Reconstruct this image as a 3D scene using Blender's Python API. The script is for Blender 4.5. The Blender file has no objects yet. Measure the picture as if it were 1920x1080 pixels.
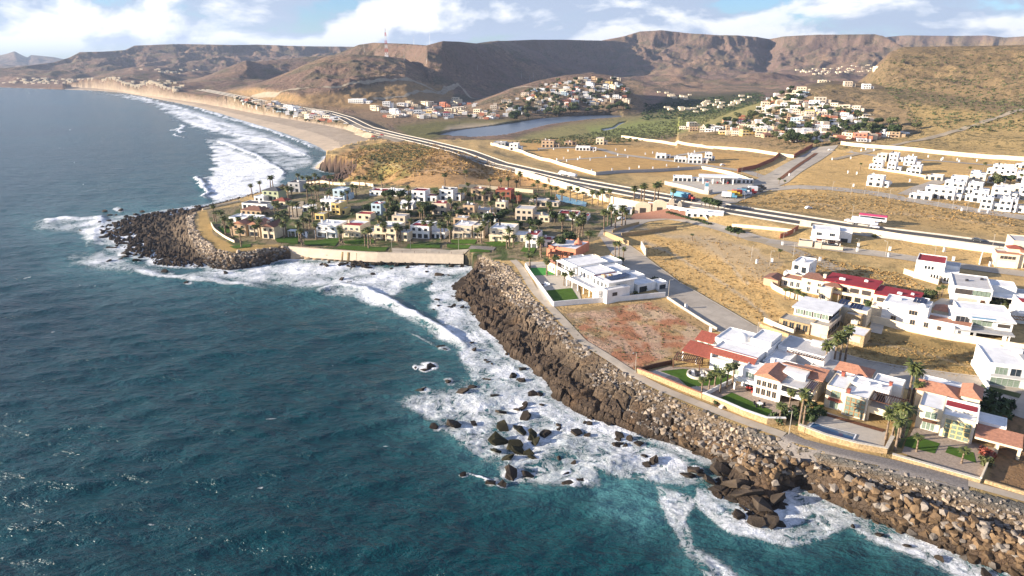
import bpy, bmesh, math, random
import numpy as np
from mathutils import Vector, Matrix
random.seed(7); RNG = np.random.default_rng(11)
S = bpy.context.scene
# ---------------------------------------------------------------- camera, sky, sun, exposure
PITCH = math.radians(18.65); CAMZ = 95.0; F = 1280.0
cam = bpy.data.cameras.new('camera'); cam.lens = 24; cam.sensor_width = 36
cam.clip_start = 1; cam.clip_end = 60000
co = bpy.data.objects.new('camera', cam); S.collection.objects.link(co)
co.location = (0, 0, CAMZ); co.rotation_euler = (math.pi/2 - PITCH, 0, 0)
S.camera = co
SUN_EL = math.radians(14.0); SUN_AZ = math.atan2(-1.0, -0.16)      # direction TO the sun, measured from +Y clockwise
SUNV = Vector((math.sin(SUN_AZ)*math.cos(SUN_EL), math.cos(SUN_AZ)*math.cos(SUN_EL), math.sin(SUN_EL)))
w = bpy.data.worlds.new('World'); S.world = w; w.use_nodes = True
nt = w.node_tree; nt.nodes.clear()
def N(t, typ, **kw):
    n = t.nodes.new(typ)
    for k, v in kw.items():
        if k.startswith('i_'):
            key = k[2:]; key = int(key) if key.isdigit() else key.replace('_', ' ')
            n.inputs[key].default_value = v
        else: setattr(n, k, v)
    return n
def ramp(t, stops, interp='LINEAR'):
    r = t.nodes.new('ShaderNodeValToRGB'); r.color_ramp.interpolation = interp
    e = r.color_ramp.elements
    while len(e) < len(stops): e.new(0.5)
    for el, (p, c) in zip(e, stops):
        el.position = p; el.color = (c[0], c[1], c[2], 1) if hasattr(c, '__len__') else (c, c, c, 1)
    return r
def world():
    t = nt; L = t.links.new
    out = N(t, 'ShaderNodeOutputWorld'); bg = N(t, 'ShaderNodeBackground'); bg.inputs['Strength'].default_value = 0.064
    sky = N(t, 'ShaderNodeTexSky', sky_type='NISHITA', sun_disc=False, sun_elevation=SUN_EL, sun_rotation=SUN_AZ, air_density=1.0, dust_density=0.3, ozone_density=2.0)
    tc = N(t, 'ShaderNodeTexCoord'); sep = N(t, 'ShaderNodeSeparateXYZ'); L(tc.outputs['Generated'], sep.inputs[0])
    mp = N(t, 'ShaderNodeMapping'); mp.inputs['Scale'].default_value = (1, 1, 2.3); mp.inputs['Location'].default_value = (3.1, 1.7, 0.4)
    L(tc.outputs['Generated'], mp.inputs[0])
    n1 = N(t, 'ShaderNodeTexNoise', i_Scale=5.0, i_Detail=9, i_Roughness=0.56, i_Distortion=0.25); L(mp.outputs[0], n1.inputs['Vector'])
    cov = ramp(t, [(0.38, 0), (0.42, 0.8), (0.47, 1)]); L(n1.outputs['Fac'], cov.inputs[0])
    # self shading of the clouds: the same field looked up a little toward the sun
    mp2 = N(t, 'ShaderNodeMapping'); mp2.inputs['Scale'].default_value = (1, 1, 2.3); mp2.inputs['Location'].default_value = (3.1-0.035, 1.7-0.01, 0.4+0.05)
    L(tc.outputs['Generated'], mp2.inputs[0])
    n2 = N(t, 'ShaderNodeTexNoise', i_Scale=5.0, i_Detail=9, i_Roughness=0.56, i_Distortion=0.25); L(mp2.outputs[0], n2.inputs['Vector'])
    df = N(t, 'ShaderNodeMath', operation='SUBTRACT'); L(n1.outputs['Fac'], df.inputs[0]); L(n2.outputs['Fac'], df.inputs[1])
    sh = ramp(t, [(0.0, (3.1, 3.6, 4.7)), (0.45, (4.9, 5.2, 5.9)), (1.0, (7.6, 7.4, 7.1))])
    sc = N(t, 'ShaderNodeMath', operation='MULTIPLY_ADD'); sc.inputs[1].default_value = 11.0; sc.inputs[2].default_value = 0.5
    L(df.outputs[0], sc.inputs[0]); L(sc.outputs[0], sh.inputs[0])
    mx = N(t, 'ShaderNodeMix', data_type='RGBA'); L(cov.outputs[0], mx.inputs[0]); tn = N(t, 'ShaderNodeMix', data_type='RGBA', blend_type='MULTIPLY'); tn.inputs[0].default_value = 1.0; tn.inputs[7].default_value = (0.62, 0.86, 1.32, 1); L(sky.outputs[0], tn.inputs[6]); L(tn.outputs[2], mx.inputs[6]); L(sh.outputs[0], mx.inputs[7])
    # below the horizon: no clouds
    hz = ramp(t, [(0.0, 0), (0.02, 0.9), (0.16, 0.9), (0.34, 0.28)]); L(sep.outputs['Z'], hz.inputs[0])
    cm = N(t, 'ShaderNodeMath', operation='MULTIPLY'); L(cov.outputs[0], cm.inputs[0]); L(hz.outputs[0], cm.inputs[1])
    L(cm.outputs[0], mx.inputs[0])
    L(mx.outputs[2], bg.inputs[0]); L(bg.outputs[0], out.inputs[0])
world()
sl = bpy.data.lights.new('sun', 'SUN'); sl.energy = 5.0; sl.angle = math.radians(0.5); sl.color = (1.0, 0.87, 0.71)
so = bpy.data.objects.new('sun', sl); S.collection.objects.link(so)
so.rotation_euler = SUNV.to_track_quat('Z', 'Y').to_euler()
S.view_settings.view_transform = 'Standard'; S.view_settings.look = 'None'; S.view_settings.gamma = 1
S.view_settings.exposure = 1.4
S.cycles.use_adaptive_sampling = True; S.cycles.max_bounces = 4; S.cycles.diffuse_bounces = 2
S.cycles.glossy_bounces = 2; S.cycles.transmission_bounces = 2; S.cycles.volume_bounces = 0
S.cycles.use_denoising = True
# ---------------------------------------------------------------- pixel rays (1920 x 1080 photo) and noise
cP, sP = math.cos(PITCH), math.sin(PITCH)
def ray(px, py):
    u = (np.asarray(px, float)-960)/F; v = (540-np.asarray(py, float))/F
    return u, cP + v*sP, -sP + v*cP
def at(px, py, z=0.0):
    dx, dy, dz = ray(px, py); t = (z-CAMZ)/dz
    return dx*t, dy*t
def to_px(x, y, z):
    zz = z-CAMZ; d = y*cP - zz*sP; v = y*sP + zz*cP
    return 960+F*x/d, 540-F*v/d
_perm = RNG.permutation(1 << 12)
def _h(i, j, s): return _perm[(_perm[(i+s*131) & 4095]+j) & 4095]
_ga = RNG.random(4096)*2*np.pi; _gx, _gy = np.cos(_ga), np.sin(_ga)
def perlin(x, y, s=0):
    xi = np.floor(x).astype(np.int64); yi = np.floor(y).astype(np.int64); xf = x-xi; yf = y-yi
    u = xf*xf*xf*(xf*(xf*6-15)+10); v = yf*yf*yf*(yf*(yf*6-15)+10)
    def g(a, b):
        k = _h(xi+a, yi+b, s); return _gx[k]*(xf-a)+_gy[k]*(yf-b)
    a = g(0, 0)*(1-u)+g(1, 0)*u; b = g(0, 1)*(1-u)+g(1, 1)*u
    return (a*(1-v)+b*v)*1.5
def fbm(x, y, o=4, s=0, r=0.5):
    t = 0; a = 1; n = 0
    for k in range(o):
        t = t+a*perlin(x*2**k, y*2**k, s+k); n += a; a *= r
    return t/n
def ridged(x, y, o=4, s=0, r=0.5):
    t = 0; a = 1; n = 0
    for k in range(o):
        t = t+a*(1-2*np.abs(perlin(x*2**k, y*2**k, s+k))); n += a; a *= r
    return t/n
def worley(x, y, s=0):
    """distance to the nearest and second nearest cell point, and the cell's random value"""
    xi = np.floor(x).astype(np.int64); yi = np.floor(y).astype(np.int64)
    f1 = np.full(x.shape, 9.0); f2 = f1.copy(); cid = np.zeros(x.shape)
    for a in (-1, 0, 1):
        for b in (-1, 0, 1):
            k = _h(xi+a, yi+b, s); cx = xi+a+0.5+0.42*_gx[k]; cy = yi+b+0.5+0.42*_gy[k]
            d = np.hypot(cx-x, cy-y); m = d < f1
            f2 = np.where(m, f1, np.minimum(f2, d)); cid = np.where(m, k/4096.0, cid); f1 = np.where(m, d, f1)
    return f1, f2, cid
def sstep(a, b, x):
    t = np.clip((x-a)/(b-a), 0, 1); return t*t*(3-2*t)
def inpoly(x, y, P):
    P = np.asarray(P, float); c = np.zeros(np.shape(x), bool); n = len(P)
    for i in range(n):
        x1, y1 = P[i]; x2, y2 = P[(i+1) % n]
        if y1 == y2: continue
        c ^= ((y1 > y) != (y2 > y)) & (x < (x2-x1)*(y-y1)/(y2-y1)+x1)
    return c
def dline(x, y, P, closed=False, par=False):
    P = np.asarray(P, float); d = np.full(np.shape(x), 1e12); q = np.zeros(np.shape(x))
    n = len(P)
    for i in range(n if closed else n-1):
        a = P[i]; b = P[(i+1) % n]; e = b-a; L2 = max(e@e, 1e-9)
        t = np.clip(((x-a[0])*e[0]+(y-a[1])*e[1])/L2, 0, 1)
        dd = (x-a[0]-t*e[0])**2+(y-a[1]-t*e[1])**2
        if par: q = np.where(dd < d, i+t, q)
        d = np.minimum(d, dd)
    d = np.sqrt(d)
    return (d, q) if par else d
# ---------------------------------------------------------------- the shape of the land
W_PX = [(2600,1420),(2150,1170),(1950,1100),(1840,1062),(1760,1030),(1690,1000),(1600,962),(1540,935),(1500,912),(1470,925),(1462,985),(1400,985),(1385,955),(1335,930),(1330,905),(1370,885),(1330,862),(1270,838),(1220,826),(1190,815),(1150,800),(1110,790),(1060,768),(1030,745),(1015,715),(985,690),(945,665),(920,632),(895,612),(880,590),(870,570),(850,558),(846,535),(868,518),(890,510),(885,498),(860,494),(800,494),(740,493),(690,492),(640,490),(600,487),(560,486),(525,488),(505,496),(470,502),(430,508),(395,502),(340,500),(290,496),(270,478),(235,470),(215,455),(188,438),(200,420),(250,405),(320,392),(390,384),(430,376),(470,372),(490,360),(520,352),(560,345),(600,338),(645,334),(640,326),(610,322),(588,315),(600,304),(608,296),(615,288),
 (600,280),(570,266),(530,252),(490,239),(450,226),(410,213),(370,202),(330,193),(300,187),(265,180),(230,174),(180,170),(120,168),(50,166),(0,164),(-120,160),(-400,155),(-900,150)]
T_PX = [(2600,1180),(2150,1030),(1920,944),(1815,918),(1740,897),(1657,877),(1570,858),(1500,838),(1468,824),(1420,810),(1370,792),(1310,768),(1250,742),(1212,724),(1172,698),(1142,680),(1102,655),(1082,641),(1056,615),(1030,590),(1003,562),(986,535),(958,496),(935,486),(905,484),(870,486),(800,484),(740,482),(680,478),(620,470),(560,464),(530,462),(480,470),(430,474),(405,468),(385,450),(368,432),(362,412),(370,398),(400,388),(440,378),(480,368),(520,358),(560,348),(600,342),(650,336),(672,328),(668,312),(640,306),(612,302),(612,292),(650,276),(690,262),
 (700,262),(660,244),(600,232),(540,222),(480,212),(430,202),(380,193),(340,187),(300,181),(265,176),(230,170),(180,165),(120,162),(50,160),(0,158),(-120,154),(-400,149),(-900,144)]
far = [(-9000, 9000), (-9000, 40000), (40000, 40000), (40000, -3000), (700, -300)]
def px2w(L, z=0.0):
    return np.array([[float(c) for c in at(p[0], p[1], p[2] if len(p) > 2 else z)] for p in L])
W_W = px2w(W_PX, 0.0); T_W = px2w(T_PX, 8.0)
for i, (a, b) in enumerate(T_PX):          # beach: the top line lies low
    if i >= T_PX.index((700,262)): T_W[i] = at(a, b, 3.0)
for i, (a, b) in enumerate(T_PX):
    if b > 340 and a < 548: T_W[i] = at(a, b, 5.0)
    elif b > 440 and a < 925: T_W[i] = at(a, b, 4.6)
W_POLY = np.vstack([W_W, far]); T_POLY = np.vstack([T_W, far])
CTRL = [(1100,640,8),(1300,520,9),(1500,500,10),(1700,700,8),(1900,850,8),(1800,450,12),(1500,440,11),(1200,400,9),(700,420,8),(450,440,5),(400,420,5),(500,390,5.5),(520,455,5.2),(600,462,4.6),(680,470,4.6),(750,472,4.6),(850,474,4.8),(900,474,6.5),(900,430,8),(600,380,8),
 (1300,800,8),(1000,400,8.5),(760,300,21),(700,295,19),(650,300,13),(840,285,21),(850,310,19),(930,330,13),(700,335,9),(620,345,7),(720,265,9),(790,262,9),(900,300,12),(1030,345,11),(1100,320,11),(1000,290,8),(1300,300,10),(1200,265,5),
 (1550,330,14),(1800,300,17),(1850,400,14),(1400,330,11),(1000,245,1.2),(1150,240,1.2),(900,240,1.2),(1300,220,1.5),(1050,225,1.2),(800,238,3),(700,248,4),(640,240,4),(600,220,7),(500,200,12),(450,180,20),(350,170,18),
 (250,160,22),(100,155,20),(0,152,18),(-300,148,18),(750,205,10),(900,215,5),(1250,200,4),(1500,180,14),(1400,150,22),(1700,200,28),(1900,220,26),(1920,300,17),(2200,400,14),(2200,700,9)]
CW = np.array([list(map(float, at(a, b, c)))+[c] for a, b, c in CTRL])
def lp(x, y):
    r = np.hypot(x, y); return np.arctan2(x, y)*1.6, np.log(np.maximum(r, 1))
CU, CV = lp(CW[:, 0], CW[:, 1])
def plateau(x, y):
    u, v = lp(x, y); n = 0; d = 0
    for k in range(len(CW)):
        q = 1/((u-CU[k])**2+(v-CV[k])**2+0.0006)**1.7; n = n+q*CW[k, 2]; d = d+q
    return n/d
HWY_PX = [(378,168,22),(410,174,22),(480,188,18),(560,203,14),(610,210,12),(650,222,10),(685,240,9),(740,254,9),(790,265,9),(870,285,12),(930,308,13),(1000,324,13),(1060,338,13),(1200,364,13.5),(1290,380,13.5),(1400,398,13.5),(1500,414,13.5),(1600,430,13.5),(1760,450,13.5),(1880,466,13.5),(2000,482,13.5),(2300,520,13.5)]
HWY = px2w(HWY_PX); HWZ = np.array([p[2] for p in HWY_PX], float)
LAG_PX = [(800,262),(820,271),(850,270),(885,266),(920,259),(960,251),(1000,241),(1030,234),(1070,228),(1110,224),(1165,221),(1165,215),(1110,216),(1060,218),(1015,222),(975,228),(930,235),(880,241),(845,246),(815,255)]
CRK_PX = [(1128,242),(1150,238),(1162,230),(1176,228),(1160,235),(1152,241),(1132,246)]
LAG = px2w(LAG_PX, 0.4); CRK = px2w(CRK_PX, 0.8)
def RG(shape, back, *rows):
    k = []
    for px, py, dc, df in rows:
        dx, dy, dz = ray(px, py); az = math.atan2(dx, dy)
        k.append((az, CAMZ+dc*dz/math.hypot(dx, dy), dc, df))
    k.sort(); return shape, back, np.array(k)
RIDGES = [
 RG('hill', 3000, (-300,110,9000,7500),(0,104,9000,7500),(15,100,9000,7500),(27,96,9000,7500),(40,103,9000,7500),(52,108,9000,7500),(58,103,9000,7500),(100,107,9000,7500),(125,112,9000,7500),(300,108,9000,7500),(500,116,9000,7500)),
 RG('mesa', 1500, (-200,124,3600,3000),(20,128,3600,3000),(60,122,3700,3100),(100,117,3900,3100),(130,108,4000,3150),(150,98,4100,3150),(195,97,4100,3050),(235,94,4200,3200),(252,86,4300,3250),(340,83,4300,3200),(440,85,4300,3200),(480,84,4400,3300),(560,87,4400,3300),(660,88,4400,3400),(720,92,4400,3500),(800,100,4400,3500)),
 RG('hill', 800, (150,152,2700,2400),(200,140,2800,2450),(250,132,2800,2500),(300,136,2800,2500),(330,150,2700,2500)),
 RG('hill', 900, (330,166,2150,2000),(365,152,2250,1950),(400,138,2350,1950),(440,121,2420,1980),(462,113,2450,2050),(475,116,2520,2100),(540,110,2600,2200),(620,103,2700,2250),(700,100,2700,2300),(760,104,2700,2300)),
 RG('hill', 700, (415,182,1500,1400),(440,172,1560,1350),(500,152,1620,1250),(545,133,1660,1200),(580,117,1690,1180),(610,107,1700,1180),(660,102,1700,1180),(720,105,1720,1180),(760,110,1740,1200),(790,128,1760,1230),(820,155,1780,1300),(850,172,1700,1400)),
 RG('hill', 900, (600,112,2150,1800),(640,98,2200,1800),(672,84,2200,1800),(700,80,2200,1780),(760,82,2000,1650),(800,85,1800,1520),(830,77,1850,1520),(862,78,2000,1560),(900,82,2250,1620),(935,76,2550,1700),(960,80,2750,1780),(1000,92,2900,1850),(1060,112,3100,2100),(1120,132,3200,2600)),
 RG('mesa', 1500, (860,86,2500,2150),(920,78,2650,2300),(1000,75,2900,2450),(1060,75,3100,2620),(1150,77,3450,2950),(1190,82,3550,3050),(1260,110,3600,3150)),
 RG('mesa', 2500, (1080,92,3500,2900),(1130,76,3600,2900),(1165,70,3650,2800),(1200,60,3700,2850),(1240,58,3700,2900),(1300,64,3700,2900),(1345,67,3700,2900),(1380,67,3720,2950),(1420,70,3750,3000),(1442,74,3950,3050),(1470,69,3750,3000),(1530,66,3700,3000),(1640,65,3700,2950),(1655,68,3650,2950),(1690,86,3500,3000),(1720,110,3400,3100),(1760,128,3400,3200)),
 RG('mesa', 2500, (1600,84,5200,4300),(1655,71,5200,4300),(1690,67,5200,4300),(1800,68,5200,4300),(1850,67,5200,4300),(1885,71,5200,4300),(1920,69,5200,4300),(2200,70,5200,4300)),
 RG('hill', 900, (1590,170,1350,1150),(1625,142,1400,1100),(1645,120,1430,1050),(1668,98,1450,980),(1695,88,1480,940),(1760,87,1500,900),(1850,86,1480,860),(1920,84,1450,830),(2200,80,1400,800)),
 RG('hill', 420, (855,208,1300,1230),(900,192,1320,1180),(960,166,1400,1170),(1010,151,1450,1180),(1060,141,1480,1190),(1110,137,1500,1200),(1150,142,1490,1200),(1172,160,1440,1200),(1190,180,1400,1210),(1215,208,1330,1240)),
 RG('hill', 500, (1270,262,780,730),(1310,245,850,720),(1370,218,950,700),(1420,198,1020,690),(1470,172,1080,690),(1520,157,1140,690),(1560,152,1180,690),(1620,156,1200,690),(1700,165,1150,690),(1920,190,1000,640),(2200,200,980,600)),
]
def hnoise(u): return np.interp(u, np.linspace(0, 1, 2), [0, 1])
def height(x, y, full=False, detail=True):
    x = np.asarray(x, float); y = np.asarray(y, float); shp = x.shape; x = x.ravel(); y = y.ravel()
    r = np.hypot(x, y); az = np.arctan2(x, y)
    P = plateau(x, y)
    # rolling, gullied country beyond the towns
    fw = sstep(1500, 2300, r)
    roll = np.maximum(fbm(x/420+3, y/420, 5, 20), -0.12)*60*fw + ridged(x/190, y/190, 4, 30)*9*fw
    hx = np.exp(-(((x+185)/150)**2+((y-700)/190)**2))
    Z = P + np.where(r > 1400, roll, 0) + hx*(ridged(x/34, y/28, 4, 77)-0.4)*3.2 + np.where((r > 250) & (r < 1400), fbm(x/30, y/30, 3, 79)*0.35, 0)
    rid = np.zeros_like(x)
    wob = fbm(x/260, y/260, 3, 40)
    gul = ridged(x/165+0.9*wob, y/150+0.5*wob, 5, 50); gul2 = ridged(x/46+1.2*wob, y/52, 4, 57)
    for shape, back, K in RIDGES:
        zc = np.interp(az, K[:, 0], K[:, 1], left=-500, right=-500)
        dc = np.interp(az, K[:, 0], K[:, 2]); df = np.interp(az, K[:, 0], K[:, 3])
        dfw = df + wob*0.25*(dc-df)
        t = (r-dfw)/np.maximum(dc-dfw, 1); tc = np.clip(t, 0, 1)
        if shape == 'mesa':
            tt = np.clip(tc + 0.07*gul*(tc < 0.98), 0, 1)
            pr = 0.72*(tt/0.84)**1.35*(tt < 0.84) + (tt >= 0.84)*(0.72+0.28*sstep(0.84, 0.93, tt))
        else:
            pr = 0.45*tc + 0.55*sstep(0, 1, tc)
        Z0 = np.minimum(P, zc)
        bk = 1-sstep(0, 1, (r-dc)/back)
        zz = Z0+(zc-Z0)*pr*np.where(t > 1, bk, 1)
        mid = 4*pr*(1-pr)
        amp = np.clip((zc-Z0), 0, 120)
        zz = zz+(gul-0.35)*0.15*amp*mid + (gul2-0.3)*0.06*amp*np.sqrt(np.clip(mid, 0, 1))
        zz = np.where((t > 0) & (zc > P), zz, -100)
        m = zz > Z; rid = np.where(m, np.clip(amp/60, 0, 1)*np.clip(mid+0.3*(t < 1), 0, 1), rid)
        k = 3.0; Z = np.where(np.abs(zz-Z) < k, np.maximum(zz, Z)+(k-np.abs(zz-Z))**2/(4*k), np.maximum(zz, Z))
    # everything below lies within 3.6 km of the camera
    sub = np.nonzero(r < 3600)[0]; Zall = Z; xa, ya, ra = x, y, r
    info = {}
    if len(sub):
        x, y, r = xa[sub], ya[sub], ra[sub]; Z = Zall[sub]
        # highway bed
        near = r < 3200
        dh, q = dline(x, y, HWY, par=True); hz = np.interp(q, np.arange(len(HWZ)), HWZ)
        wt = 1-sstep(13, 34, dh)
        Z = Z*(1-wt)+(hz-0.0)*wt
        # valley cut for the estuary
        il = (inpoly(x, y, LAG) | inpoly(x, y, CRK)) & (Z < 7)
        Z = np.where(il, np.minimum(Z, -0.6), Z)
        # coast
        dW = dline(x, y, W_W); iW = inpoly(x, y, W_POLY); iT = inpoly(x, y, T_POLY); dT = dline(x, y, T_W)
        s = dW/(dW+dT+1e-6)
        px, py = to_px(x, y, np.minimum(Z, 12.0))
        beach = (py < 292) & (px < 760) & (px > 120)
        band = iW & ~iT & ~beach
        # default slope, and the double riprap ridge of the lower right
        prof = np.interp(s, [0, 0.12, 0.5, 0.85, 1], [-0.3, 0.16, 0.45, 0.82, 1])
        prof2 = np.interp(s, [0, 0.1, 0.32, 0.42, 0.56, 0.80, 0.9, 1], [-0.25, 0.2, 0.66, 0.68, 0.36, 0.74, 0.93, 1])
        w2 = sstep(1290, 1480, px)*(py > 700)
        prof = prof*(1-w2)+prof2*w2
        shoal = sstep(470, 380, px)*(py > 340)                      # low wave-cut shelf at the point
        ps = np.interp(s, [0, 0.5, 0.72, 0.86, 1], [-0.02, 0.07, 0.15, 0.65, 1]); prof = prof*(1-shoal)+ps*shoal
        cove = sstep(535, 555, px)*sstep(885, 865, px)*(py > 440)*(py < 520); prof = prof*(1-cove)+np.interp(s, [0, 0.3, 0.88, 1], [-0.02, 0.28, 0.52, 1])*cove
        outc = sstep(9, 13, dT)*(px > 1275)*(px < 1515)*(py > 790); prof = prof*(1-0.5*outc)
        Zb = Z*prof
        rock = np.zeros_like(x); rn = np.zeros_like(x)
        if detail:
            nb = r < 1100
            idx = np.nonzero(band & nb)[0]
            if len(idx):
                xx, yy = x[idx], y[idx]
                w1 = fbm(xx/16, yy/16, 2, 71)*6
                f1, f2, cid = worley((xx*0.64+yy*0.77+w1)/3.4, (xx*0.77-yy*0.64+0.5*w1)/6.5, 5)
                g1, g2, cid2 = worley(xx/2.3, yy/1.9, 6)
                blk = sstep(0.0, 0.22, f2-f1)*(0.35+1.3*cid) + 0.35*sstep(0, 0.25, g2-g1)*(0.3+cid2)
                big = ridged(xx/34, yy/24, 3, 80)
                a = 1.0*np.clip(1-w2[idx]*0.9*(1-outc[idx]), 0, 1)*(1-0.35*shoal[idx])
                edge = np.clip(np.minimum(dT[idx], 6)/6, 0, 1)
                Zb[idx] += ((blk-0.75)*1.35+big*0.45)*a*edge*(1-0.85*cove[idx])
                rn[idx] = sstep(0.0, 0.16, f2-f1)
        Zb = np.where(outc > 0, Zb*(1-0.5*outc), Zb)
        Z = np.where(band, Zb, Z)
        Z = np.where(beach & iW & ~iT, -0.2+np.minimum(dW/np.maximum(dW+dT, 1), 1)*3.2, Z)
        Z = np.where(~iW, -np.minimum(0.3+dW*0.12, 6), Z)
        Zall[sub] = Z
        if full:
            for k, v, dflt in (('band',band,False),('s',s,1.0),('w2',w2,0.0),('shoal',shoal,0.0),('beach',beach & iW & ~iT,False),('iW',iW,True),('iT',iT,True),('dW',dW,999.0),('dT',dT,999.0),('rn',rn,0.0),('dh',dh,999.0),('lag',il,False)):
                q = np.full(xa.shape, dflt); q[sub] = v; info[k] = q
    Z = Zall; x, y, r = xa, ya, ra
    Z = Z.reshape(shp)
    if full: info.update(rid=rid, P=P, gul=gul, r=r, az=az); return Z, info
    return Z
_tt = np.exp(np.linspace(math.log(90), math.log(12000), 700))
def G(px, py):
    """the point of the land seen at a photo pixel"""
    dx, dy, dz = [float(v) for v in ray(px, py)]; hl = math.hypot(dx, dy)
    t = _tt/hl; zz = CAMZ+dz*t; hh = np.maximum(height(dx*t, dy*t, detail=False), 0)
    k = np.nonzero(zz <= hh)[0]
    if not len(k): k = [len(t)-1]
    i = max(int(k[0]), 1); a, b = t[i-1], t[i]
    ts = np.linspace(a, b, 24); zz = CAMZ+dz*ts; hh = np.maximum(height(dx*ts, dy*ts, detail=False), 0)
    k2 = np.nonzero(zz <= hh)[0]; j = int(k2[0]) if len(k2) else 23
    return dx*ts[j], dy*ts[j], float(hh[j])
# ---------------------------------------------------------------- mesh and tagging helpers
C = S.collection
def mesh_from(name, V, Fc, smooth=False):
    """V (n,3), Fc (m,4) or (m,3)"""
    me = bpy.data.meshes.new(name); V = np.asarray(V, np.float32); Fc = np.asarray(Fc, np.int32)
    k = Fc.shape[1]; me.vertices.add(len(V)); me.vertices.foreach_set('co', V.ravel())
    me.loops.add(Fc.size); me.loops.foreach_set('vertex_index', Fc.ravel())
    me.polygons.add(len(Fc)); me.polygons.foreach_set('loop_start', np.arange(0, Fc.size, k, dtype=np.int32))
    me.polygons.foreach_set('loop_total', np.full(len(Fc), k, np.int32))
    me.polygons.foreach_set('use_smooth', np.full(len(Fc), smooth, bool))
    me.update(); return me
def grid_faces(nr, nc):
    i = np.arange(nr*nc).reshape(nr, nc)
    return np.stack([i[:-1, :-1], i[:-1, 1:], i[1:, 1:], i[1:, :-1]], -1).reshape(-1, 4)
def cattr(me, name, col):
    a = me.color_attributes.new(name, 'FLOAT_COLOR', 'POINT'); c = np.ones((len(me.vertices), 4), np.float32); c[:, :3] = col
    a.data.foreach_set('color', c.ravel())
def link(name, me, mat=None, parent=None, **props):
    o = bpy.data.objects.new(name, me); C.objects.link(o)
    if mat is not None and len(me.materials) == 0: me.materials.append(mat)
    if parent: o.parent = parent
    for k, v in props.items(): o[k] = v
    return o
def thing(name, loc, rz, label, cat, group=None):
    o = bpy.data.objects.new(name, None); C.objects.link(o); o.location = loc; o.rotation_euler = (0, 0, rz)
    o.empty_display_size = 0.5; o['label'] = label; o['category'] = cat
    if group: o['group'] = group
    return o
def copy_thing(root, loc, rz=0.0, sc=None, label=None, group=None):
    r = root.copy(); C.objects.link(r); r.location = loc; r.rotation_euler = (0, 0, rz)
    if sc is not None: r.scale = (sc, sc, sc) if not hasattr(sc, '__len__') else sc
    if label: r['label'] = label
    if group: r['group'] = group
    for ch in root.children:
        c = ch.copy(); C.objects.link(c); c.parent = r
        for g in ch.children:
            d = g.copy(); C.objects.link(d); d.parent = c
    return r

def new_mat(name):
    m = bpy.data.materials.new(name); m.use_nodes = True; t = m.node_tree; t.nodes.clear()
    o = N(t, 'ShaderNodeOutputMaterial'); b = N(t, 'ShaderNodeBsdfPrincipled'); t.links.new(b.outputs[0], o.inputs[0])
    return m, t, b
def simple(name, col, rough=0.8, var=0.12, scale=1.5, spec=0.3, metal=0.0, bump=0.0):
    m, t, b = new_mat(name); L = t.links.new
    b.inputs['Roughness'].default_value = rough; b.inputs['Specular IOR Level'].default_value = spec; b.inputs['Metallic'].default_value = metal
    tc = N(t, 'ShaderNodeTexCoord'); n = N(t, 'ShaderNodeTexNoise', i_Scale=scale, i_Detail=5, i_Roughness=0.65); L(tc.outputs['Object'], n.inputs['Vector'])
    r = ramp(t, [(0.3, [c*(1-var) for c in col]), (0.7, [min(c*(1+var), 1) for c in col])]); L(n.outputs['Fac'], r.inputs[0]); L(r.outputs[0], b.inputs['Base Color'])
    if bump:
        bp = N(t, 'ShaderNodeBump', i_Strength=bump, i_Distance=0.2); L(n.outputs['Fac'], bp.inputs['Height']); L(bp.outputs[0], b.inputs['Normal'])
    return m
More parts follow.
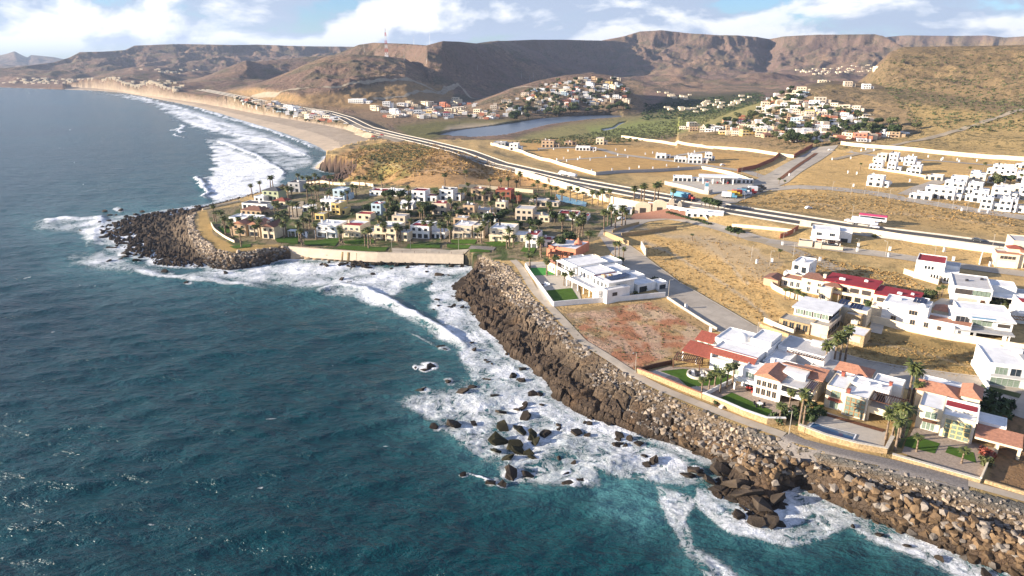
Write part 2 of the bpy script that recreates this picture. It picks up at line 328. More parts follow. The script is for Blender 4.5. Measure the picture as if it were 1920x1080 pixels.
# ---------------------------------------------------------------- the ground
def ground_material():
    m, t, b = new_mat('ground'); L = t.links.new; b.inputs['Roughness'].default_value = 0.95; b.inputs['Specular IOR Level'].default_value = 0.1
    col = N(t, 'ShaderNodeAttribute', attribute_name='col'); mk = N(t, 'ShaderNodeAttribute', attribute_name='mk')
    sp = N(t, 'ShaderNodeSeparateColor'); L(mk.outputs['Color'], sp.inputs[0])
    g = N(t, 'ShaderNodeNewGeometry'); P = g.outputs['Position']
    def noise(sc, det=4, ro=0.6, dist=0.0):
        n = N(t, 'ShaderNodeTexNoise', i_Scale=sc, i_Detail=det, i_Roughness=ro, i_Distortion=dist); L(P, n.inputs['Vector']); return n.outputs['Fac']
    def mth(op, a, b_=None, c=None):
        n = N(t, 'ShaderNodeMath', operation=op)
        for i, v in enumerate((a, b_, c)):
            if v is None: continue
            if isinstance(v, (int, float)): n.inputs[i].default_value = v
            else: L(v, n.inputs[i])
        return n.outputs[0]
    nf = noise(0.9, 5, 0.7); nm = noise(0.09, 5, 0.65, 0.6); nl = noise(0.012, 5, 0.6)
    f = mth('ADD', mth('MULTIPLY', nf, 0.55), mth('ADD', mth('MULTIPLY', nm, 0.8), mth('MULTIPLY', nl, 0.5)))
    f = mth('MULTIPLY', mth('ADD', f, -0.05), 1.15)
    v1 = N(t, 'ShaderNodeVectorMath', operation='SCALE'); L(col.outputs['Color'], v1.inputs[0]); L(f, v1.inputs['Scale'])
    # shrubs and dark tussocks, where the zone carries them
    sc1 = ramp(t, [(0.53, 0), (0.60, 1)]); L(mth('ADD', noise(0.16, 4, 0.7), mth('MULTIPLY', mth('ADD', nl, -0.5), 0.5)), sc1.inputs[0])
    sc2 = ramp(t, [(0.56, 0), (0.62, 1)]); L(mth('ADD', noise(0.55, 3, 0.7), mth('MULTIPLY', mth('ADD', nm, -0.5), 0.6)), sc2.inputs[0])
    sm = mth('MINIMUM', mth('MULTIPLY', mth('MAXIMUM', sc1.outputs[0], sc2.outputs[0]), sp.outputs[0]), 1.0)
    mx = N(t, 'ShaderNodeMix', data_type='RGBA'); L(sm, mx.inputs[0]); L(v1.outputs[0], mx.inputs[6]); mx.inputs[7].default_value = (0.055, 0.056, 0.026, 1)
    # fractured rock
    vo = N(t, 'ShaderNodeTexVoronoi', feature='DISTANCE_TO_EDGE', i_Scale=0.7); wn = N(t, 'ShaderNodeTexNoise', i_Scale=0.5, i_Detail=3)
    L(P, wn.inputs['Vector']); va = N(t, 'ShaderNodeVectorMath', operation='MULTIPLY_ADD'); L(wn.outputs['Color'], va.inputs[0]); va.inputs[1].default_value = (5, 5, 5); L(P, va.inputs[2]); L(va.outputs[0], vo.inputs['Vector'])
    ck = ramp(t, [(0.0, 0.35), (0.09, 1)]); L(vo.outputs['Distance'], ck.inputs[0])
    ck.color_ramp.elements[0].color = (0.62, 0.62, 0.62, 1)
    rk = N(t, 'ShaderNodeMix', data_type='RGBA', blend_type='MULTIPLY'); L(sp.outputs[1], rk.inputs[0]); L(mx.outputs[2], rk.inputs[6]); L(ck.outputs[0], rk.inputs[7])
    L(rk.outputs[2], b.inputs['Base Color'])
    # wet rock near the water is darker and glossier
    hgt = mth('ADD', mth('MULTIPLY', nf, 0.25), mth('MULTIPLY', sm, 0.35)); hgt = mth('ADD', hgt, mth('MULTIPLY', mth('MULTIPLY', ck.outputs[0], sp.outputs[1]), 0.35))
    bp = N(t, 'ShaderNodeBump', i_Strength=0.9, i_Distance=0.9); L(hgt, bp.inputs['Height'])
    bp2 = N(t, 'ShaderNodeBump', i_Strength=0.8, i_Distance=7.0); L(mth('MULTIPLY', noise(0.05, 6, 0.7, 0.4), sp.outputs[2]), bp2.inputs['Height']); L(bp.outputs[0], bp2.inputs['Normal'])
    L(bp2.outputs[0], b.inputs['Normal'])
    return m
def lerp(a, b, t): return a*(1-t[:, None])+np.asarray(b)*t[:, None]
def build_ground():
    az = np.radians(np.linspace(-56, 52, 1180))
    r1 = 1/np.linspace(1/95., 1/900., 640); r2 = [900.]
    while r2[-1] < 12000: r2.append(r2[-1]*1.0047)
    r = np.concatenate([r1, r2[1:]]); R, A = np.meshgrid(r, az, indexing='ij')
    x, y = R*np.sin(A), R*np.cos(A)
    Z, D = height(x, y, True)
    xs, ys, z, rr = x.ravel(), y.ravel(), Z.ravel(), R.ravel()
    px, py = to_px(xs, ys, z)
    wx = px+fbm(xs/14, ys/14, 3, 90)*6*np.clip(300/rr, 0, 1); wy = py+fbm(xs/14+9, ys/14, 3, 95)*4*np.clip(300/rr, 0, 1)
    n1 = fbm(xs/60, ys/60, 5, 100); n2 = fbm(xs/9, ys/9, 4, 110); n3 = fbm(xs/350, ys/350, 4, 120)
    n = len(xs); col = np.zeros((n, 3)); mk = np.zeros((n, 3))
    # hill country
    col[:] = (0.215, 0.140, 0.105)
    col = lerp(col, (0.135, 0.112, 0.070), sstep(-0.1, 0.3, n1+0.5*n3)*0.85); col = lerp(col, (0.30, 0.195, 0.125), sstep(0.1, 0.4, n3-0.4*n1)*0.8)
    gy = np.gradient(Z, axis=0)/np.gradient(R, axis=0); gx = np.gradient(Z, axis=1)/(R*(az[1]-az[0])); slope = np.hypot(gx, gy).ravel()
    col = lerp(col, (0.17, 0.115, 0.09), sstep(0.45, 0.9, slope)*0.8)
    mk[:, 0] = 0.65; mk[:, 2] = np.clip(D['rid']*1.6+0.35, 0, 1)*sstep(900, 1300, rr)
    top = sstep(0.12, 0.04, slope)*sstep(60, 110, z); col = lerp(col, (0.20, 0.165, 0.09), top)
    def zone(poly, c, scrub=None, rock=0.0, op=1.0, bump=None, raw=False):
        nonlocal col
        X, Y = (px, py) if raw else (wx, wy); dd = dline(X, Y, poly, True); ins = inpoly(X, Y, poly); fe_ = 1.5 if raw else np.where(py < 320, 5.0, 7.0); m = np.clip(0.5+np.where(ins, dd, -dd)/(2*fe_), 0, 1)*D['iW']*op
        col = lerp(col, c, m)
        k = m > 0.3
        if scrub is not None: mk[k, 0] = scrub
        mk[k, 1] = rock
        if bump is not None: mk[k, 2] = bump
    och = (0.50, 0.345, 0.155)
    zone([(1240,272),(1300,240),(1420,200),(1560,160),(1640,168),(1720,140),(2300,120),(2300,700),(1240,700)], (0.371, 0.262, 0.113), 0.75)
    zone([(1590,175),(1640,125),(1690,86),(2300,60),(2300,185),(1900,215),(1760,200)], (0.235, 0.165, 0.088), 0.7)
    zone([(855,215),(960,180),(1060,150),(1200,150),(1215,215),(1080,228),(940,232)], (0.243, 0.166, 0.102), 0.9, bump=0.2)
    zone([(660,205),(860,200),(860,232),(700,236)], (0.269, 0.179, 0.109), 0.8, bump=0.2)
    zone([(1210,218),(1250,180),(1420,172),(1440,212),(1300,222)], (0.077, 0.075, 0.039), 1.0)
    zone([(1270,262),(1330,236),(1420,205),(1520,165),(1620,165),(1700,200),(1730,250),(1600,272),(1480,285),(1380,275)], (0.294, 0.205, 0.109), 0.9, bump=0.2)
    zone([(470,208),(640,235),(700,262),(760,262),(720,232),(620,205),(520,190),(430,175),(420,190)], (0.243, 0.179, 0.109), 0.7, bump=0.2)
    zone([(430,172),(480,166),(560,178),(640,172),(760,150),(850,165),(850,185),(760,200),(640,205),(520,190)], (0.307, 0.198, 0.096), 0.45, bump=0.3)
    zone([(740,236),(820,226),(900,224),(1010,226),(850,250),(806,262),(770,262)], (0.165, 0.149, 0.055), 0.5)
    zone([(840,238),(880,232),(960,231),(900,240),(830,248)], (0.410, 0.320, 0.218), 0.1)
    zone([(950,268),(990,252),(1060,234),(1160,220),(1300,207),(1420,192),(1445,212),(1330,240),(1240,256),(1190,262),(1080,268),(1000,276)], (0.27, 0.235, 0.095), 0.6)
    zone([(1100,238),(1150,236),(1200,226),(1330,218),(1280,246),(1180,258),(1110,256)], (0.255, 0.27, 0.085), 0.3)
    # near country: dry grass
    near = (rr < 880) & D['iW'] & (py > 262) & (px < 1240) | (rr < 700) & D['iW']
    k = near.astype(float); mix = np.where(py > 600, 0.8, 1.0)
    col = lerp(col, och, k); mk[near, 0] = 0.3; mk[near, 2] = 0
    col = lerp(col, (0.320, 0.237, 0.109), k*sstep(0.0, 0.35, n1)*0.8)
    col = lerp(col, (0.589, 0.384, 0.154), k*sstep(0.05, 0.4, n2)*0.5)
    zone([(960,268),(1020,262),(1200,262),(1460,292),(1450,312),(1340,330),(1120,322),(1060,316)], (0.512, 0.314, 0.118), 0.2)
    zone([(1560,282),(1900,305),(2300,340),(2300,430),(1740,345),(1440,372),(1480,330)], (0.538, 0.352, 0.141), 0.25)
    zone([(1160,262),(1300,262),(1520,285),(1500,300),(1300,280),(1180,274)], (0.422, 0.282, 0.128), 0.5)
    zone([(1160,398),(1270,372),(1400,388),(1560,405),(1900,440),(2300,480),(2300,400),(1760,372),(1480,365),(1380,372)], (0.422, 0.282, 0.122), 0.65)
    zone([(600,345),(640,285),(700,266),(800,264),(870,290),(940,315),(1060,345),(1000,352),(760,350)], (0.486, 0.288, 0.128), 0.35)
    gr = sstep(-0.1, 0.25, n2*0.6+n1+0.12*np.cos((px-720)/40)); hm = inpoly(wx, wy, [(628,300),(690,266),(800,265),(830,276),(790,320),(730,345),(640,340)])
    col = lerp(col, (0.138, 0.160, 0.040), (hm & D['iW'])*gr*0.65)
    # resort ground
    rs = (inpoly(wx, wy, [(378,396),(450,385),(560,352),(650,340),(800,352),(1010,352),(1150,395),(1200,395),(1150,440),(1060,470),(1000,490),(930,488),(700,478),(560,462),(430,470),(395,440)]) & D['iT'])
    col = lerp(col, (0.243, 0.192, 0.115), rs*1.0); col = lerp(col, (0.061, 0.094, 0.028), rs*sstep(-0.05, 0.2, n2+0.4*n1)*0.9); mk[rs, 0] = 0.6
    zone([(372,398),(388,396),(400,440),(440,462),(520,458),(540,464),(430,472),(400,466),(375,440)], (0.435, 0.288, 0.109), 0.1, raw=True)
    # the vacant sea front lot, the bank beside the road, the lots between villas
    zone([(1050,580),(1225,560),(1340,610),(1320,650),(1190,700),(1150,690),(1085,640)], (0.384, 0.256, 0.128), 0.4)
    lot = inpoly(wx, wy, [(1062,588),(1220,566),(1320,622),(1300,650),(1190,692),(1120,668)])
    col = lerp(col, (0.346, 0.105, 0.064), lot*sstep(-0.3, 0.1, n2+0.5*n1)*0.6); col = lerp(col, (0.50, 0.38, 0.27), lot*sstep(0.0, 0.3, fbm(xs/7+40, ys/13, 4, 130)+0.1)*0.55)
    zone([(1560,640),(1600,612),(1850,650),(1838,706),(1700,690),(1620,670)], (0.307, 0.211, 0.084), 0.45)
    zone([(1860,770),(2200,760),(2200,1010),(1850,905)], (0.256, 0.154, 0.077), 0.4)
    zone([(1170,445),(1240,440),(1330,440),(1480,500),(1440,545),(1475,600),(1420,600),(1330,560),(1250,510)], (0.576, 0.371, 0.147), 0.3)
    for tr in ([(1205,452),(1250,470),(1330,515),(1400,560),(1450,606)],[(1180,420),(1250,442),(1340,450),(1420,470),(1440,500)],[(1300,440),(1350,475),(1400,530)]):
        dd = dline(wx, wy, tr); col = lerp(col, (0.50, 0.40, 0.27), (np.exp(-(dd/3.2)**2)*0.75)*D['iW'])
    for tr in ([(1590,640),(1680,650),(1760,672),(1830,690)],[(1500,480),(1600,520),(1700,545)],[(1080,600),(1180,640),(1290,640)],[(1480,372),(1600,395),(1750,405),(1900,425)],[(700,300),(780,320),(880,318),(960,330)]):
        dd = dline(wx, wy, tr); col = lerp(col, (0.45, 0.34, 0.22), (np.exp(-(dd/2.2)**2)*0.5)*D['iW'])
    zone([(1250,436),(1330,436),(1470,490),(1440,540),(1380,500)], (0.422, 0.314, 0.186), 0.1, op=0.8)
    # beaches
    D['beach'] &= (px > 120); b = D['beach'].astype(float); col = lerp(col, (0.53, 0.42, 0.30), b); col = lerp(col, (0.27, 0.22, 0.17), b*(D['s'] > 0.45)*0.55); mk[D['beach']] = 0
    # shore rock
    bd = D['band']; s = D['s']
    rc = np.zeros((n, 3)); rc[:] = (0.082, 0.060, 0.043)
    rc = lerp(rc, (0.16, 0.12, 0.082), sstep(0.35, 0.75, s+0.3*n2)); rc = lerp(rc, (0.12, 0.076, 0.045), sstep(0.1, 0.5, n2)*0.7)
    rc = lerp(rc, (0.34, 0.27, 0.185), sstep(0.72, 0.9, s+0.1*n2)*(D['w2'] < 0.5)*(px > 840)*(py < 560))
    rc = lerp(rc, (0.11, 0.105, 0.095), sstep(0.80, 0.90, s)*(D['w2'] > 0.5))
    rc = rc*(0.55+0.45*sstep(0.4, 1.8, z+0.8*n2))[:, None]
    cove = bd & (px > 545) & (px < 700) & (py > 462) & (py < 494)
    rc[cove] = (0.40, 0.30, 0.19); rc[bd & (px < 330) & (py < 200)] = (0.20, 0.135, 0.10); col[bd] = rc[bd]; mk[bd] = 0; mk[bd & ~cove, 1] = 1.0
    ms = bd & (px > 560) & (px < 760) & (py < 350); col[ms] = np.array((0.10, 0.066, 0.05))*(1+0.8*n2[ms])[:, None].clip(0.5, 1.6)
    sea = ~D['iW'] | D['lag']; col[sea] = (0.05, 0.05, 0.04); mk[sea] = 0
    V = np.stack([xs, ys, z], -1); Fc = grid_faces(*R.shape)
    zf = z[Fc].max(1); Fc = Fc[zf > -1.5]
    used = np.zeros(n, bool); used[Fc.ravel()] = True; ix = np.cumsum(used)-1
    me = mesh_from('terrain', V[used], ix[Fc], True); flat_ = (bd & (px > 0))[Fc].any(1); me.polygons.foreach_set('use_smooth', ~flat_); me.update(); cattr(me, 'col', np.clip(col[used], 0.01, 0.9)); cattr(me, 'mk', mk[used])
    link('terrain', me, ground_material(), kind='structure')
build_ground()
#SEA
# ---------------------------------------------------------------- the sea
FOAM_POLY = [  # photo outlines of the white water, strength, feather in photo pixels
 ([(390,262),(430,275),(470,290),(520,315),(540,335),(520,352),(440,380),(400,384),(388,350),(400,310)], 1.0, 10),
 ([(380,250),(520,262),(600,295),(590,312),(545,330),(480,290),(400,280)], 0.62, 10),
 ([(300,205),(440,228),(520,254),(590,285),(560,300),(440,262),(360,240)], 0.78, 8),
 ([(270,186),(340,198),(440,226),(380,240),(320,215)], 0.74, 7),
 ([(150,169),(260,180),(290,186),(300,200),(240,186)], 0.7, 4),
 ([(300,205),(330,210),(350,240),(330,236),(300,215)], 0.45, 8),
 ([(40,420),(110,410),(190,412),(230,422),(190,440),(165,470),(150,440),(80,436)], 0.62, 12),
 ([(150,418),(250,405),(400,386),(400,470),(340,500),(250,490),(190,470),(160,450)], 0.72, 10),
 ([(100,470),(190,462),(260,490),(330,500),(420,504),(520,496),(640,520),(590,545),(480,540),(380,532),(240,518),(130,500)], 0.62, 14),
 ([(300,502),(420,506),(540,490),(640,490),(780,494),(880,492),(900,512),(840,520),(760,540),(740,560),(640,540),(560,540),(430,525)], 0.80, 10),
 ([(420,508),(560,488),(700,494),(600,520),(500,520)], 0.85, 8),
 ([(560,545),(620,532),(690,545),(760,575),(830,610),(880,650),(870,665),(800,625),(740,590),(660,560),(600,555)], 0.66, 8),
 ([(800,510),(860,520),(880,585),(920,640),(1010,715),(1060,770),(1140,795),(1180,830),(1080,830),(940,780),(880,730),(860,660),(820,610),(800,560)], 0.74, 12),
 ([(745,760),(800,720),(900,700),(1000,730),(1060,790),(1120,850),(1130,915),(1060,920),(960,910),(900,870),(820,805)], 0.68, 16),
 ([(1000,740),(1080,780),(1200,820),(1290,860),(1330,905),(1280,920),(1160,900),(1080,880),(1020,830)], 0.72, 14),
 ([(1220,900),(1320,930),(1290,970),(1300,1020),(1380,1070),(1420,1130),(1330,1120),(1270,1040),(1240,970)], 0.76, 12),
 ([(1300,900),(1370,960),(1460,1000),(1480,940),(1540,950),(1500,985),(1440,1015),(1360,1000),(1300,950)], 0.78, 8),
 ([(1480,915),(1600,960),(1750,1028),(1900,1082),(1880,1100),(1720,1040),(1580,985),(1480,945)], 0.74, 6),
 ([(1340,950),(1480,990),(1560,940),(1640,970),(1560,1010),(1480,1030),(1360,1000)], 0.68, 12),
 ([(1560,960),(1700,1000),(1860,1065),(1950,1105),(1880,1120),(1740,1060),(1620,1010)], 0.76, 10),
]
CREST_PX = [([(560,548),(630,535),(690,546),(740,570),(790,598),(850,632),(885,655)], 6.5, 0.85, 1.3),
 ([(388,262),(430,272),(480,292),(525,318),(540,340)], 5, 0.95, 1.1), ([(330,230),(345,240),(330,252),(345,262)], 4, .9, .8),
 ([(360,232),(400,236),(440,252),(500,262),(560,285),(596,300)], 3, .9, 0.9), ([(300,206),(350,212),(420,235),(470,240)], 3, .9, 0.7),
 ([(260,186),(330,200),(380,215)], 2.5, .9, 0.6), ([(420,222),(500,242),(560,264),(606,288)], 2.2, .9, 0.5), ([(380,210),(470,232),(540,253)], 1.8, .85, 0.4), ([(200,172),(270,184),(320,196)], 1.5, .85, 0.4), ([(330,215),(380,238),(430,252)], 3, .9, 0.7), ([(372,325),(380,345),(388,360),(384,380)], 7, 1.0, 1.5), ([(45,425),(110,412),(200,412),(180,440),(170,465)], 7, .8, 1.2),
 ([(200,500),(300,515),(420,528),(540,545)], 7, .7, 0.8), ([(740,610),(800,640),(860,670)], 4, .5, 0.2), ([(860,880),(900,895),(940,912)], 4, 0.9, 0.3), ([(430,262),(500,262),(540,275)], 3, 0.8, 0.6), ([(320,186),(400,212),(480,240)], 2.5, 0.9, 0.4)]
SROCK_PX = [(826,648,12),(835,652,9),(808,684,16),(795,690,12),(780,688,8),(865,728,22),(884,722,14),(838,712,12),(790,726,14),(850,788,22),(815,798,12),(888,790,12),(940,768,16),(968,764,12),(985,776,20),
 (945,795,24),(975,800,24),(1000,812,20),(935,822,26),(965,828,22),(1005,822,16),(930,840,16),(970,838,20),(950,854,20),(992,846,14),(1000,852,18),(1052,858,12),(1075,866,10),(1058,884,14),(1068,900,18),(1090,898,12),(960,884,26),(990,884,20),(920,898,18),(868,888,10),(940,905,14),(1222,858,20),(1208,852,10),(1212,868,12),(1290,885,20),(1310,880,12),
 (822,512,14),(800,498,6),(843,515,7),(690,498,12),(640,522,10),(655,528,9),(700,512,9),(735,502,8),(350,528,8),(405,518,6),(425,510,9),(310,507,9),(235,478,9),(215,462,8),(290,420,8),(225,392,9),(150,430,5),(1140,790,12),(1160,812,14),(1100,812,10),(1180,820,12),(1315,890,14),(1440,960,16),(1380,968,12),(800,508,5),(1650,1000,10),(1700,1020,9),(1760,1046,12),(1600,985,8),(1850,1075,14),(870,542,12),(850,572,9),(862,560,10)]
def sea_material():
    m, t, b = new_mat('sea'); L = t.links.new
    at_ = N(t, 'ShaderNodeAttribute', attribute_name='sea'); sp = N(t, 'ShaderNodeSeparateColor'); L(at_.outputs['Color'], sp.inputs[0])
    g = N(t, 'ShaderNodeNewGeometry'); P = g.outputs['Position']
    def mth(op, a, b_=None, c=None):
        n = N(t, 'ShaderNodeMath', operation=op)
        for i, v in enumerate((a, b_, c)):
            if v is None: continue
            if isinstance(v, (int, float)): n.inputs[i].default_value = v
            else: L(v, n.inputs[i])
        return n.outputs[0]
    def mapped(rot, s):
        mp = N(t, 'ShaderNodeMapping'); mp.inputs['Rotation'].default_value = (0, 0, rot); mp.inputs['Scale'].default_value = s; L(P, mp.inputs[0]); return mp.outputs[0]
    def noise(vec, sc, det=4, ro=0.55, dist=0.0):
        n = N(t, 'ShaderNodeTexNoise', i_Scale=sc, i_Detail=det, i_Roughness=ro, i_Distortion=dist); L(vec, n.inputs['Vector']); return n
    # lacy foam
    wv = noise(P, 0.12, 4, 0.6); va = N(t, 'ShaderNodeVectorMath', operation='MULTIPLY_ADD'); L(wv.outputs['Color'], va.inputs[0]); va.inputs[1].default_value = (9, 9, 0); L(P, va.inputs[2])
    r1 = noise(va.outputs[0], 0.42, 8, 0.70, 0.6); r2 = noise(va.outputs[0], 0.12, 4, 0.6, 0.8)
    # ridged: thin streaks where the noise crosses its middle
    rg = mth('SUBTRACT', 1.0, mth('MULTIPLY', mth('ABSOLUTE', mth('SUBTRACT', r1.outputs['Fac'], 0.5)), 5.5))
    rg2 = mth('SUBTRACT', 1.0, mth('MULTIPLY', mth('ABSOLUTE', mth('SUBTRACT', r2.outputs['Fac'], 0.5)), 5.0))
    la = mth('MAXIMUM', rg, mth('MULTIPLY', rg2, 0.85))
    fo = mth('ADD', mth('MULTIPLY', la, 0.62), mth('MULTIPLY', r2.outputs['Fac'], 0.30))
    fo = mth('SUBTRACT', mth('ADD', fo, mth('MULTIPLY', sp.outputs[0], 1.13)), 1.12)
    fr = ramp(t, [(0.0, 0), (0.10, 0.40), (0.42, 1)]); L(fo, fr.inputs[0])
    fm = mth('MULTIPLY', fr.outputs[0], mth('MINIMUM', mth('MULTIPLY', sp.outputs[0], 4.0), 1.0))
    # small whitecaps and wind streaks come from the attribute too; water colour: deep teal to aerated turquoise
    n3 = noise(P, 0.006, 3, 0.5); dp = ramp(t, [(0.35, (0.0005, 0.030, 0.039)), (0.65, (0.001, 0.050, 0.058))]); L(n3.outputs['Fac'], dp.inputs[0])
    tq = N(t, 'ShaderNodeMix', data_type='RGBA'); L(mth('MULTIPLY', sp.outputs[1], mth('ADD', r2.outputs['Fac'], 0.45)), tq.inputs[0]); L(dp.outputs[0], tq.inputs[6]); tq.inputs[7].default_value = (0.10, 0.27, 0.28, 1)
    mx = N(t, 'ShaderNodeMix', data_type='RGBA'); L(fm, mx.inputs[0]); L(tq.outputs[2], mx.inputs[6]); mx.inputs[7].default_value = (0.86, 0.88, 0.90, 1)
    L(mx.outputs[2], b.inputs['Base Color'])
    ro = mth('ADD', 0.22, mth('MULTIPLY', fm, 0.7)); L(ro, b.inputs['Roughness']); b.inputs['IOR'].default_value = 1.33
    L(mth('SUBTRACT', 0.5, mth('MULTIPLY', fm, 0.35)), b.inputs['Specular IOR Level'])
    v1 = mapped(0.30, (0.45, 1.0, 1.0)); v2 = mapped(-0.35, (0.6, 1.0, 1.0))
    h = mth('ADD', mth('MULTIPLY', noise(v1, 0.16, 6, 0.64, 0.3).outputs['Fac'], 2.6), mth('MULTIPLY', noise(v2, 0.55, 4, 0.6).outputs['Fac'], 0.75))
    h = mth('ADD', h, mth('MULTIPLY', mth('MULTIPLY', fm, r1.outputs['Fac']), 1.0))
    bp = N(t, 'ShaderNodeBump', i_Strength=1.0, i_Distance=1.0); L(h, bp.inputs['Height']); L(bp.outputs[0], b.inputs['Normal'])
    return m
def build_sea():
    az = np.radians(np.linspace(-60, 60, 900))
    r = np.concatenate([1/np.linspace(1/40., 1/95., 60), 1/np.linspace(1/95.5, 1/1600., 760), 1600*1.02**np.arange(1, 90)])
    R, A = np.meshgrid(r, az, indexing='ij'); x, y = (R*np.sin(A)).ravel(), (R*np.cos(A)).ravel(); rr = R.ravel(); n = len(x)
    px, py = to_px(x, y, 0.0); inv = rr < 3500
    dW = dline(x, y, W_W); iW = inpoly(x, y, W_POLY)
    dWs = np.where(iW, -dW, dW)
    wob = fbm(x/13, y/13, 4, 200); wob2 = fbm(x/45, y/45, 4, 210)
    pxs = px+wob*14+wob2*16; pys = py+(wob*9+wob2*9)*np.clip(250/rr, 0.15, 1)
    foam = np.zeros(n)
    for P, s, fe in FOAM_POLY:
        inside = inpoly(pxs, pys, P); d = dline(pxs, pys, P, True)
        v = s*np.where(inside, 0.55+0.45*sstep(0, fe, d), 0.55*(1-sstep(0, fe*0.9, d))); foam = np.maximum(foam, v)
    foam = foam*(0.90+0.5*wob+0.35*wob2)
    z = np.zeros(n)
    for P, wd, s, hh in CREST_PX:
        d, q = dline(pxs, pys, P, par=True); e = np.clip(np.minimum(q, len(P)-1-q)*1.5, 0.25, 1)
        foam = np.maximum(foam, s*e*(1-sstep(0.25, 1.0, d/wd))*(1.0+0.4*wob))
        z += hh*e*np.exp(-(d/wd)**2)
    shore = np.exp(-np.clip(dWs, 0, None)/6.5)*(0.80+0.45*wob)*(px > -50)
    foam = np.maximum(foam, shore*np.where((py < 292), 0.7, 0.85))
    for a, b, c in SROCK_PX:
        d = np.hypot((pxs-a)/1.0, (pys-b-c*0.2)/0.55); foam = np.maximum(foam, 0.72*(1-sstep(c*0.45, c*1.5, d))*(1+0.6*wob))
    # whitecaps
    wc = fbm(x/9+50, y/4.5, 4, 230); foam = np.maximum(foam, sstep(0.50, 0.62, wc+0.12*wob2)*0.62)
    tur = np.zeros(n)
    for P, s, fe in FOAM_POLY[6:]:
        inside = inpoly(pxs, pys, P); d = dline(pxs, pys, P, True); tur = np.maximum(tur, np.where(inside, 1, np.exp(-d/34.))*min(1, s+0.15))
    tur = np.maximum(tur, np.where(py < 400, np.exp(-np.clip(dWs, 0, None)/90.)*0.5, 0))
    tur = tur*0.50*(0.9+0.6*wob2)
    P = [(1120,905),(1240,900),(1260,960),(1200,985),(1130,950)]; d = dline(px, py, P, True); tur = np.maximum(tur, np.where(inpoly(px, py, P), 1, np.exp(-d/25.))*0.62)
    # swell and chop as real relief
    ca, sa = math.cos(0.30), math.sin(0.30); u, v = x*ca+y*sa, -x*sa+y*ca
    fade = np.clip(1.3-rr/900, 0, 1)
    z += fbm(u/26, v/9.5, 3, 240)*1.1*fade+fbm(u/9, v/3.4, 2, 250)*0.45*np.clip(1.2-rr/300, 0, 1)+0.35*np.sin((v+6*wob2)/9.0)*fade*0.6
    z += np.clip(foam, 0, 1)*fbm(x/2.6, y/2.0, 3, 260)*0.5*np.clip(1.3-rr/400, 0, 1)
    z *= sstep(-2, 14, dWs)*0.8+0.2
    Fc = grid_faces(*R.shape); keep = (dWs[Fc] > -25).any(1) & (rr[Fc] < 9000).any(1)
    Fc = Fc[keep]; used = np.zeros(n, bool); used[Fc.ravel()] = True; ix = np.cumsum(used)-1
    me = mesh_from('sea', np.stack([x, y, z], -1)[used], ix[Fc], True)
    cattr(me, 'sea', np.stack([np.clip(foam, 0, 1), np.clip(tur, 0, 1), 0*foam], -1)[used])
    link('sea', me, sea_material(), kind='structure')
build_sea()
def lagoon():
    m, t, b = new_mat('lagoon_water'); b.inputs['Base Color'].default_value = (0.10, 0.13, 0.17, 1); b.inputs['Roughness'].default_value = 0.3
    n = N(t, 'ShaderNodeTexNoise', i_Scale=0.3, i_Detail=3); g = N(t, 'ShaderNodeNewGeometry'); t.links.new(g.outputs['Position'], n.inputs['Vector'])
    bp = N(t, 'ShaderNodeBump', i_Strength=0.8, i_Distance=0.8); t.links.new(n.outputs['Fac'], bp.inputs['Height']); t.links.new(bp.outputs[0], b.inputs['Normal'])
    a = np.array([at(780,285,0.25), at(780,215,0.25), at(1200,215,0.25), at(1200,262,0.25)]); 
    me = mesh_from('lagoon', np.c_[a, np.full(4, 0.25)], [[0, 1, 2, 3][::-1]]); link('lagoon', me, m, kind='structure')
lagoon()
# haze: the sea air that fades the far hills
def haze():
    x0, x1, y0, y1, z0, z1 = -11000, 11000, -300, 13000, -8.0, 420.0
    V = [(x, y, z) for z in (z0, z1) for y in (y0, y1) for x in (x0, x1)]
    me = mesh_from('haze', V, [(0,2,3,1),(4,5,7,6),(0,1,5,4),(2,6,7,3),(0,4,6,2),(1,3,7,5)])
    m = bpy.data.materials.new('haze'); m.use_nodes = True; t = m.node_tree; t.nodes.clear()
    o = N(t, 'ShaderNodeOutputMaterial'); v = N(t, 'ShaderNodeVolumePrincipled'); v.inputs['Density'].default_value = 0.000052
    v.inputs['Color'].default_value = (0.58, 0.73, 1.0, 1); v.inputs['Anisotropy'].default_value = 0.2
    t.links.new(v.outputs[0], o.inputs['Volume']); link('haze', me, m, kind='stuff')
haze()
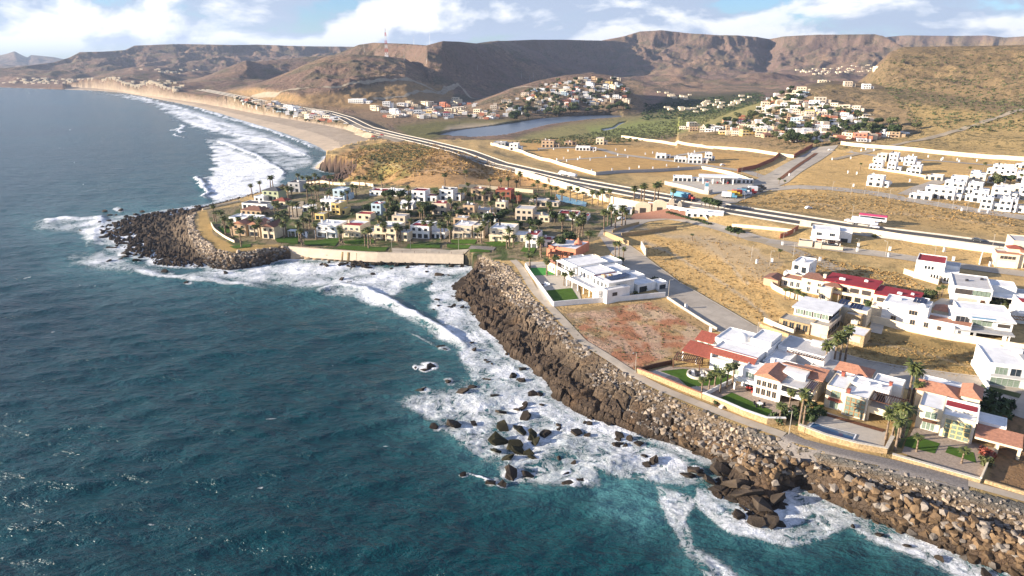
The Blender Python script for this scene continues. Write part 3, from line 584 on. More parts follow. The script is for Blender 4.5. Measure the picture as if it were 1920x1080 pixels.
#ROADS
# ---------------------------------------------------------------- materials of built things
def wall_mat(name, col, var=0.12, sc=0.45, rough=0.85): return simple(name, col, rough, var, sc, 0.2)
M = dict(
 white=wall_mat('white_plaster', (0.80, 0.78, 0.74)), cream=wall_mat('cream_plaster', (0.74, 0.62, 0.44)), beige=wall_mat('beige_plaster', (0.60, 0.50, 0.38)),
 tan=wall_mat('tan_plaster', (0.50, 0.36, 0.23)), pink=wall_mat('salmon_plaster', (0.62, 0.25, 0.15)), yellow=wall_mat('yellow_plaster', (0.75, 0.55, 0.22)), blue=wall_mat('pale_blue_plaster', (0.45, 0.56, 0.62)),
 grey=wall_mat('grey_render', (0.40, 0.40, 0.40)), brick=wall_mat('brick_red', (0.30, 0.11, 0.07), 0.3, 3), green=wall_mat('sage_plaster', (0.42, 0.46, 0.30)),
 stone=simple('rubble_stone', (0.40, 0.29, 0.16), 0.9, 0.45, 2.2, 0.2, bump=0.6), stonepale=simple('pale_stone', (0.58, 0.52, 0.42), 0.9, 0.2, 2.0, 0.2, bump=0.4),
 roofwhite=simple('white_roof', (0.74, 0.73, 0.71), 0.85, 0.14, 0.35), roofgrey=simple('grey_roof', (0.50, 0.48, 0.46), 0.9, 0.16, 0.4), roofred=simple('red_roof_coating', (0.30, 0.028, 0.035), 0.8, 0.15, 0.4),
 tile=simple('terracotta_tile', (0.42, 0.20, 0.125), 0.85, 0.22, 1.6, bump=0.5), tilered=simple('dark_red_tile', (0.27, 0.075, 0.05), 0.8, 0.22, 1.6, bump=0.4), tilebrown=simple('brown_tile', (0.20, 0.10, 0.07), 0.85, 0.25, 1.6, bump=0.4), roofdark=simple('dark_roof', (0.09, 0.09, 0.10), 0.8, 0.2, 0.6),
 wood=simple('dark_wood', (0.11, 0.05, 0.03), 0.6, 0.3, 3), woodframe=simple('ochre_wood', (0.33, 0.18, 0.07), 0.6, 0.2, 3), dark=simple('dark_metal', (0.03, 0.03, 0.035), 0.4, 0.1, 2, 0.5),
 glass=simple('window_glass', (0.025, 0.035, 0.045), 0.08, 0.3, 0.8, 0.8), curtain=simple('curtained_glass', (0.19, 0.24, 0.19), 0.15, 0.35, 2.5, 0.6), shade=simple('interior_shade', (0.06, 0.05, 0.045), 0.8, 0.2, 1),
 concrete=simple('concrete', (0.44, 0.40, 0.34), 0.9, 0.16, 0.6), solar=simple('solar_cell', (0.012, 0.018, 0.045), 0.15, 0.3, 1.5, 0.8), steel=simple('galvanised_steel', (0.55, 0.55, 0.55), 0.4, 0.1, 3, 0.5, 0.6),
 redpaint=simple('red_paint', (0.55, 0.05, 0.04), 0.45, 0.1, 1, 0.5), whitepaint=simple('white_paint', (0.80, 0.80, 0.80), 0.4, 0.06, 1, 0.5), bluepaint=simple('blue_paint', (0.10, 0.28, 0.40), 0.4, 0.1, 1, 0.5),
 yellowpaint=simple('yellow_paint', (0.65, 0.42, 0.04), 0.45, 0.1, 1, 0.5), rubber=simple('tyre_rubber', (0.02, 0.02, 0.02), 0.9, 0.1, 2, 0.1), magenta=simple('crimson_paint', (0.45, 0.03, 0.10), 0.4, 0.1, 1, 0.5), darkcar=simple('graphite_paint', (0.06, 0.065, 0.07), 0.3, 0.1, 1, 0.6),
 bark=simple('palm_bark', (0.22, 0.16, 0.11), 0.95, 0.3, 3), frond=simple('palm_frond', (0.085, 0.10, 0.030), 0.6, 0.35, 1.2, 0.3), deadfrond=simple('dry_frond', (0.26, 0.18, 0.08), 0.9, 0.3, 1.2, 0.2),
 leaf=simple('shrub_leaf', (0.040, 0.062, 0.018), 0.7, 0.45, 1.3, 0.3), leaf2=simple('olive_leaf', (0.085, 0.095, 0.035), 0.7, 0.4, 1.3, 0.3), redleaf=simple('red_leaf', (0.20, 0.05, 0.03), 0.7, 0.4, 1.3, 0.3), twig=simple('twig_bark', (0.12, 0.085, 0.06), 0.9, 0.2, 2),
 lawn=simple('lawn_grass', (0.060, 0.115, 0.018), 0.95, 0.22, 0.8, 0.1), turf=simple('bright_turf', (0.07, 0.26, 0.06), 0.95, 0.12, 0.8, 0.1), paver=simple('stone_paving', (0.34, 0.27, 0.21), 0.9, 0.3, 1.8, 0.2), gravel=simple('grey_gravel', (0.20, 0.18, 0.165), 0.95, 0.35, 2.5, 0.1), slab=simple('pale_paving', (0.46, 0.41, 0.34), 0.9, 0.10, 0.7), bed=simple('planting_bed', (0.15, 0.07, 0.04), 0.95, 0.4, 2.0, 0.1),
)
def asphalt(name, col, seam=0.0):
    m, t, b = new_mat(name); L = t.links.new; b.inputs['Roughness'].default_value = 0.92; b.inputs['Specular IOR Level'].default_value = 0.15
    g = N(t, 'ShaderNodeNewGeometry'); n = N(t, 'ShaderNodeTexNoise', i_Scale=0.12, i_Detail=6, i_Roughness=0.7); L(g.outputs['Position'], n.inputs['Vector'])
    r = ramp(t, [(0.3, [c*0.78 for c in col]), (0.7, [c*1.2 for c in col])]); L(n.outputs['Fac'], r.inputs[0])
    mp = N(t, 'ShaderNodeMapping'); mp.inputs['Rotation'].default_value = (0, 0, math.radians(45)); L(g.outputs['Position'], mp.inputs[0])
    br = N(t, 'ShaderNodeTexBrick', i_Scale=1.0); br.offset = 0; br.inputs['Color1'].default_value = (1, 1, 1, 1); br.inputs['Color2'].default_value = (0.93, 0.93, 0.93, 1); br.inputs['Mortar'].default_value = (1-seam,)*3+(1,)
    br.inputs['Brick Width'].default_value = 5.0; br.inputs['Row Height'].default_value = 4.0; br.inputs['Mortar Size'].default_value = 0.05; L(mp.outputs[0], br.inputs['Vector'])
    mx = N(t, 'ShaderNodeMix', data_type='RGBA', blend_type='MULTIPLY'); mx.inputs[0].default_value = 1.0; L(r.outputs[0], mx.inputs[6]); L(br.outputs['Color'], mx.inputs[7]); L(mx.outputs[2], b.inputs['Base Color'])
    return m
M['road'] = asphalt('concrete_road', (0.40, 0.35, 0.285), 0.3); M['tarmac'] = asphalt('tarmac', (0.095, 0.09, 0.085)); M['lane'] = asphalt('dusty_lane', (0.34, 0.28, 0.20)); M['pathm'] = asphalt('path_concrete', (0.46, 0.39, 0.30), 0.15)
# ---------------------------------------------------------------- sheets, ribbons, walls
def resample(P, step):
    P = np.asarray(P, float); d = np.r_[0, np.cumsum(np.hypot(*np.diff(P[:, :2], axis=0).T))]; n = max(2, int(d[-1]/step)+1); s = np.linspace(0, d[-1], n)
    return np.stack([np.interp(s, d, P[:, k]) for k in range(P.shape[1])], 1)
def gpts(L): return np.array([G(*p) for p in L])
LIFT = [0.06]
def drape(name, A, B, mat, nu, up, kind='structure', **kw):
    n = len(A); t = np.linspace(0, 1, nu)[None, :, None]; g = A[:, None, :2]*(1-t)+B[:, None, :2]*t
    z = height(g[..., 0], g[..., 1], detail=False)+up
    return link(name, mesh_from(name, np.c_[g.reshape(-1, 2), z.ravel()], grid_faces(n, nu), True), mat, kind=kind, **kw)
def ribbon(name, pxs, width, mat, up=0.12, nu=5, step=4.0, kind='structure'):
    P = resample(gpts(pxs), step)[:, :2]; T = np.gradient(P, axis=0); T /= np.hypot(T[:, 0], T[:, 1])[:, None]+1e-9; Nn = np.stack([-T[:, 1], T[:, 0]], 1)
    w_ = width/2; return drape(name, P-Nn*w_, P+Nn*w_, mat, nu, up, kind)
def sheet(name, Lp, Rp, mat, up=0.12, nu=7, step=3.0, kind='structure'):
    a = gpts(Lp)[:, :2]; b = gpts(Rp)[:, :2]; n = max(3, int(max(np.hypot(*np.diff(a, axis=0).T).sum(), np.hypot(*np.diff(b, axis=0).T).sum())/step))
    def rs(P):
        d = np.r_[0, np.cumsum(np.hypot(*np.diff(P, axis=0).T))]; s = np.linspace(0, d[-1], n); return np.stack([np.interp(s, d, P[:, 0]), np.interp(s, d, P[:, 1])], 1)
    return drape(name, rs(a), rs(b), mat, nu, up, kind)
def quadsheet(name, pts, mat, up=0.1, kind='structure'):
    """four or more pixel corners in order; a fan of smooth pieces laid on the ground"""
    g = gpts(pts); bm = bmesh.new(); vs = [bm.verts.new((p[0], p[1], 0)) for p in g]; bm.faces.new(vs)
    bmesh.ops.triangulate(bm, faces=bm.faces[:]); bmesh.ops.subdivide_edges(bm, edges=bm.edges[:], cuts=3, use_grid_fill=True)
    for v in bm.verts: v.co.z = float(height(np.array([v.co.x]), np.array([v.co.y]), detail=False)[0])+up
    for f in bm.faces:
        if f.normal.z < 0: f.normal_flip()
    me = bpy.data.meshes.new(name); bm.to_mesh(me); bm.free(); return link(name, me, mat, kind=kind)
def wall_run(name, pxs, hgt, th, mat, label, cat='wall', zbase=None, step=6.0, cap=None, group=None, flat=False):
    P = gpts(pxs); P = resample(P, step); z = height(P[:, 0], P[:, 1], detail=False) if zbase is None else np.full(len(P), zbase)
    T = np.gradient(P[:, :2], axis=0); T /= np.hypot(T[:, 0], T[:, 1])[:, None]+1e-9; Nn = np.stack([-T[:, 1], T[:, 0]], 1)*th/2
    V = []; 
    for i in range(len(P)):
        a = P[i, :2]-Nn[i]; b = P[i, :2]+Nn[i]; zt = z[i]+hgt; V += [(a[0], a[1], z[i]-1.5), (a[0], a[1], zt), (b[0], b[1], zt), (b[0], b[1], z[i]-1.5)]
    Fc = []
    for i in range(len(P)-1):
        for k in range(4): a, b = i*4+k, i*4+(k+1) % 4; Fc.append((a, b, b+4, a+4))
    Fc += [(3, 2, 1, 0), tuple(4*(len(P)-1)+k for k in range(4))]
    o = link(name, mesh_from(name, V, Fc), mat, label=label, category=cat)
    if group: o['group'] = group
    if cap is not None:
        V = []; c = Nn*1.3
        for i in range(len(P)):
            a = P[i, :2]-c[i]; b = P[i, :2]+c[i]; zt = z[i]+hgt+0.003; V += [(a[0], a[1], zt), (a[0], a[1], zt+0.12), (b[0], b[1], zt+0.12), (b[0], b[1], zt)]
        link('coping', mesh_from('coping', V, Fc), cap, parent=o)
    return o
# ---------------------------------------------------------------- mesh builder for parts
class MB:
    def __init__(s): s.v = []; s.f = []
    def box(s, x0, y0, z0, x1, y1, z1):
        n = len(s.v); s.v += [(x0,y0,z0),(x1,y0,z0),(x1,y1,z0),(x0,y1,z0),(x0,y0,z1),(x1,y0,z1),(x1,y1,z1),(x0,y1,z1)]
        s.f += [tuple(n+i for i in q) for q in ((0,3,2,1),(4,5,6,7),(0,1,5,4),(1,2,6,5),(2,3,7,6),(3,0,4,7))]; return s
    def tub(s, x0, y0, z0, x1, y1, z1, par=0.35, th=0.22):
        """a block whose top is a parapet rim round a sunk roof deck"""
        n = len(s.v); zi = z1-par
        s.v += [(x0,y0,z0),(x1,y0,z0),(x1,y1,z0),(x0,y1,z0),(x0,y0,z1),(x1,y0,z1),(x1,y1,z1),(x0,y1,z1)]
        s.v += [(x0+th,y0+th,z1),(x1-th,y0+th,z1),(x1-th,y1-th,z1),(x0+th,y1-th,z1),(x0+th,y0+th,zi),(x1-th,y0+th,zi),(x1-th,y1-th,zi),(x0+th,y1-th,zi)]
        for i in range(4):
            j = (i+1) % 4; s.f += [(n+i, n+j, n+4+j, n+4+i), (n+4+i, n+4+j, n+8+j, n+8+i), (n+8+i, n+8+j, n+12+j, n+12+i)]
        s.f += [(n+12, n+13, n+14, n+15)]; return s
    def poly(s, pts):
        n = len(s.v); s.v += list(pts); s.f.append(tuple(range(n, n+len(pts)))); return s
    def hip(s, x0, y0, x1, y1, z, h, ov=0.4, gable=False):
        x0 -= ov; y0 -= ov; x1 += ov; y1 += ov; w_, d = x1-x0, y1-y0; n = len(s.v)
        s.v += [(x0,y0,z),(x1,y0,z),(x1,y1,z),(x0,y1,z)]
        if w_ >= d: k = 0 if gable else d/2; s.v += [(x0+k,(y0+y1)/2,z+h),(x1-k,(y0+y1)/2,z+h)]; fs = ((0,1,5,4),(1,2,5),(2,3,4,5),(3,0,4))
        else: k = 0 if gable else w_/2; s.v += [((x0+x1)/2,y0+k,z+h),((x0+x1)/2,y1-k,z+h)]; fs = ((0,1,4),(1,2,5,4),(2,3,5),(3,0,4,5))
        s.f += [tuple(n+i for i in q) for q in fs]+[(n+3,n+2,n+1,n)]; return s
    def shed(s, x0, y0, x1, y1, za, zb, th=0.2):
        """roof plate sloping from height za at y0 to zb at y1"""
        n = len(s.v); s.v += [(x0,y0,za),(x1,y0,za),(x1,y1,zb),(x0,y1,zb),(x0,y0,za+th),(x1,y0,za+th),(x1,y1,zb+th),(x0,y1,zb+th)]
        s.f += [tuple(n+i for i in q) for q in ((0,3,2,1),(4,5,6,7),(0,1,5,4),(1,2,6,5),(2,3,7,6),(3,0,4,7))]; return s
    def tube(s, p, q, r0, r1, k=8):
        p, q = Vector(p), Vector(q); d = (q-p).normalized(); a = d.orthogonal().normalized(); b = d.cross(a); n = len(s.v)
        for c, r in ((p, r0), (q, r1)):
            for i in range(k): t = 2*math.pi*i/k; s.v.append(tuple(c+a*math.cos(t)*r+b*math.sin(t)*r))
        for i in range(k): j = (i+1) % k; s.f.append((n+i, n+j, n+k+j, n+k+i))
        s.f += [tuple(n+k-1-i for i in range(k)), tuple(n+k+i for i in range(k))]; return s
    def dome(s, cx, cy, z, r, h, k=12, m=4):
        n = len(s.v)
        for j in range(m):
            t = math.pi/2*j/m
            for i in range(k): a = 2*math.pi*i/k; s.v.append((cx+r*math.cos(t)*math.cos(a), cy+r*math.cos(t)*math.sin(a), z+h*math.sin(t)))
        s.v.append((cx, cy, z+h))
        for j in range(m-1):
            for i in range(k): i2 = (i+1) % k; s.f.append((n+j*k+i, n+j*k+i2, n+(j+1)*k+i2, n+(j+1)*k+i))
        for i in range(k): s.f.append((n+(m-1)*k+i, n+(m-1)*k+(i+1) % k, n+m*k))
        return s
    def build(s, name, mat, parent=None, smooth=False, **kw):
        me = bpy.data.meshes.new(name); me.from_pydata(s.v, [], s.f); me.update()
        if smooth: me.polygons.foreach_set('use_smooth', [True]*len(me.polygons))
        return link(name, me, mat, parent, **kw)
def window(par, face, a, b, z, w_, h, fr='white', gl='glass', mull=1, name='window', proud=0.06):
    """face S: plane y=b from x=a; W: plane x=b from y=a; E: plane x=b"""
    def pt(u, dd):
        if face == 'S': return (a+u, b-dd)
        if face == 'W': return (b-dd, a+u)
        return (b+dd, a+u)
    def bx(m, u0, u1, z0, z1, d0, d1):
        p, q = pt(u0, d0), pt(u1, d1); m.box(min(p[0], q[0]), min(p[1], q[1]), z0, max(p[0], q[0]), max(p[1], q[1]), z1)
    f = MB(); t = 0.09
    bx(f, 0, t, z, z+h, -0.02, proud); bx(f, w_-t, w_, z, z+h, -0.02, proud); bx(f, t, w_-t, z, z+t, -0.02, proud); bx(f, t, w_-t, z+h-t, z+h, -0.02, proud)
    for i in range(1, mull+1): u = w_*i/(mull+1); bx(f, u-0.04, u+0.04, z+t, z+h-t, -0.02, proud*0.8)
    o = f.build(name, M[fr], par); g = MB(); bx(g, t, w_-t, z+t, z+h-t, -0.04, 0.025); g.build('pane', M[gl], o); return o
def house(name, label, fl, ang, blocks, wins=(), group=None, cat='house', zoff=0.0, loc=None):
    """blocks: (kind, wall material, roof material, x0, y0, x1, y1, z0, z1, extra)"""
    p = loc or G(*fl); r = thing(name, (p[0], p[1], p[2]+zoff), math.radians(ang), label, cat, group)
    walls = {}; roofs = {}
    for B in blocks:
        k, wm, rm, x0, y0, x1, y1, z0, z1 = B[:9]; ex = B[9] if len(B) > 9 else None
        if k == 'flat':
            walls.setdefault(wm, MB()).tub(x0, y0, z0 if z0 > 0 else -2.5, x1, y1, z1)
            roofs.setdefault(rm, MB()).box(x0+0.24, y0+0.24, z1-0.345, x1-0.24, y1-0.24, z1-0.30)
        elif k in ('hip', 'gable'):
            walls.setdefault(wm, MB()).box(x0, y0, z0 if z0 > 0 else -2.5, x1, y1, z1); roofs.setdefault(rm, MB()).hip(x0, y0, x1, y1, z1+0.003, ex or 1.6, gable=(k == 'gable'))
            if k == 'gable':
                w_ = walls[wm]
                if x1-x0 >= y1-y0: w_.poly([(x0,y0,z1),(x0,y1,z1),(x0,(y0+y1)/2,z1+(ex or 1.6)*0.9)][::-1]); w_.poly([(x1,y0,z1),(x1,y1,z1),(x1,(y0+y1)/2,z1+(ex or 1.6)*0.9)])
                else: w_.poly([(x0,y0,z1),(x1,y0,z1),((x0+x1)/2,y0,z1+(ex or 1.6)*0.9)])
        elif k == 'box': walls.setdefault(wm, MB()).box(x0, y0, z0 if z0 > 0 else -2.5, x1, y1, z1)
        elif k == 'shed': roofs.setdefault(rm, MB()).shed(x0, y0, x1, y1, z0, z1)
        elif k == 'slab': roofs.setdefault(rm, MB()).box(x0, y0, z0, x1, y1, z1)
        elif k == 'post': MB().box(x0, y0, -1.5, x1, y1, z1).build('column', M[wm], r)
        elif k == 'rail': MB().box(x0, y0, z0, x1, y1, z1).build('railing', M[wm], r)
        elif k == 'chimney': MB().box(x0, y0, z0, x1, y1, z1).box(x0-.1, y0-.1, z1+.002, x1+.1, y1+.1, z1+.15).build('chimney', M[wm], r)
        elif k == 'dome': MB().dome(x0, y0, z0, x1, z1).build('dome', M[wm], r, True)
        elif k == 'solar':
            m = MB(); nx, ny = ex or (3, 2); dx, dy = (x1-x0)/nx, (y1-y0)/ny
            for i in range(nx):
                for j in range(ny): m.shed(x0+i*dx+.04, y0+j*dy+.04, x0+(i+1)*dx-.04, y0+(j+1)*dy-.04, z0+(z1-z0)*j/ny, z0+(z1-z0)*(j+1)/ny, .05)
            m.build('solar_panel', M['solar'], r)
        elif k == 'pergola':
            m = MB(); n = int(ex or 8)
            m.box(x0, y0, z1-.35, x1, y0+.18, z1-.12).box(x0, y1-.18, z1-.35, x1, y1, z1-.12)
            for i in range(n): x = x0+(x1-x0-.12)*i/(n-1); m.box(x, y0-.3, z1-.117, x+.12, y1+.1, z1+.06)
            m.build('pergola', M[wm], r)
        elif k == 'steps':
            m = MB()
            for i in range(6): m.box(x0, y0+(y1-y0)*i/6, z0 if z0 > 0 else -1, x1, y0+(y1-y0)*(i+1)/6-.001, z0+(z1-z0)*(i+1)/6)
            m.build('stairs', M[wm], r)
        elif k == 'unit': MB().box(x0, y0, z0, x1, y1, z1).tube(((x0+x1)/2, (y0+y1)/2, z1), ((x0+x1)/2, (y0+y1)/2, z1+.12), .3, .3).build('rooftop_unit', M[wm], r)
        elif k == 'tank': MB().tube((x0, y0, z0), (x0, y0, z1), x1, x1*.95, 10).build('water_tank', M[wm], r, True)
    for k, m in walls.items(): m.build('wall', M[k], r)
    for k, m in roofs.items(): m.build('roof', M[k], r)
    for q in wins:
        face, a, b, z, w_, h = q[:6]; fr = q[6] if len(q) > 6 else 'white'; gl = q[7] if len(q) > 7 else 'glass'; mu = q[8] if len(q) > 8 else 1; nm = q[9] if len(q) > 9 else 'window'
        window(r, face, a, b, z, w_, h, fr, gl, mu, nm)
    return r
def row(face, a0, a1, b, z, n, w_, h, *st):
    s = (a1-a0)/n; return [(face, a0+s*i+(s-w_)/2, b, z, w_, h)+st for i in range(n)]
# ---------------------------------------------------------------- roads, paths and paved ground
PATH = [(962,488),(971,496),(980,508),(995,535),(1010,555),(1037,582),(1065,612),(1090,640),(1110,652),(1150,677),(1180,697),(1220,720),(1256,736),(1316,760),(1377,784),(1425,801),(1470,817)]
ribbon('sea_path', PATH, 3.2, M['pathm'], 0.14)
ribbon('gravel_path', [(1470,818),(1500,832),(1560,848),(1657,869),(1740,889),(1815,908)], 5.0, M['gravel'], 0.13)
ribbon('sea_path', [(1815,907),(1870,922),(1925,937),(2010,962)], 2.6, M['pathm'], 0.15)
sheet('street', [(1125,445),(1146,475),(1195,520),(1249,558),(1288,586),(1335,616),(1400,650),(1470,675),(1560,700),(1660,722),(1780,745),(1860,765),(1960,800)],
      [(1165,445),(1177,459),(1204,478),(1274,531),(1320,557),(1360,580),(1419,615),(1478,632),(1535,650),(1620,676),(1700,690),(1840,708),(1960,740)], M['road'], 0.14, 9)
sheet('street', [(1120,444),(1128,430),(1160,415),(1200,405),(1240,402),(1290,408),(1340,418),(1372,428),(1410,438),(1450,450)], [(1166,446),(1170,440),(1190,428),(1215,416),(1250,412),(1290,418),(1330,428),(1362,438),(1404,452),(1440,458)], M['road'], 0.16, 7)
ribbon('street', [(1400,445),(1440,455),(1490,472),(1530,488),(1575,508)], 7.5, M['lane'], 0.18)
ribbon('street', [(1440,452),(1500,460),(1567,467),(1640,476),(1700,484),(1760,494),(1830,503),(1900,512),(2000,525)], 8.5, M['road'], 0.20)
ribbon('street', [(1640,625),(1648,600)], 4, M['slab'], 0.2)
sheet('forecourt', [(1190,398),(1250,392),(1300,396)], [(1180,412),(1240,410),(1290,412)], simple('brick_paving', (0.30, 0.15, 0.10), 0.9, 0.2, 1.5), 0.22)
ribbon('kerb', [(1146,475),(1195,520),(1249,558),(1288,586),(1335,616),(1400,650),(1470,675)], .5, M['slab'], 0.30, 2)
ribbon('kerb', [(1177,459),(1204,478),(1274,531),(1320,557),(1360,580),(1419,615),(1478,632),(1535,650),(1620,676),(1700,690),(1840,708),(1960,740)], .6, M['slab'], 0.30, 2)
ribbon('kerb', [(1449,455),(1500,464),(1567,472),(1640,480),(1700,489)], .4, M['slab'], 0.32, 2)
def lanes(name, off0, off1, mat, up, px=None):
    P = np.c_[HWY, HWZ]; P = resample(P, 8.0); T = np.gradient(P[:, :2], axis=0); T /= np.hypot(T[:, 0], T[:, 1])[:, None]; Nn = np.stack([-T[:, 1], T[:, 0]], 1)
    A = P[:, :2]+Nn*off0; B = P[:, :2]+Nn*off1; V = []; n = len(P)
    for i in range(n): V += [(A[i, 0], A[i, 1], P[i, 2]+up), (B[i, 0], B[i, 1], P[i, 2]+up)]
    return link(name, mesh_from(name, V, grid_faces(n, 2)[:, ::-1], True), mat, kind='structure')
lanes('highway_shoulder', -12, 12, M['road'], 0.10); lanes('highway', -9.6, -1.4, M['tarmac'], 0.15); lanes('highway', 1.4, 9.6, M['tarmac'], 0.15)
def barrier(off, label, h=0.9, th=0.5, mat='concrete', i0=8.0):
    P = np.c_[HWY, HWZ]; P = resample(P, 8.0); T = np.gradient(P[:, :2], axis=0); T /= np.hypot(T[:, 0], T[:, 1])[:, None]; Nn = np.stack([-T[:, 1], T[:, 0]], 1)
    m = MB(); n = len(P); V = []; Fc = []
    for i in range(n):
        c = P[i, :2]+Nn[i]*off
        for d, z in ((-th/2, 0.0), (-th/4, h), (th/4, h), (th/2, 0.0)): V.append((c[0]+Nn[i, 0]*d, c[1]+Nn[i, 1]*d, P[i, 2]+z+0.05))
    for i in range(n-1):
        for k in range(3): a = i*4+k; Fc.append((a, a+1, a+5, a+4))
    link('highway_barrier', mesh_from('highway_barrier', V, Fc), M[mat], label=label, category='barrier', group='concrete barriers along the highway')
barrier(0.0, 'pale concrete median barrier running between the two highway carriageways', 0.8, 0.45, 'concrete'); barrier(10.9, 'low pale barrier along the inland edge of the highway', 0.7, .35, 'concrete'); barrier(-10.9, 'low pale barrier along the seaward edge of the highway', 0.7, .35, 'concrete')
sheet('avenue', [(1290,388),(1345,366),(1400,345),(1440,326),(1480,303),(1525,277)], [(1345,398),(1385,378),(1440,358),(1478,342),(1520,312),(1572,272)], M['road'], 0.22, 7)
ribbon('avenue_median', [(1462,337),(1478,325),(1505,305),(1530,288)], 3.5, M['bed'], 0.42)
ribbon('street', [(1440,355),(1488,351),(1560,354),(1630,361),(1736,380),(1842,397),(1930,410),(2050,430)], 13, M['road'], 0.20)
ribbon('street', [(1697,366),(1725,352),(1757,342),(1775,334)], 9, M['road'], 0.24)
ribbon('street', [(1590,285),(1680,298),(1760,302),(1860,310)], 7, M['road'], 0.2)
ribbon('street', [(1008,279),(1060,277),(1125,279),(1155,289),(1230,299),(1315,309),(1400,322),(1440,335)], 9, M['road'], 0.2)
ribbon('street', [(1035,302),(1090,298),(1177,294)], 7, M['road'], 0.22)
ribbon('street', [(1230,300),(1280,290),(1330,284)], 7, M['road'], 0.22)
ribbon('dirt_road', [(1560,300),(1640,280),(1730,262),(1830,235),(1920,205)], 7, M['lane'], 0.35)
ribbon('dirt_road', [(700,186),(760,181),(860,158),(960,166),(1100,178)], 8, M['lane'], 0.6)
ribbon('dirt_road', [(470,182),(520,178),(620,164),(720,150),(790,158),(860,160)], 9, M['lane'], 0.8)
ribbon('dirt_road', [(860,290),(890,298),(960,318),(1030,338),(1100,352)], 7, M['road'], 0.25)
quadsheet('beach_parking', [(640,244),(668,232),(762,262),(745,268)], M['lane'], 0.3)
quadsheet('gas_station_apron', [(1246,344),(1300,332),(1400,338),(1420,350),(1330,366)], M['concrete'], 0.3)
# resort ground
for nm, pts, mt in (('lawn',[(515,447),(560,444),(558,458),(520,455)],'lawn'),('lawn',[(570,452),(640,446),(628,462),(572,460)],'lawn'),('lawn',[(643,452),(700,450),(702,456),(648,458)],'lawn'),
    ('lawn',[(630,466),(640,461),(728,464),(722,472),(680,473)],'lawn'),('lawn',[(765,459),(825,459),(825,466),(762,466)],'lawn'),('lawn',[(838,458),(884,460),(878,466),(838,465)],'lawn'),('lawn',[(845,450),(895,450),(890,458),(846,456)],'lawn'),
    ('lawn',[(905,455),(950,452),(948,462),(925,462)],'lawn'),('lawn',[(430,463),(470,458),(470,464),(440,467)],'lawn'),('lawn',[(408,426),(432,424),(436,436),(418,438)],'lawn'),('lawn',[(882,468),(920,470),(918,474),(880,474)],'lawn'),
    ('promenade',[(735,466),(880,468),(872,480),(736,476)],'pathm'),('lane',[(535,378),(570,378),(565,412),(545,412)],'lane'),('plaza',[(870,461),(930,464),(925,470),(884,468)],'gravel'),
    ('lawn',[(985,460),(1005,466),(1000,476),(975,472)],'lawn'),('plaza',[(985,492),(1075,490),(1090,565),(1020,565)],'slab'),
    ('lawn',[(993,503),(1035,503),(1040,516),(1000,518)],'turf'),('lawn',[(1043,506),(1064,507),(1066,515),(1048,516)],'turf'),('lawn',[(1022,546),(1072,541),(1085,562),(1040,566)],'lawn'),
    ('garden_paving',[(1209,699),(1255,688),(1345,692),(1372,742),(1320,744)],'paver'),('lawn',[(1238,697),(1280,693),(1375,702),(1355,722),(1290,727),(1272,710)],'lawn'),('patio',[(1213,705),(1230,695),(1258,705),(1236,714)],'slab'),('patio',[(1288,737),(1302,723),(1330,738),(1312,745)],'slab'),
    ('garden_paving',[(1330,745),(1380,718),(1500,745),(1495,775),(1462,795)],'paver'),('lawn',[(1345,750),(1372,737),(1448,771),(1436,784),(1400,778)],'lawn'),
    ('pool_deck',[(1503,808),(1540,770),(1662,812),(1655,852)],'slab'),('planting_bed',[(1540,779),(1548,776),(1660,807),(1655,812)],'bed'),
    ('garden_paving',[(1690,850),(1715,800),(1866,842),(1836,902)],'paver'),('lawn',[(1700,822),(1712,818),(1762,833),(1752,852),(1695,838)],'lawn'),('lawn',[(1772,850),(1778,838),(1825,850),(1830,870)],'lawn'),
    ('lawn',[(1550,760),(1500,800),(1490,800),(1530,760)],'lawn'),('lawn',[(1675,780),(1712,790),(1690,842),(1680,838)],'leaf'),
    ('driveway',[(1765,560),(1808,566),(1800,590),(1740,575)],'slab'),('driveway',[(1505,640),(1540,648),(1530,655),(1488,640)],'slab'),('lawn',[(1840,560),(1890,560),(1880,580),(1845,575)],'lawn'),
    ('lawn',[(1840,722),(1915,740),(1910,748),(1838,728)],'leaf'),('tennis_court',[(1040,364),(1100,380),(1098,388),(1050,378)],'bluepaint'),('driveway',[(1520,448),(1560,452),(1550,462),(1510,455)],'slab')):
    quadsheet(nm, pts, M[mt], 0.18 if nm in ('garden_paving','plaza','pool_deck') else 0.24)
# ---------------------------------------------------------------- walls
wall_run('retaining_wall', [(541,463),(620,471),(700,479),(760,484),(868,487)], 0.6, 1.2, M['beige'], 'long cream retaining wall holding the resort above the cove beach', zbase=4.6, step=8)
def cove_wall():
    P = resample(gpts([(541,463),(620,471),(700,479),(760,484),(870,487)]), 6.0); m = MB()
    T = np.gradient(P[:, :2], axis=0); T /= np.hypot(T[:, 0], T[:, 1])[:, None]; V = []; n = len(P)
    for i in range(n):
        a = P[i, :2]-np.array([-T[i, 1], T[i, 0]])*0.6; b = a-np.array([-T[i, 1], T[i, 0]])*1.5; V += [(a[0], a[1], 5.0), (b[0], b[1], 0.8)]
    o = bpy.data.objects['retaining_wall']; link('battered_face', mesh_from('battered_face', V, grid_faces(n, 2)[:, ::-1]), M['beige'], parent=o)
    for i in range(0, n):
        MB().box(P[i, 0]-.07, P[i, 1]-.07, 5.2, P[i, 0]+.07, P[i, 1]+.07, 6.2).build('post', M['wood'], o)
cove_wall()
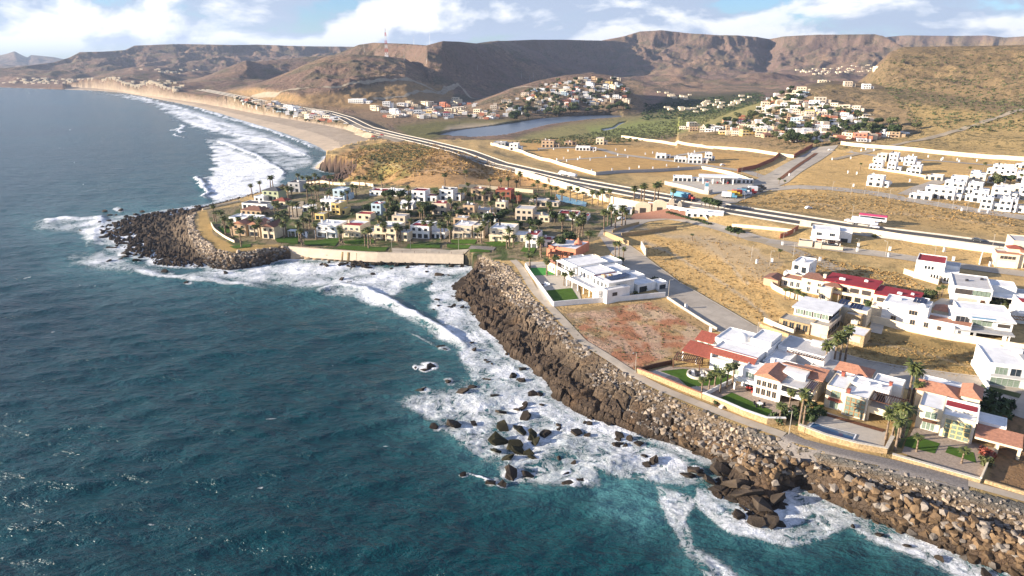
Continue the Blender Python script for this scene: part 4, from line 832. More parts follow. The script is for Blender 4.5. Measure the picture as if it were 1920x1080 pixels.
WL = [
 ([(920,272),(980,287),(1050,310),(1117,329)], 2.6, 'cream', 'long cream perimeter wall between the highway and the orange building lots'),
 ([(1117,329),(1142,326),(1240,322),(1314,317)], 2.4, 'grey', 'grey perimeter wall closing the south side of the inland building lots'),
 ([(1165,258),(1240,268),(1320,277),(1406,284),(1488,296)], 2.6, 'cream', 'cream wall along the far side of the inland building lots'),
 ([(1488,296),(1500,288),(1523,276)], 3.2, 'brick', 'dark brown wall beside the avenue below the hillside town'),
 ([(1383,323),(1420,315),(1450,302),(1460,292)], 3.0, 'brick', 'curved dark brown wall left of the avenue'),
 ([(1314,317),(1370,328),(1400,338),(1412,345)], 2.4, 'cream', 'cream wall stretch ending above the gas station'),
 ([(1576,271),(1683,281),(1789,292),(1920,302),(2050,318)], 3.2, 'cream', 'long cream wall under the grassy hill behind the white townhouses'),
 ([(1499,424),(1520,426)], 2.6, 'cream', 'short cream wall left of the white villa beside the highway'),
 ([(1583,436),(1597,437),(1647,443),(1716,455),(1790,465),(1864,475)], 3.0, 'cream', 'tall cream wall between the dry lots and the highway at right'),
 ([(967,326),(1008,339),(1060,354),(1100,367),(1150,382),(1200,392)], 4.2, 'cream', 'stepped pale wall separating the resort from the highway bank'),
 ([(860,352),(900,353),(960,358),(1000,362)], 2.2, 'cream', 'low pale wall behind the back row of resort houses'),
 ([(570,346),(610,344),(665,346),(700,350)], 2.0, 'cream', 'low cream wall behind the palms at the back of the resort'),
 ([(1372,425),(1430,430),(1490,436)], 1.6, 'cream', 'low cream wall along the upper street below the highway'),
 ([(1462,447),(1490,436),(1496,430)], 2.2, 'brick', 'short dark wall crossing the verge above the upper street'),
 ([(1038,575),(1090,570),(1170,564),(1247,557)], 2.0, 'white', 'white garden wall of the big white villa facing the red dirt lot'),
 ([(985,500),(1000,522),(1016,543),(1038,575)], 1.6, 'white', 'white garden wall of the big white villa along the sea path'),
 ([(1535,649),(1560,641),(1590,630),(1622,606)], 1.6, 'cream', 'cream wall dividing the solar panelled villa from the dry vacant lot'),
 ([(1622,601),(1680,616),(1777,637),(1830,645),(1894,656),(1960,668)], 2.6, 'cream', 'long cream wall behind the dry vacant lot'),
 ([(1838,712),(1850,690),(1862,655)], 1.8, 'white', 'white side wall right of the dry vacant lot'),
 ([(1443,532),(1446,540),(1458,548),(1487,560),(1520,569)], 2.0, 'cream', 'curved cream wall round the palms of the tile roofed villa'),
 ([(1694,513),(1720,522),(1758,534),(1765,524)], 2.2, 'beige', 'beige plinth wall in front of the villa with flat red roof'),
 ([(1202,465),(1211,481)], 3.4, 'stonepale', 'short freestanding pale stone wall at the foot of the dirt bank'),
 ([(1132,441),(1150,450),(1179,461)], 2.6, 'stone', 'stone entrance wall beside the resort drive'),
 ([(1148,437),(1170,428),(1198,421)], 1.6, 'stone', 'low stone kerb wall of the entrance planting bed'),
 ([(1165,444),(1200,440),(1240,434),(1268,430)], 2.0, 'stone', 'rough dark stone wall dividing entrance bed and dirt bank'),
 ([(1624,345),(1660,349),(1672,345)], 1.6, 'white', 'white garden wall of the lone white townhouse'),
 ([(1640,318),(1690,325),(1740,334),(1757,338)], 1.6, 'cream', 'cream boundary wall in front of the first white townhouses'),
 ([(1788,375),(1812,370),(1828,368)], 1.6, 'white', 'low white wall right of the low white townhouse'),
 ([(1424,614),(1450,624),(1478,634)], 1.5, 'stone', 'low rubble wall along the street in front of the solar panelled villa'),
 ([(1432,604),(1460,617),(1486,628),(1496,615)], 1.8, 'cream', 'cream terrace wall of the solar panelled villa'),
 ([(1866,842),(1850,875),(1837,905)], 1.4, 'cream', 'cream side wall right of the rubble paved garden'),
 ([(1875,576),(1905,548)], 1.8, 'white', 'slanting white wall right of the grey windowed villa'),
 ([(1890,645),(1893,606)], 2.6, 'white', 'white side wall right of the glass fronted villa'),
 ([(1246,346),(1290,356),(1326,366),(1335,362)], 2.6, 'concrete', 'concrete retaining wall under the gas station'),
 ([(1836,496),(1840,484)], 3, 'white', 'white wall stub at the end of the upper street'),
 ([(1251,560),(1288,585),(1335,615),(1345,620)], 1.0, 'concrete', 'low dark kerb wall between the red dirt lot and the street'),
 ([(396,420),(402,432),(420,445),(440,455)], 1.2, 'cream', 'low cream wall curving round the lawn at the point'),
 ([(380,394),(410,386),(450,378)], 1.0, 'cream', 'low wall along the far edge of the point'),
]
for pts, h, mt, lb in WL: wall_run('boundary_wall', pts, h, 0.35 if h < 3 else 0.45, M[mt], lb, group='boundary walls')
wall_run('garden_wall', [(1194,699),(1245,718),(1290,737),(1316,747)], 1.5, 0.6, M['stone'], 'rubble garden wall beside the sea path below the round fire pit lawn', cap=M['tile'])
wall_run('garden_wall', [(1317,747),(1360,764),(1400,782),(1430,792),(1463,803),(1472,795)], 1.7, 0.6, M['stone'], 'rubble garden wall with white coping below the terracotta roofed villa', cap=M['white'])
wall_run('garden_wall', [(1317,746),(1340,733),(1388,711)], 1.3, 0.4, M['white'], 'white wall dividing the two green lawns')
wall_run('garden_wall', [(1497,806),(1505,813),(1560,829),(1657,854),(1665,845),(1672,828)], 1.5, 0.7, M['stone'], 'rubble wall under the blue swimming pool terrace', cap=M['stonepale'])
wall_run('garden_wall', [(1672,858),(1750,880),(1837,905)], 0.9, 0.7, M['stone'], 'low rubble wall under the paved garden at the far right villa', cap=M['stonepale'])
wall_run('garden_wall', [(1194,699),(1215,692),(1260,683)], 1.4, 0.4, M['wood'], 'dark fence on the left of the fire pit garden', cat='fence')
wall_run('garden_wall', [(1845,905),(1900,922),(1960,940)], 0.8, 0.5, M['stone'], 'low rubble kerb along the concrete path at the right edge')
# ---------------------------------------------------------------- sea front villas
W0 = 'white'
house('villa', 'large white two storey villa with dark red tile eaves behind the round fire pit', (1334,689), -40, [
  ('flat','white','roofwhite',0,0.0,12.8,6.5,0,6.6), ('box','white',None,0,-1.6,0.35,0,0,5.6), ('box','white',None,12.45,-1.6,12.8,0,0,5.6), ('box','white',None,6.2,-1.6,6.6,0,0,5.4), ('box','white',None,0.35,-1.6,12.45,0.0,0,3.9),
  ('shed',None,'tilered',-0.2,-1.9,13.0,0.4,5.3,6.5), ('flat','white','roofwhite',-2.5,6.6,13.4,17.5,0,6.9), ('flat','white','roofwhite',7.0,10,13.0,19.0,0,8.2), ('dome','white',None,4.0,11.0,2.6,0,6.3,2.2),
  ('box','white',None,-8.0,6.5,-2.6,12.0,0,5.6), ('shed',None,'tilered',-8.2,5.0,-2.4,9.5,5.0,6.6), ('shed',None,'tilered',-9.5,-1.0,-0.1,4.9,2.9,4.4), ('post','white',None,-9.2,-0.8,-8.8,-0.4,0,2.9), ('post','white',None,-4.8,-0.8,-4.4,-0.4,0,2.9),
  ('flat','white','roofwhite',13.5,3.0,19.5,20,0,5.2), ('flat','white','roofgrey',13.8,14,27,24,0,6.4), ('chimney','white',None,21,21,24,22.2,6.1,7.4), ('pergola','wood',None,17,12.4,27,15.5,0,6.0,14), ('flat','white','roofgrey',24,12,31,20,0,3.8)],
  row('S',0.6,12.4,-1.6,0.7,4,1.9,1.6,'white','curtain',2)+[('S',1.0,0.0,4.1,4.4,1.1,'white','curtain',4),('S',7.2,0.0,4.1,4.6,1.1,'white','curtain',4)]+[('E',2,12.8,3.8,.7,1.0),('E',8,13.4,4.2,.8,1.2),('E',13,13.4,3.6,.9,2.2)]+row('S',-7.6,-2.9,6.5,3.6,2,1.2,1.2,'white','curtain'))
house('villa', 'white villa with salmon gabled roof and big open corner terrace above the dark green lawn', (1411,742), -38, [
  ('box','white',None,0,0,6.6,8.5,0,6.2), ('gable',"white",'tile',0,0.01,6.6,8.4,6.0,6.25,1.5), ('flat','white','roofwhite',-4.5,3.5,-0.01,9.5,0,5.8), ('slab',None,'white',-5.5,0.2,-0.02,3.4,2.9,3.1), ('rail','white',None,-5.5,0.2,-0.03,0.35,3.1,4.0), ('post','white',None,-5.5,0.3,-5.1,0.7,0,2.9),
  ('slab',None,'roofgrey',6.6,0.0,14.5,6.5,5.4,5.7), ('slab',None,'white',6.62,-0.2,14.3,6.4,2.7,2.95), ('rail','white',None,6.62,-0.2,14.3,-0.02,2.96,3.9), ('rail','white',None,14.12,-0.0,14.3,6.2,2.96,3.9), ('post','cream',None,13.8,-0.1,14.3,0.4,0,5.4), ('post','cream',None,13.8,3.0,14.2,3.4,0,5.4), ('post','white',None,6.7,-0.1,7.1,0.3,0,5.4),
  ('pergola','wood',None,12.5,0.2,15.0,9,0,5.9,6), ('box','cream',None,8.0,6.5,14.6,14,0,5.9), ('shed',None,'tile',9.0,7.0,15.4,13.5,6.0,6.9), ('box','white',None,5.6,5.0,11.5,9,5.7,7.3), ('shed',None,'tile',4.2,8.2,12,12.5,7.8,6.7), ('flat','white','roofwhite',-1,9.6,8.9,16,0,5.6), ('chimney','white',None,1,9.0,2.0,10.0,5.5,7.9)],
  row('S',0.5,6.2,0.0,3.6,4,1.15,1.6,'tan','glass')+row('S',0.5,6.2,0.0,1.0,4,1.15,1.9,'tan','glass')+[('S',-3.6,3.5,3.2,2.4,1.7,'white','curtain',2),('S',-3.6,3.5,0.3,2.4,2.1,'white','glass',2)]+row('E',7,13.5,14.6,3.4,3,1.2,1.4,'cream','glass'))
house('villa', 'pale stone villa with two storey wooden mullioned window behind the blue pool', (1544,762), -38, [
  ('flat','cream','roofwhite',0,0,4.6,9,0,6.3), ('flat','stonepale','roofwhite',4.62,-1.3,10.2,5.0,0,6.0), ('flat','white','roofwhite',4.63,5.02,13.6,9.6,0,6.7), ('hip','cream','tile',-1.0,12,7.5,19,0,5.6,1.7), ('flat','white','roofwhite',-0.2,9.02,9,12,0,5.9), ('flat','white','roofwhite',8.6,12,15.5,17.5,0,5.6),
  ('slab',None,'concrete',10.22,-0.6,18.6,5.0,2.7,2.95), ('rail','cream',None,10.22,-0.62,18.6,-0.4,2.2,3.9), ('post','cream',None,18.0,-0.5,18.5,0.0,0,2.7), ('post','cream',None,10.3,-0.5,10.8,0,0,2.7), ('rail','cream',None,18.4,0.05,18.6,5,2.96,3.9), ('pergola','wood',None,10.4,-0.4,18.4,4.9,0,5.8,16), ('post','wood',None,18.1,4.5,18.4,4.8,0,5.5), ('post','wood',None,18.1,.1,18.35,.35,0,5.5),
  ('chimney','tilered',None,1.5,8.2,2.3,9,6.1,7.2), ('chimney','tilered',None,5.0,-0.8,5.7,0,5.9,6.8), ('chimney','tilered',None,12.8,8.8,13.5,9.5,6.5,7.4), ('unit','white',None,7.5,6.5,8.8,7.8,6.35,7.0), ('unit','white',None,10.5,7,11.5,8,6.35,6.9), ('shed',None,'tilered',0.8,-0.7,3.9,0.02,2.5,2.9)],
  [('S',1.3,0,3.4,2.3,1.8,'woodframe','curtain',1),('S',1.3,0,0.2,2.2,2.1,'white','curtain',1)]+[('S',5.2+1.15*i,-1.3,0.3+1.25*j,1.1,1.2,'woodframe','curtain',0) for i in range(4) for j in range(4)]+[('S',-0.2,12,3.4,1.6,1.4,'tan','curtain'),('S',11,5.02,3.2,2.0,2.0,'dark','glass'),('E',6,13.6,3.2,1.5,1.8)])
house('villa', 'pale stone villa with red roof patch and salmon tiled carport', (1714,801), -36, [
  ('flat','cream','roofwhite',0,0,5.2,9,0,6.3), ('flat','stonepale','roofwhite',5.22,-1.2,12.0,3.0,0,6.0), ('box','white',None,5.24,3.01,12.0,6.5,0,6.5), ('slab',None,'roofred',5.4,3.2,11.8,6.3,6.503,6.56), ('rail','white',None,5.22,6.5,12.1,6.8,5.8,7.1), ('rail','white',None,12.01,-1.2,12.25,6.8,5.6,6.6), ('hip','cream','tile',-1.5,10,7.5,17,0,5.9,1.7), ('hip','cream','tile',8.0,11,12,19,0,6.6,1.6), ('flat','white','roofwhite',-1,17.1,7.8,21,0,5.9),
  ('flat','white','roofwhite',12.3,3.5,18,9.0,0,4.4), ('shed',None,'tile',12.3,-2.6,21.4,3.4,2.8,3.6), ('rail','cream',None,12.3,-2.75,21.4,-2.6,2.5,3.0), ('post','cream',None,16.6,-2.5,17.2,-1.9,0,2.8), ('post','cream',None,20.7,-2.5,21.3,-1.9,0,2.8), ('post','cream',None,20.8,2.6,21.3,3.2,0,3.3), ('rail','wood',None,1.4,-0.7,4.4,0.02,2.5,3.1)],
  [('S',1.6,0,3.3,2.6,1.9,'white','curtain',1),('S',1.4,0,0.2,2.8,2.1,'white','curtain',2)]+[('S',6.0+1.35*i,-1.2,0.3+1.2*j,1.3,1.15,'yellow','curtain',0) for i in range(4) for j in range(4)]+[('E',4.5,18,1.2,1.5,1.4)])
big_villa = house('villa', 'very large white modern villa with stepped roofs and solar panels beside the red dirt lot', (1068,540), -62, [
  ('flat','white','roofwhite',-3,6,8,16,0,6.2), ('slab',None,'white',-3,0,20,6.0,2.8,3.05), ('rail','white',None,-3,0,20,0.2,3.05,3.9)]+[('post','white',None,i,0.3,i+.35,.65,0,2.8) for i in (-2.8,1,5,9,13,17)]+[
  ('flat','white','roofwhite',8.02,5.0,19,17,0,6.0), ('box','white',None,16,0.0,20.0,4.8,0,4.2), ('flat','white','roofwhite',20.02,1.5,23,12,0,5.0), ('slab',None,'white',16,3.5,20.6,17.5,6.2,6.4), ('solar','solar',None,14.5,6.5,18.5,16,6.45,7.1,(3,7)),
  ('flat','white','roofwhite',-4,16.1,6,25,0,5.2), ('flat','white','roofwhite',6.02,17.5,13,27,0,4.6), ('flat','white','roofwhite',13.02,18,20,27,0,3.8), ('flat','white','roofwhite',16,27.2,21,32,0,3.4), ('unit','tan',None,10,8,12,9.2,5.7,6.4), ('unit','tan',None,10.5,11,12,12,5.7,6.3), ('unit','dark',None,12,14.5,13.5,15.5,5.7,6.2), ('rail','roofred',None,8.3,5.3,8.5,16,5.7,5.9)],
  row('W',6,15,-3,1.0,3,1.2,1.8)+row('S',-2,7.5,6.0,3.4,4,1.4,1.9,'white','glass')+row('S',8.5,18.5,5.0,3.4,4,1.6,1.9,'white','glass')+row('S',-2,15,6.0,0.3,6,1.8,2.1,'dark','glass')[:4]+[('E',4,23,2.6,2.2,1.2,'dark','glass'),('E',8.5,19,3.0,1.8,1.8,'dark','glass'),('E',19,20,0.5,3.5,2.4,'dark','glass',3),('E',28,21,.4,3,2.2,'dark','glass')])
big_villa.scale[2] = 1.14
house('villa', 'white two storey villa with covered balcony beside the salmon domed building', (1046,517), -62, [
  ('flat','white','roofwhite',0,1.5,12,17,0,7.2), ('slab',None,'white',-0.4,-0.8,12.3,1.48,6.5,6.9), ('slab',None,'white',0,-0.8,12,1.48,3.3,3.55), ('rail','white',None,0,-0.8,12,-0.65,3.55,4.4), ('post','white',None,0.1,-0.7,0.4,-0.4,0,6.5), ('post','white',None,6,-0.7,6.3,-0.4,0,6.5), ('post','white',None,11.6,-0.7,11.9,-0.4,0,6.5), ('flat','white','roofwhite',2,17.1,11,25,0,6.2), ('flat','beige','roofgrey',-8,16,1.9,24,0,4.4), ('hip','cream','tile',-9,0,-0.5,9,0,4.4,1.2), ('flat','white','roofgrey',-6,9.1,-0.02,16,0,5.8)],
  row('S',0.8,11.5,1.5,3.9,4,1.8,2.0,'white','glass')+row('S',0.8,11.5,1.5,0.4,4,1.8,2.1,'white','glass')+row('E',2.5,16,12,4.0,4,0.9,1.3,'grey','curtain')+[('S',-7,0,1,1.2,1.8),('S',-4,0,1,1.2,1.8)])
house('restaurant', 'salmon building with a small salmon dome and white flat roof', (1028,479), -30, [
  ('flat','pink','roofwhite',0,0,14,15,0,5.0), ('box','pink',None,-0.4,-1.0,4.0,-0.01,0,3.6), ('dome','pink',None,11,9,2.0,0,4.7,2.4), ('box','pink',None,10.7,8.7,11.3,9.3,6.9,7.9), ('pergola','wood',None,4.2,-5,12,-0.4,0,3.2,9), ('post','wood',None,4.3,-4.8,4.6,-4.5,0,3), ('post','wood',None,11.5,-4.8,11.8,-4.5,0,3)],
  row('S',4.2,13.6,0,0.8,3,1.8,2.4,'pink','glass')+row('W',1,14,0,0.8,4,1.8,2.2,'cream','glass'), cat='restaurant')
# ---------------------------------------------------------------- second row villas at the right
house('villa', 'grey and cream villa with large pale flat roof and two dark solar arrays', (1478,612), -40, [
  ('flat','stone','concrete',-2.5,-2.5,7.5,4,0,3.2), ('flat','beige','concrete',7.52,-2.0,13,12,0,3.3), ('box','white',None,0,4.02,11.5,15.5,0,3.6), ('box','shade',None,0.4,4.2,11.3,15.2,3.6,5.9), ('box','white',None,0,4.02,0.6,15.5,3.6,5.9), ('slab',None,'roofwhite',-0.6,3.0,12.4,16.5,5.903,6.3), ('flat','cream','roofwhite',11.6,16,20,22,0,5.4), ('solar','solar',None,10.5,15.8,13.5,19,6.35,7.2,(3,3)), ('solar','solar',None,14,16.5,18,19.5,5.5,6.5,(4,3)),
  ('flat','stone','roofwhite',16.5,-0.5,23.5,8,0,2.8), ('unit','cream',None,17,8.5,19,10,2.8,4.0), ('flat','stone','concrete',14,12.5,19,15.8,0,4.6), ('rail','beige',None,7.5,-2.2,13.2,-2.0,3.3,4.0), ('rail','beige',None,13.01,-2.0,13.2,12,2.6,4.0)],
  row('S',0.7,11.4,4.02,3.7,4,2.2,1.9,'white','curtain',1)+row('E',4.4,15.4,11.5,3.7,5,1.8,1.9,'dark','glass')+row('S',-1.5,7.2,-2.5,0.4,4,1.6,2.3,'stone','glass')+row('E',-1.5,11.5,13,0.3,4,2.6,2.2,'dark','glass')+[('S',17.5,-0.5,0.2,5,2.1,'beige','concrete',0,'garage_door')])
house('villa', 'cream villa with big bright red flat roofs in two wings', (1542,556), -38, [
  ('box','cream',None,0,0,17,12,0,6.2), ('slab',None,'roofred',-0.4,-0.4,17.4,12.4,6.203,6.5), ('box','cream',None,17.4,-3,31,8,0,5.6), ('slab',None,'roofred',17.42,-3.4,31.4,8.4,5.61,5.9), ('flat','cream','roofwhite',0,-6,4,-0.01,0,5.4), ('slab',None,'cream',4.02,-2.6,16.8,-0.01,2.9,3.1), ('rail','cream',None,4.02,-2.7,16.8,-2.5,3.0,4.0), ('flat','cream','roofwhite',18,-8,24,-3.1,0,2.9), ('unit','white',None,4,4,6,5,6.5,7.2), ('unit','white',None,12,7,13.2,8,6.5,7.1), ('unit','white',None,24,1,25.5,2.2,5.9,6.5), ('unit','white',None,28,3,29,4,5.9,6.4)],
  row('S',4.5,16.5,0,3.6,3,3.0,1.7,'dark','shade',2)+row('S',4.5,16.5,0,0.3,4,2.0,2.2,'dark','glass')+row('S',18,30.5,-3,3.2,3,3.0,1.5,'dark','shade',2)+[('E',4,31,.3,1.4,2.2),('S',1,-6,1,1.4,1.6),('S',25,-3,0.3,3,2,'dark','shade')])
house('villa', 'cream villa with brown tiled hipped roofs and arches behind the curved wall', (1500,546), -40, [
  ('hip','cream','tilebrown',0,0,9,8,0,5.6,1.6), ('hip','yellow','tilebrown',9.2,-3,15,3,0,5.2,1.4), ('flat','tan','roofgrey',9.2,3.1,22,13,0,5.4), ('flat','cream','tile',-8,2,-0.1,9,0,3.6), ('dome','tan',None,14,11,2.2,0,5.1,1.2), ('gable','tan','tilebrown',-14,-1,-8.4,6,0,2.8,1.0), ('chimney','cream',None,7,2,8,3,5.6,7.6), ('slab',None,'tile',10,-4.2,15,-3.1,2.8,3.0), ('post','cream',None,10,-4.1,10.4,-3.7,0,2.8), ('post','cream',None,14.5,-4.1,14.9,-3.7,0,2.8)],
  row('S',-7.5,-0.5,2,0.6,3,1.4,2.1,'white','glass')+row('S',1,8.5,0,3.2,2,1.3,1.3,'cream','glass')+row('S',9.6,14.6,-3,3.3,2,1.3,1.2,'cream','glass')+row('E',4,12,22,2.8,2,1.4,1.4)+row('S',1,8.5,0,.4,2,1.3,2))
house('villa', 'small white cube villa with tall dark windows and rooftop dish', (1482,522), -40, [
  ('flat','white','roofwhite',0,0,6.5,10,0,7.2), ('tank','white',None,3,4,0.9,0,6.8,7.9), ('flat','white','roofwhite',-2,-3,2.5,-0.01,0,3.3)],
  [('S',0.8,0,4.2,1.8,1.8,'dark','glass',2),('S',3.8,0,3.2,1.8,2.4,'dark','glass',2),('W',3,0,4.2,1.8,1.8,'dark'),('E',4,6.5,3.6,1.0,1.4)])
house('villa', 'white villa with flat solar panel, small rooftop dome and long sloping garden wing', (1650,601), -38, [
  ('flat','white','roofwhite',0,0,13.5,9.5,0,7.2), ('flat','white','tile',13.52,0.0,26,6.0,0,3.9), ('solar','solar',None,8.0,5,12,9,7.2,7.9,(4,2)), ('dome','white',None,11.5,2.4,1.4,0,6.9,1.2), ('flat','white','roofwhite',0,9.6,12,15,0,6.4), ('hip','cream','tile',14,11,19,17,0,4.0,1.5), ('flat','cream','roofwhite',19.5,7,25.5,14,0,4.2), ('unit','white',None,3,5,4.5,6.4,6.9,7.5), ('rail','white',None,13.52,6.1,26,6.3,0.3,4.2)],
  [('S',1.2,0,4.6,1.0,.6,'grey','glass'),('S',8.0,0,4.2,2.6,1.6,'tan','glass',2),('S',3.0,0,0.9,1.6,1.7,'tan','glass',1),('S',8.8,0,0.9,1.6,1.7,'tan','glass',1),('S',12.9,-0.0,0.9,1.4,1.7,'tan','glass',1),('S',16.8,0,0.4,1.3,1.8,'tan','shade',0,'door'),('E',2,26,.4,1.4,2.2,'tan','shade',0,'door')])
house('villa', 'glass fronted grey villa with turquoise glass panels on its upper deck', (1786,634), -22, [
  ('slab',None,'grey',0,0,16.5,7.5,2.8,3.1), ('box','white',None,0.0,7.5,16.5,16,0,3.1), ('slab',None,'white',4,3.0,17.0,16.5,6.2,6.6), ('box','white',None,12.0,4.5,16.6,15.8,3.1,6.2), ('box','white',None,0.2,6.0,12.0,15.8,3.1,6.2), ('flat','white','roofwhite',2,10,16.8,18,6.0,7.4), ('rail','steel',None,0,0.0,16.5,0.08,3.1,3.4), ('post','grey',None,0,0,0.5,0.5,0,2.8), ('post','grey',None,5.6,0.2,6.2,0.8,0,2.8), ('post','white',None,13.5,0.2,14.5,0.8,0,2.8), ('slab',None,'bluepaint',5,3.2,11.5,4.4,6.61,6.66), ('rail','grey',None,0,0.1,0.15,7.4,3.1,3.9)],
  [('S',1,6.0,3.3,4.0,2.6,'grey','glass',2),('S',5.6,6.0,3.3,5.8,2.6,'grey','curtain',3),('S',12.5,4.5,4.0,3.4,1.2,'dark','shade',0)]+row('S',0.5,16,7.5,0.2,3,4.6,2.4,'dark','glass',3)+[('E',6,16.6,3.8,1.6,1.6,'dark','glass'),('E',12,16.6,3.8,1.6,1.6,'dark','glass')])
house('villa', 'white villa with brown shuttered window band over a grey garage door', (1782,568), -28, [
  ('flat','white','roofgrey',0,0,11.5,16,0,3.0), ('flat','white','roofgrey',-0.2,-0.9,11.7,17,3.01,7.0), ('flat','white','roofwhite',11.72,9,20,17,0,6.2), ('slab',None,'white',11.72,3,22,9,3.4,3.7), ('post','white',None,21.5,3.2,21.9,3.6,0,3.4), ('post','white',None,21.5,8,21.9,8.4,0,3.4), ('unit','dark',None,4,8,5,9,6.7,7.3), ('unit','dark',None,9,12,10,13,6.7,7.3), ('flat','white','roofgrey',20.02,9,24,16,0,4.2)],
  [('S',0.5,-0.9,4.2,5.2,1.9,'dark','shade',2),('S',5.8,-0.9,4.2,5.4,1.9,'dark','curtain',3),('S',1.8,0,0.2,6.0,2.3,'grey','concrete',0,'garage_door'),('S',8.8,0,0.2,1.4,2.3,'wood','wood',0,'door')]+row('S',12.2,19.5,9,0.2,2,3,2.6,'dark','glass',2)+[('E',4,11.7,4.5,2.6,1.8,'dark','glass',1)])
house('villa', 'white villa with bright red recessed flat roof and row of narrow windows', (1712,521), -34, [
  ('box','white',None,0,0,10,12,0,7.3), ('slab',None,'roofred',0.3,0.3,9.7,11.7,7.303,7.36), ('rail','white',None,0,0,10,0.28,7.3,7.65), ('rail','white',None,0,0.3,0.28,12,7.3,7.65), ('rail','white',None,9.72,0.3,10,12,7.3,7.65), ('rail','white',None,.3,11.72,9.7,12,7.3,7.65), ('flat','white','roofwhite',10.01,-1.5,15,13,0,4.3), ('flat','white','roofgrey',10.02,6,15,13,4.0,5.6)],
  row('S',3,6.5,0,4.4,3,0.9,1.4,'grey','glass',0)+row('S',5.6,9.6,0,0.9,4,0.6,1.7,'dark','glass',0)+row('S',10.2,14.8,-1.5,0.9,4,0.75,1.6,'dark','glass',0)+[('W',3,0,4.4,1.2,1.2),('E',2,15,1.2,1,1)])
house('villa', 'white two storey villa with brown door standing beside the highway', (1519,456), -24, [
  ('flat','white','roofwhite',0,0,12,10,0,7.0), ('flat','white','roofwhite',12.02,4,17.5,12,0,6.4), ('slab',None,'white',-0.5,-2.2,12.5,-0.01,3.1,3.4), ('post','beige',None,6.4,-2.0,7.2,-1.4,0,3.1), ('flat','beige','roofdark',-5,-7,1,-3,0,2.6), ('flat','beige','concrete',2,-8,5,-4,0,2.6), ('pergola','wood',None,5.5,-6,13,-2.4,0,3.0,10), ('post','white',None,12.5,-5.9,12.8,-5.6,0,2.7), ('rail','beige',None,5.2,-8,14,-7.7,0,1.6)],
  row('S',0.5,11.8,0,4.2,2,2.4,1.5,'grey','glass',2)+[('S',2.6,0,0.1,2.2,2.6,'tilered','tilered',0,'door'),('S',7.5,0,0.6,3.2,2.0,'grey','glass',2),('W',3,0,4.2,1.6,1.4),('S',13,4,1,3,1.8,'dark','glass')])
house('villa', 'white and grey modern villa with orange door, cut by the right edge', (1846,721), -20, [
  ('flat','white','roofwhite',0,0,9.0,14,0,6.8), ('box','grey',None,9.02,-0.8,13.5,14,0,7.0), ('flat','white','roofwhite',13.52,0,24,14,0,6.6), ('slab',None,'white',0.4,-1.4,9.0,-0.01,3.1,3.35), ('rail','grey',None,0.4,-1.5,9.0,-1.4,3.35,4.1), ('chimney','white',None,8,9,10,10.5,6.4,8.0), ('rail','white',None,-0.3,-4,0,14,0,1.6)],
  [('S',1.6,0,3.6,3.0,2.2,'grey','curtain',2),('S',5.2,0,3.6,2.6,2.2,'grey','glass',1),('S',1.0,0,0.3,7.0,2.3,'grey','curtain',4),('S',13.8,0,0.2,1.6,3.4,'yellowpaint','yellowpaint',0,'door'),('S',16,0,1,4,2,'grey','glass',2),('S',16,0,4,4,1.6,'grey','glass',2)])
house('villa', 'white villa with red roof and wooden slat fence at the right edge', (1906,606), -20, [('flat','white','roofwhite',0,0,10,10,0,3.6), ('flat','white','roofwhite',1,3,12,12,3.3,6.6), ('slab',None,'roofred',1.3,3.3,11.7,8,6.4,6.65), ('pergola','woodframe',None,-4,-4,4,-0.5,0,2.8,10), ('post','woodframe',None,-3.9,-3.9,-3.6,-3.6,0,2.5)], row('S',0.8,9,0,1,2,2,1.6,'grey','glass')+row('S',2,11,3,4.3,2,2,1.4,'grey','glass'))
house('apartment_building', 'three storey cream building with orange tile canopies and arched doors at the right edge', (1864,500), -24, [
  ('flat','cream','roofgrey',6,6,28,18,0,10.5), ('flat','cream','roofgrey',0,0,8,8,0,6.0), ('slab',None,'tile',-0.3,-0.3,8.3,3,6.01,6.25), ('flat','cream','concrete',8.02,1,26,5.9,0,6.8), ('shed',None,'tile',8,0.6,28,3.0,6.9,7.6), ('hip','cream','tilered',4,2.5,9,7,6.02,7.8,1.2), ('dome','roofgrey',None,12,10,1.6,0,10.1,.8), ('dome','roofgrey',None,16,10,1.6,0,10.1,.8), ('dome','roofgrey',None,20,10,1.6,0,10.1,.8)],
  [('S',1,0,0.2,6,2.4,'white','white',0,'garage_door'),('S',1.2,0,3.6,5.6,1.5,'cream','shade',3)]+row('S',9,26,1,0.3,5,1.8,2.3,'cream','shade',0)+row('S',9,26,1,3.8,5,1.7,1.9,'cream','glass')+row('S',9,27,6,7.6,5,1.6,1.6,'cream','glass'), cat='apartment building')
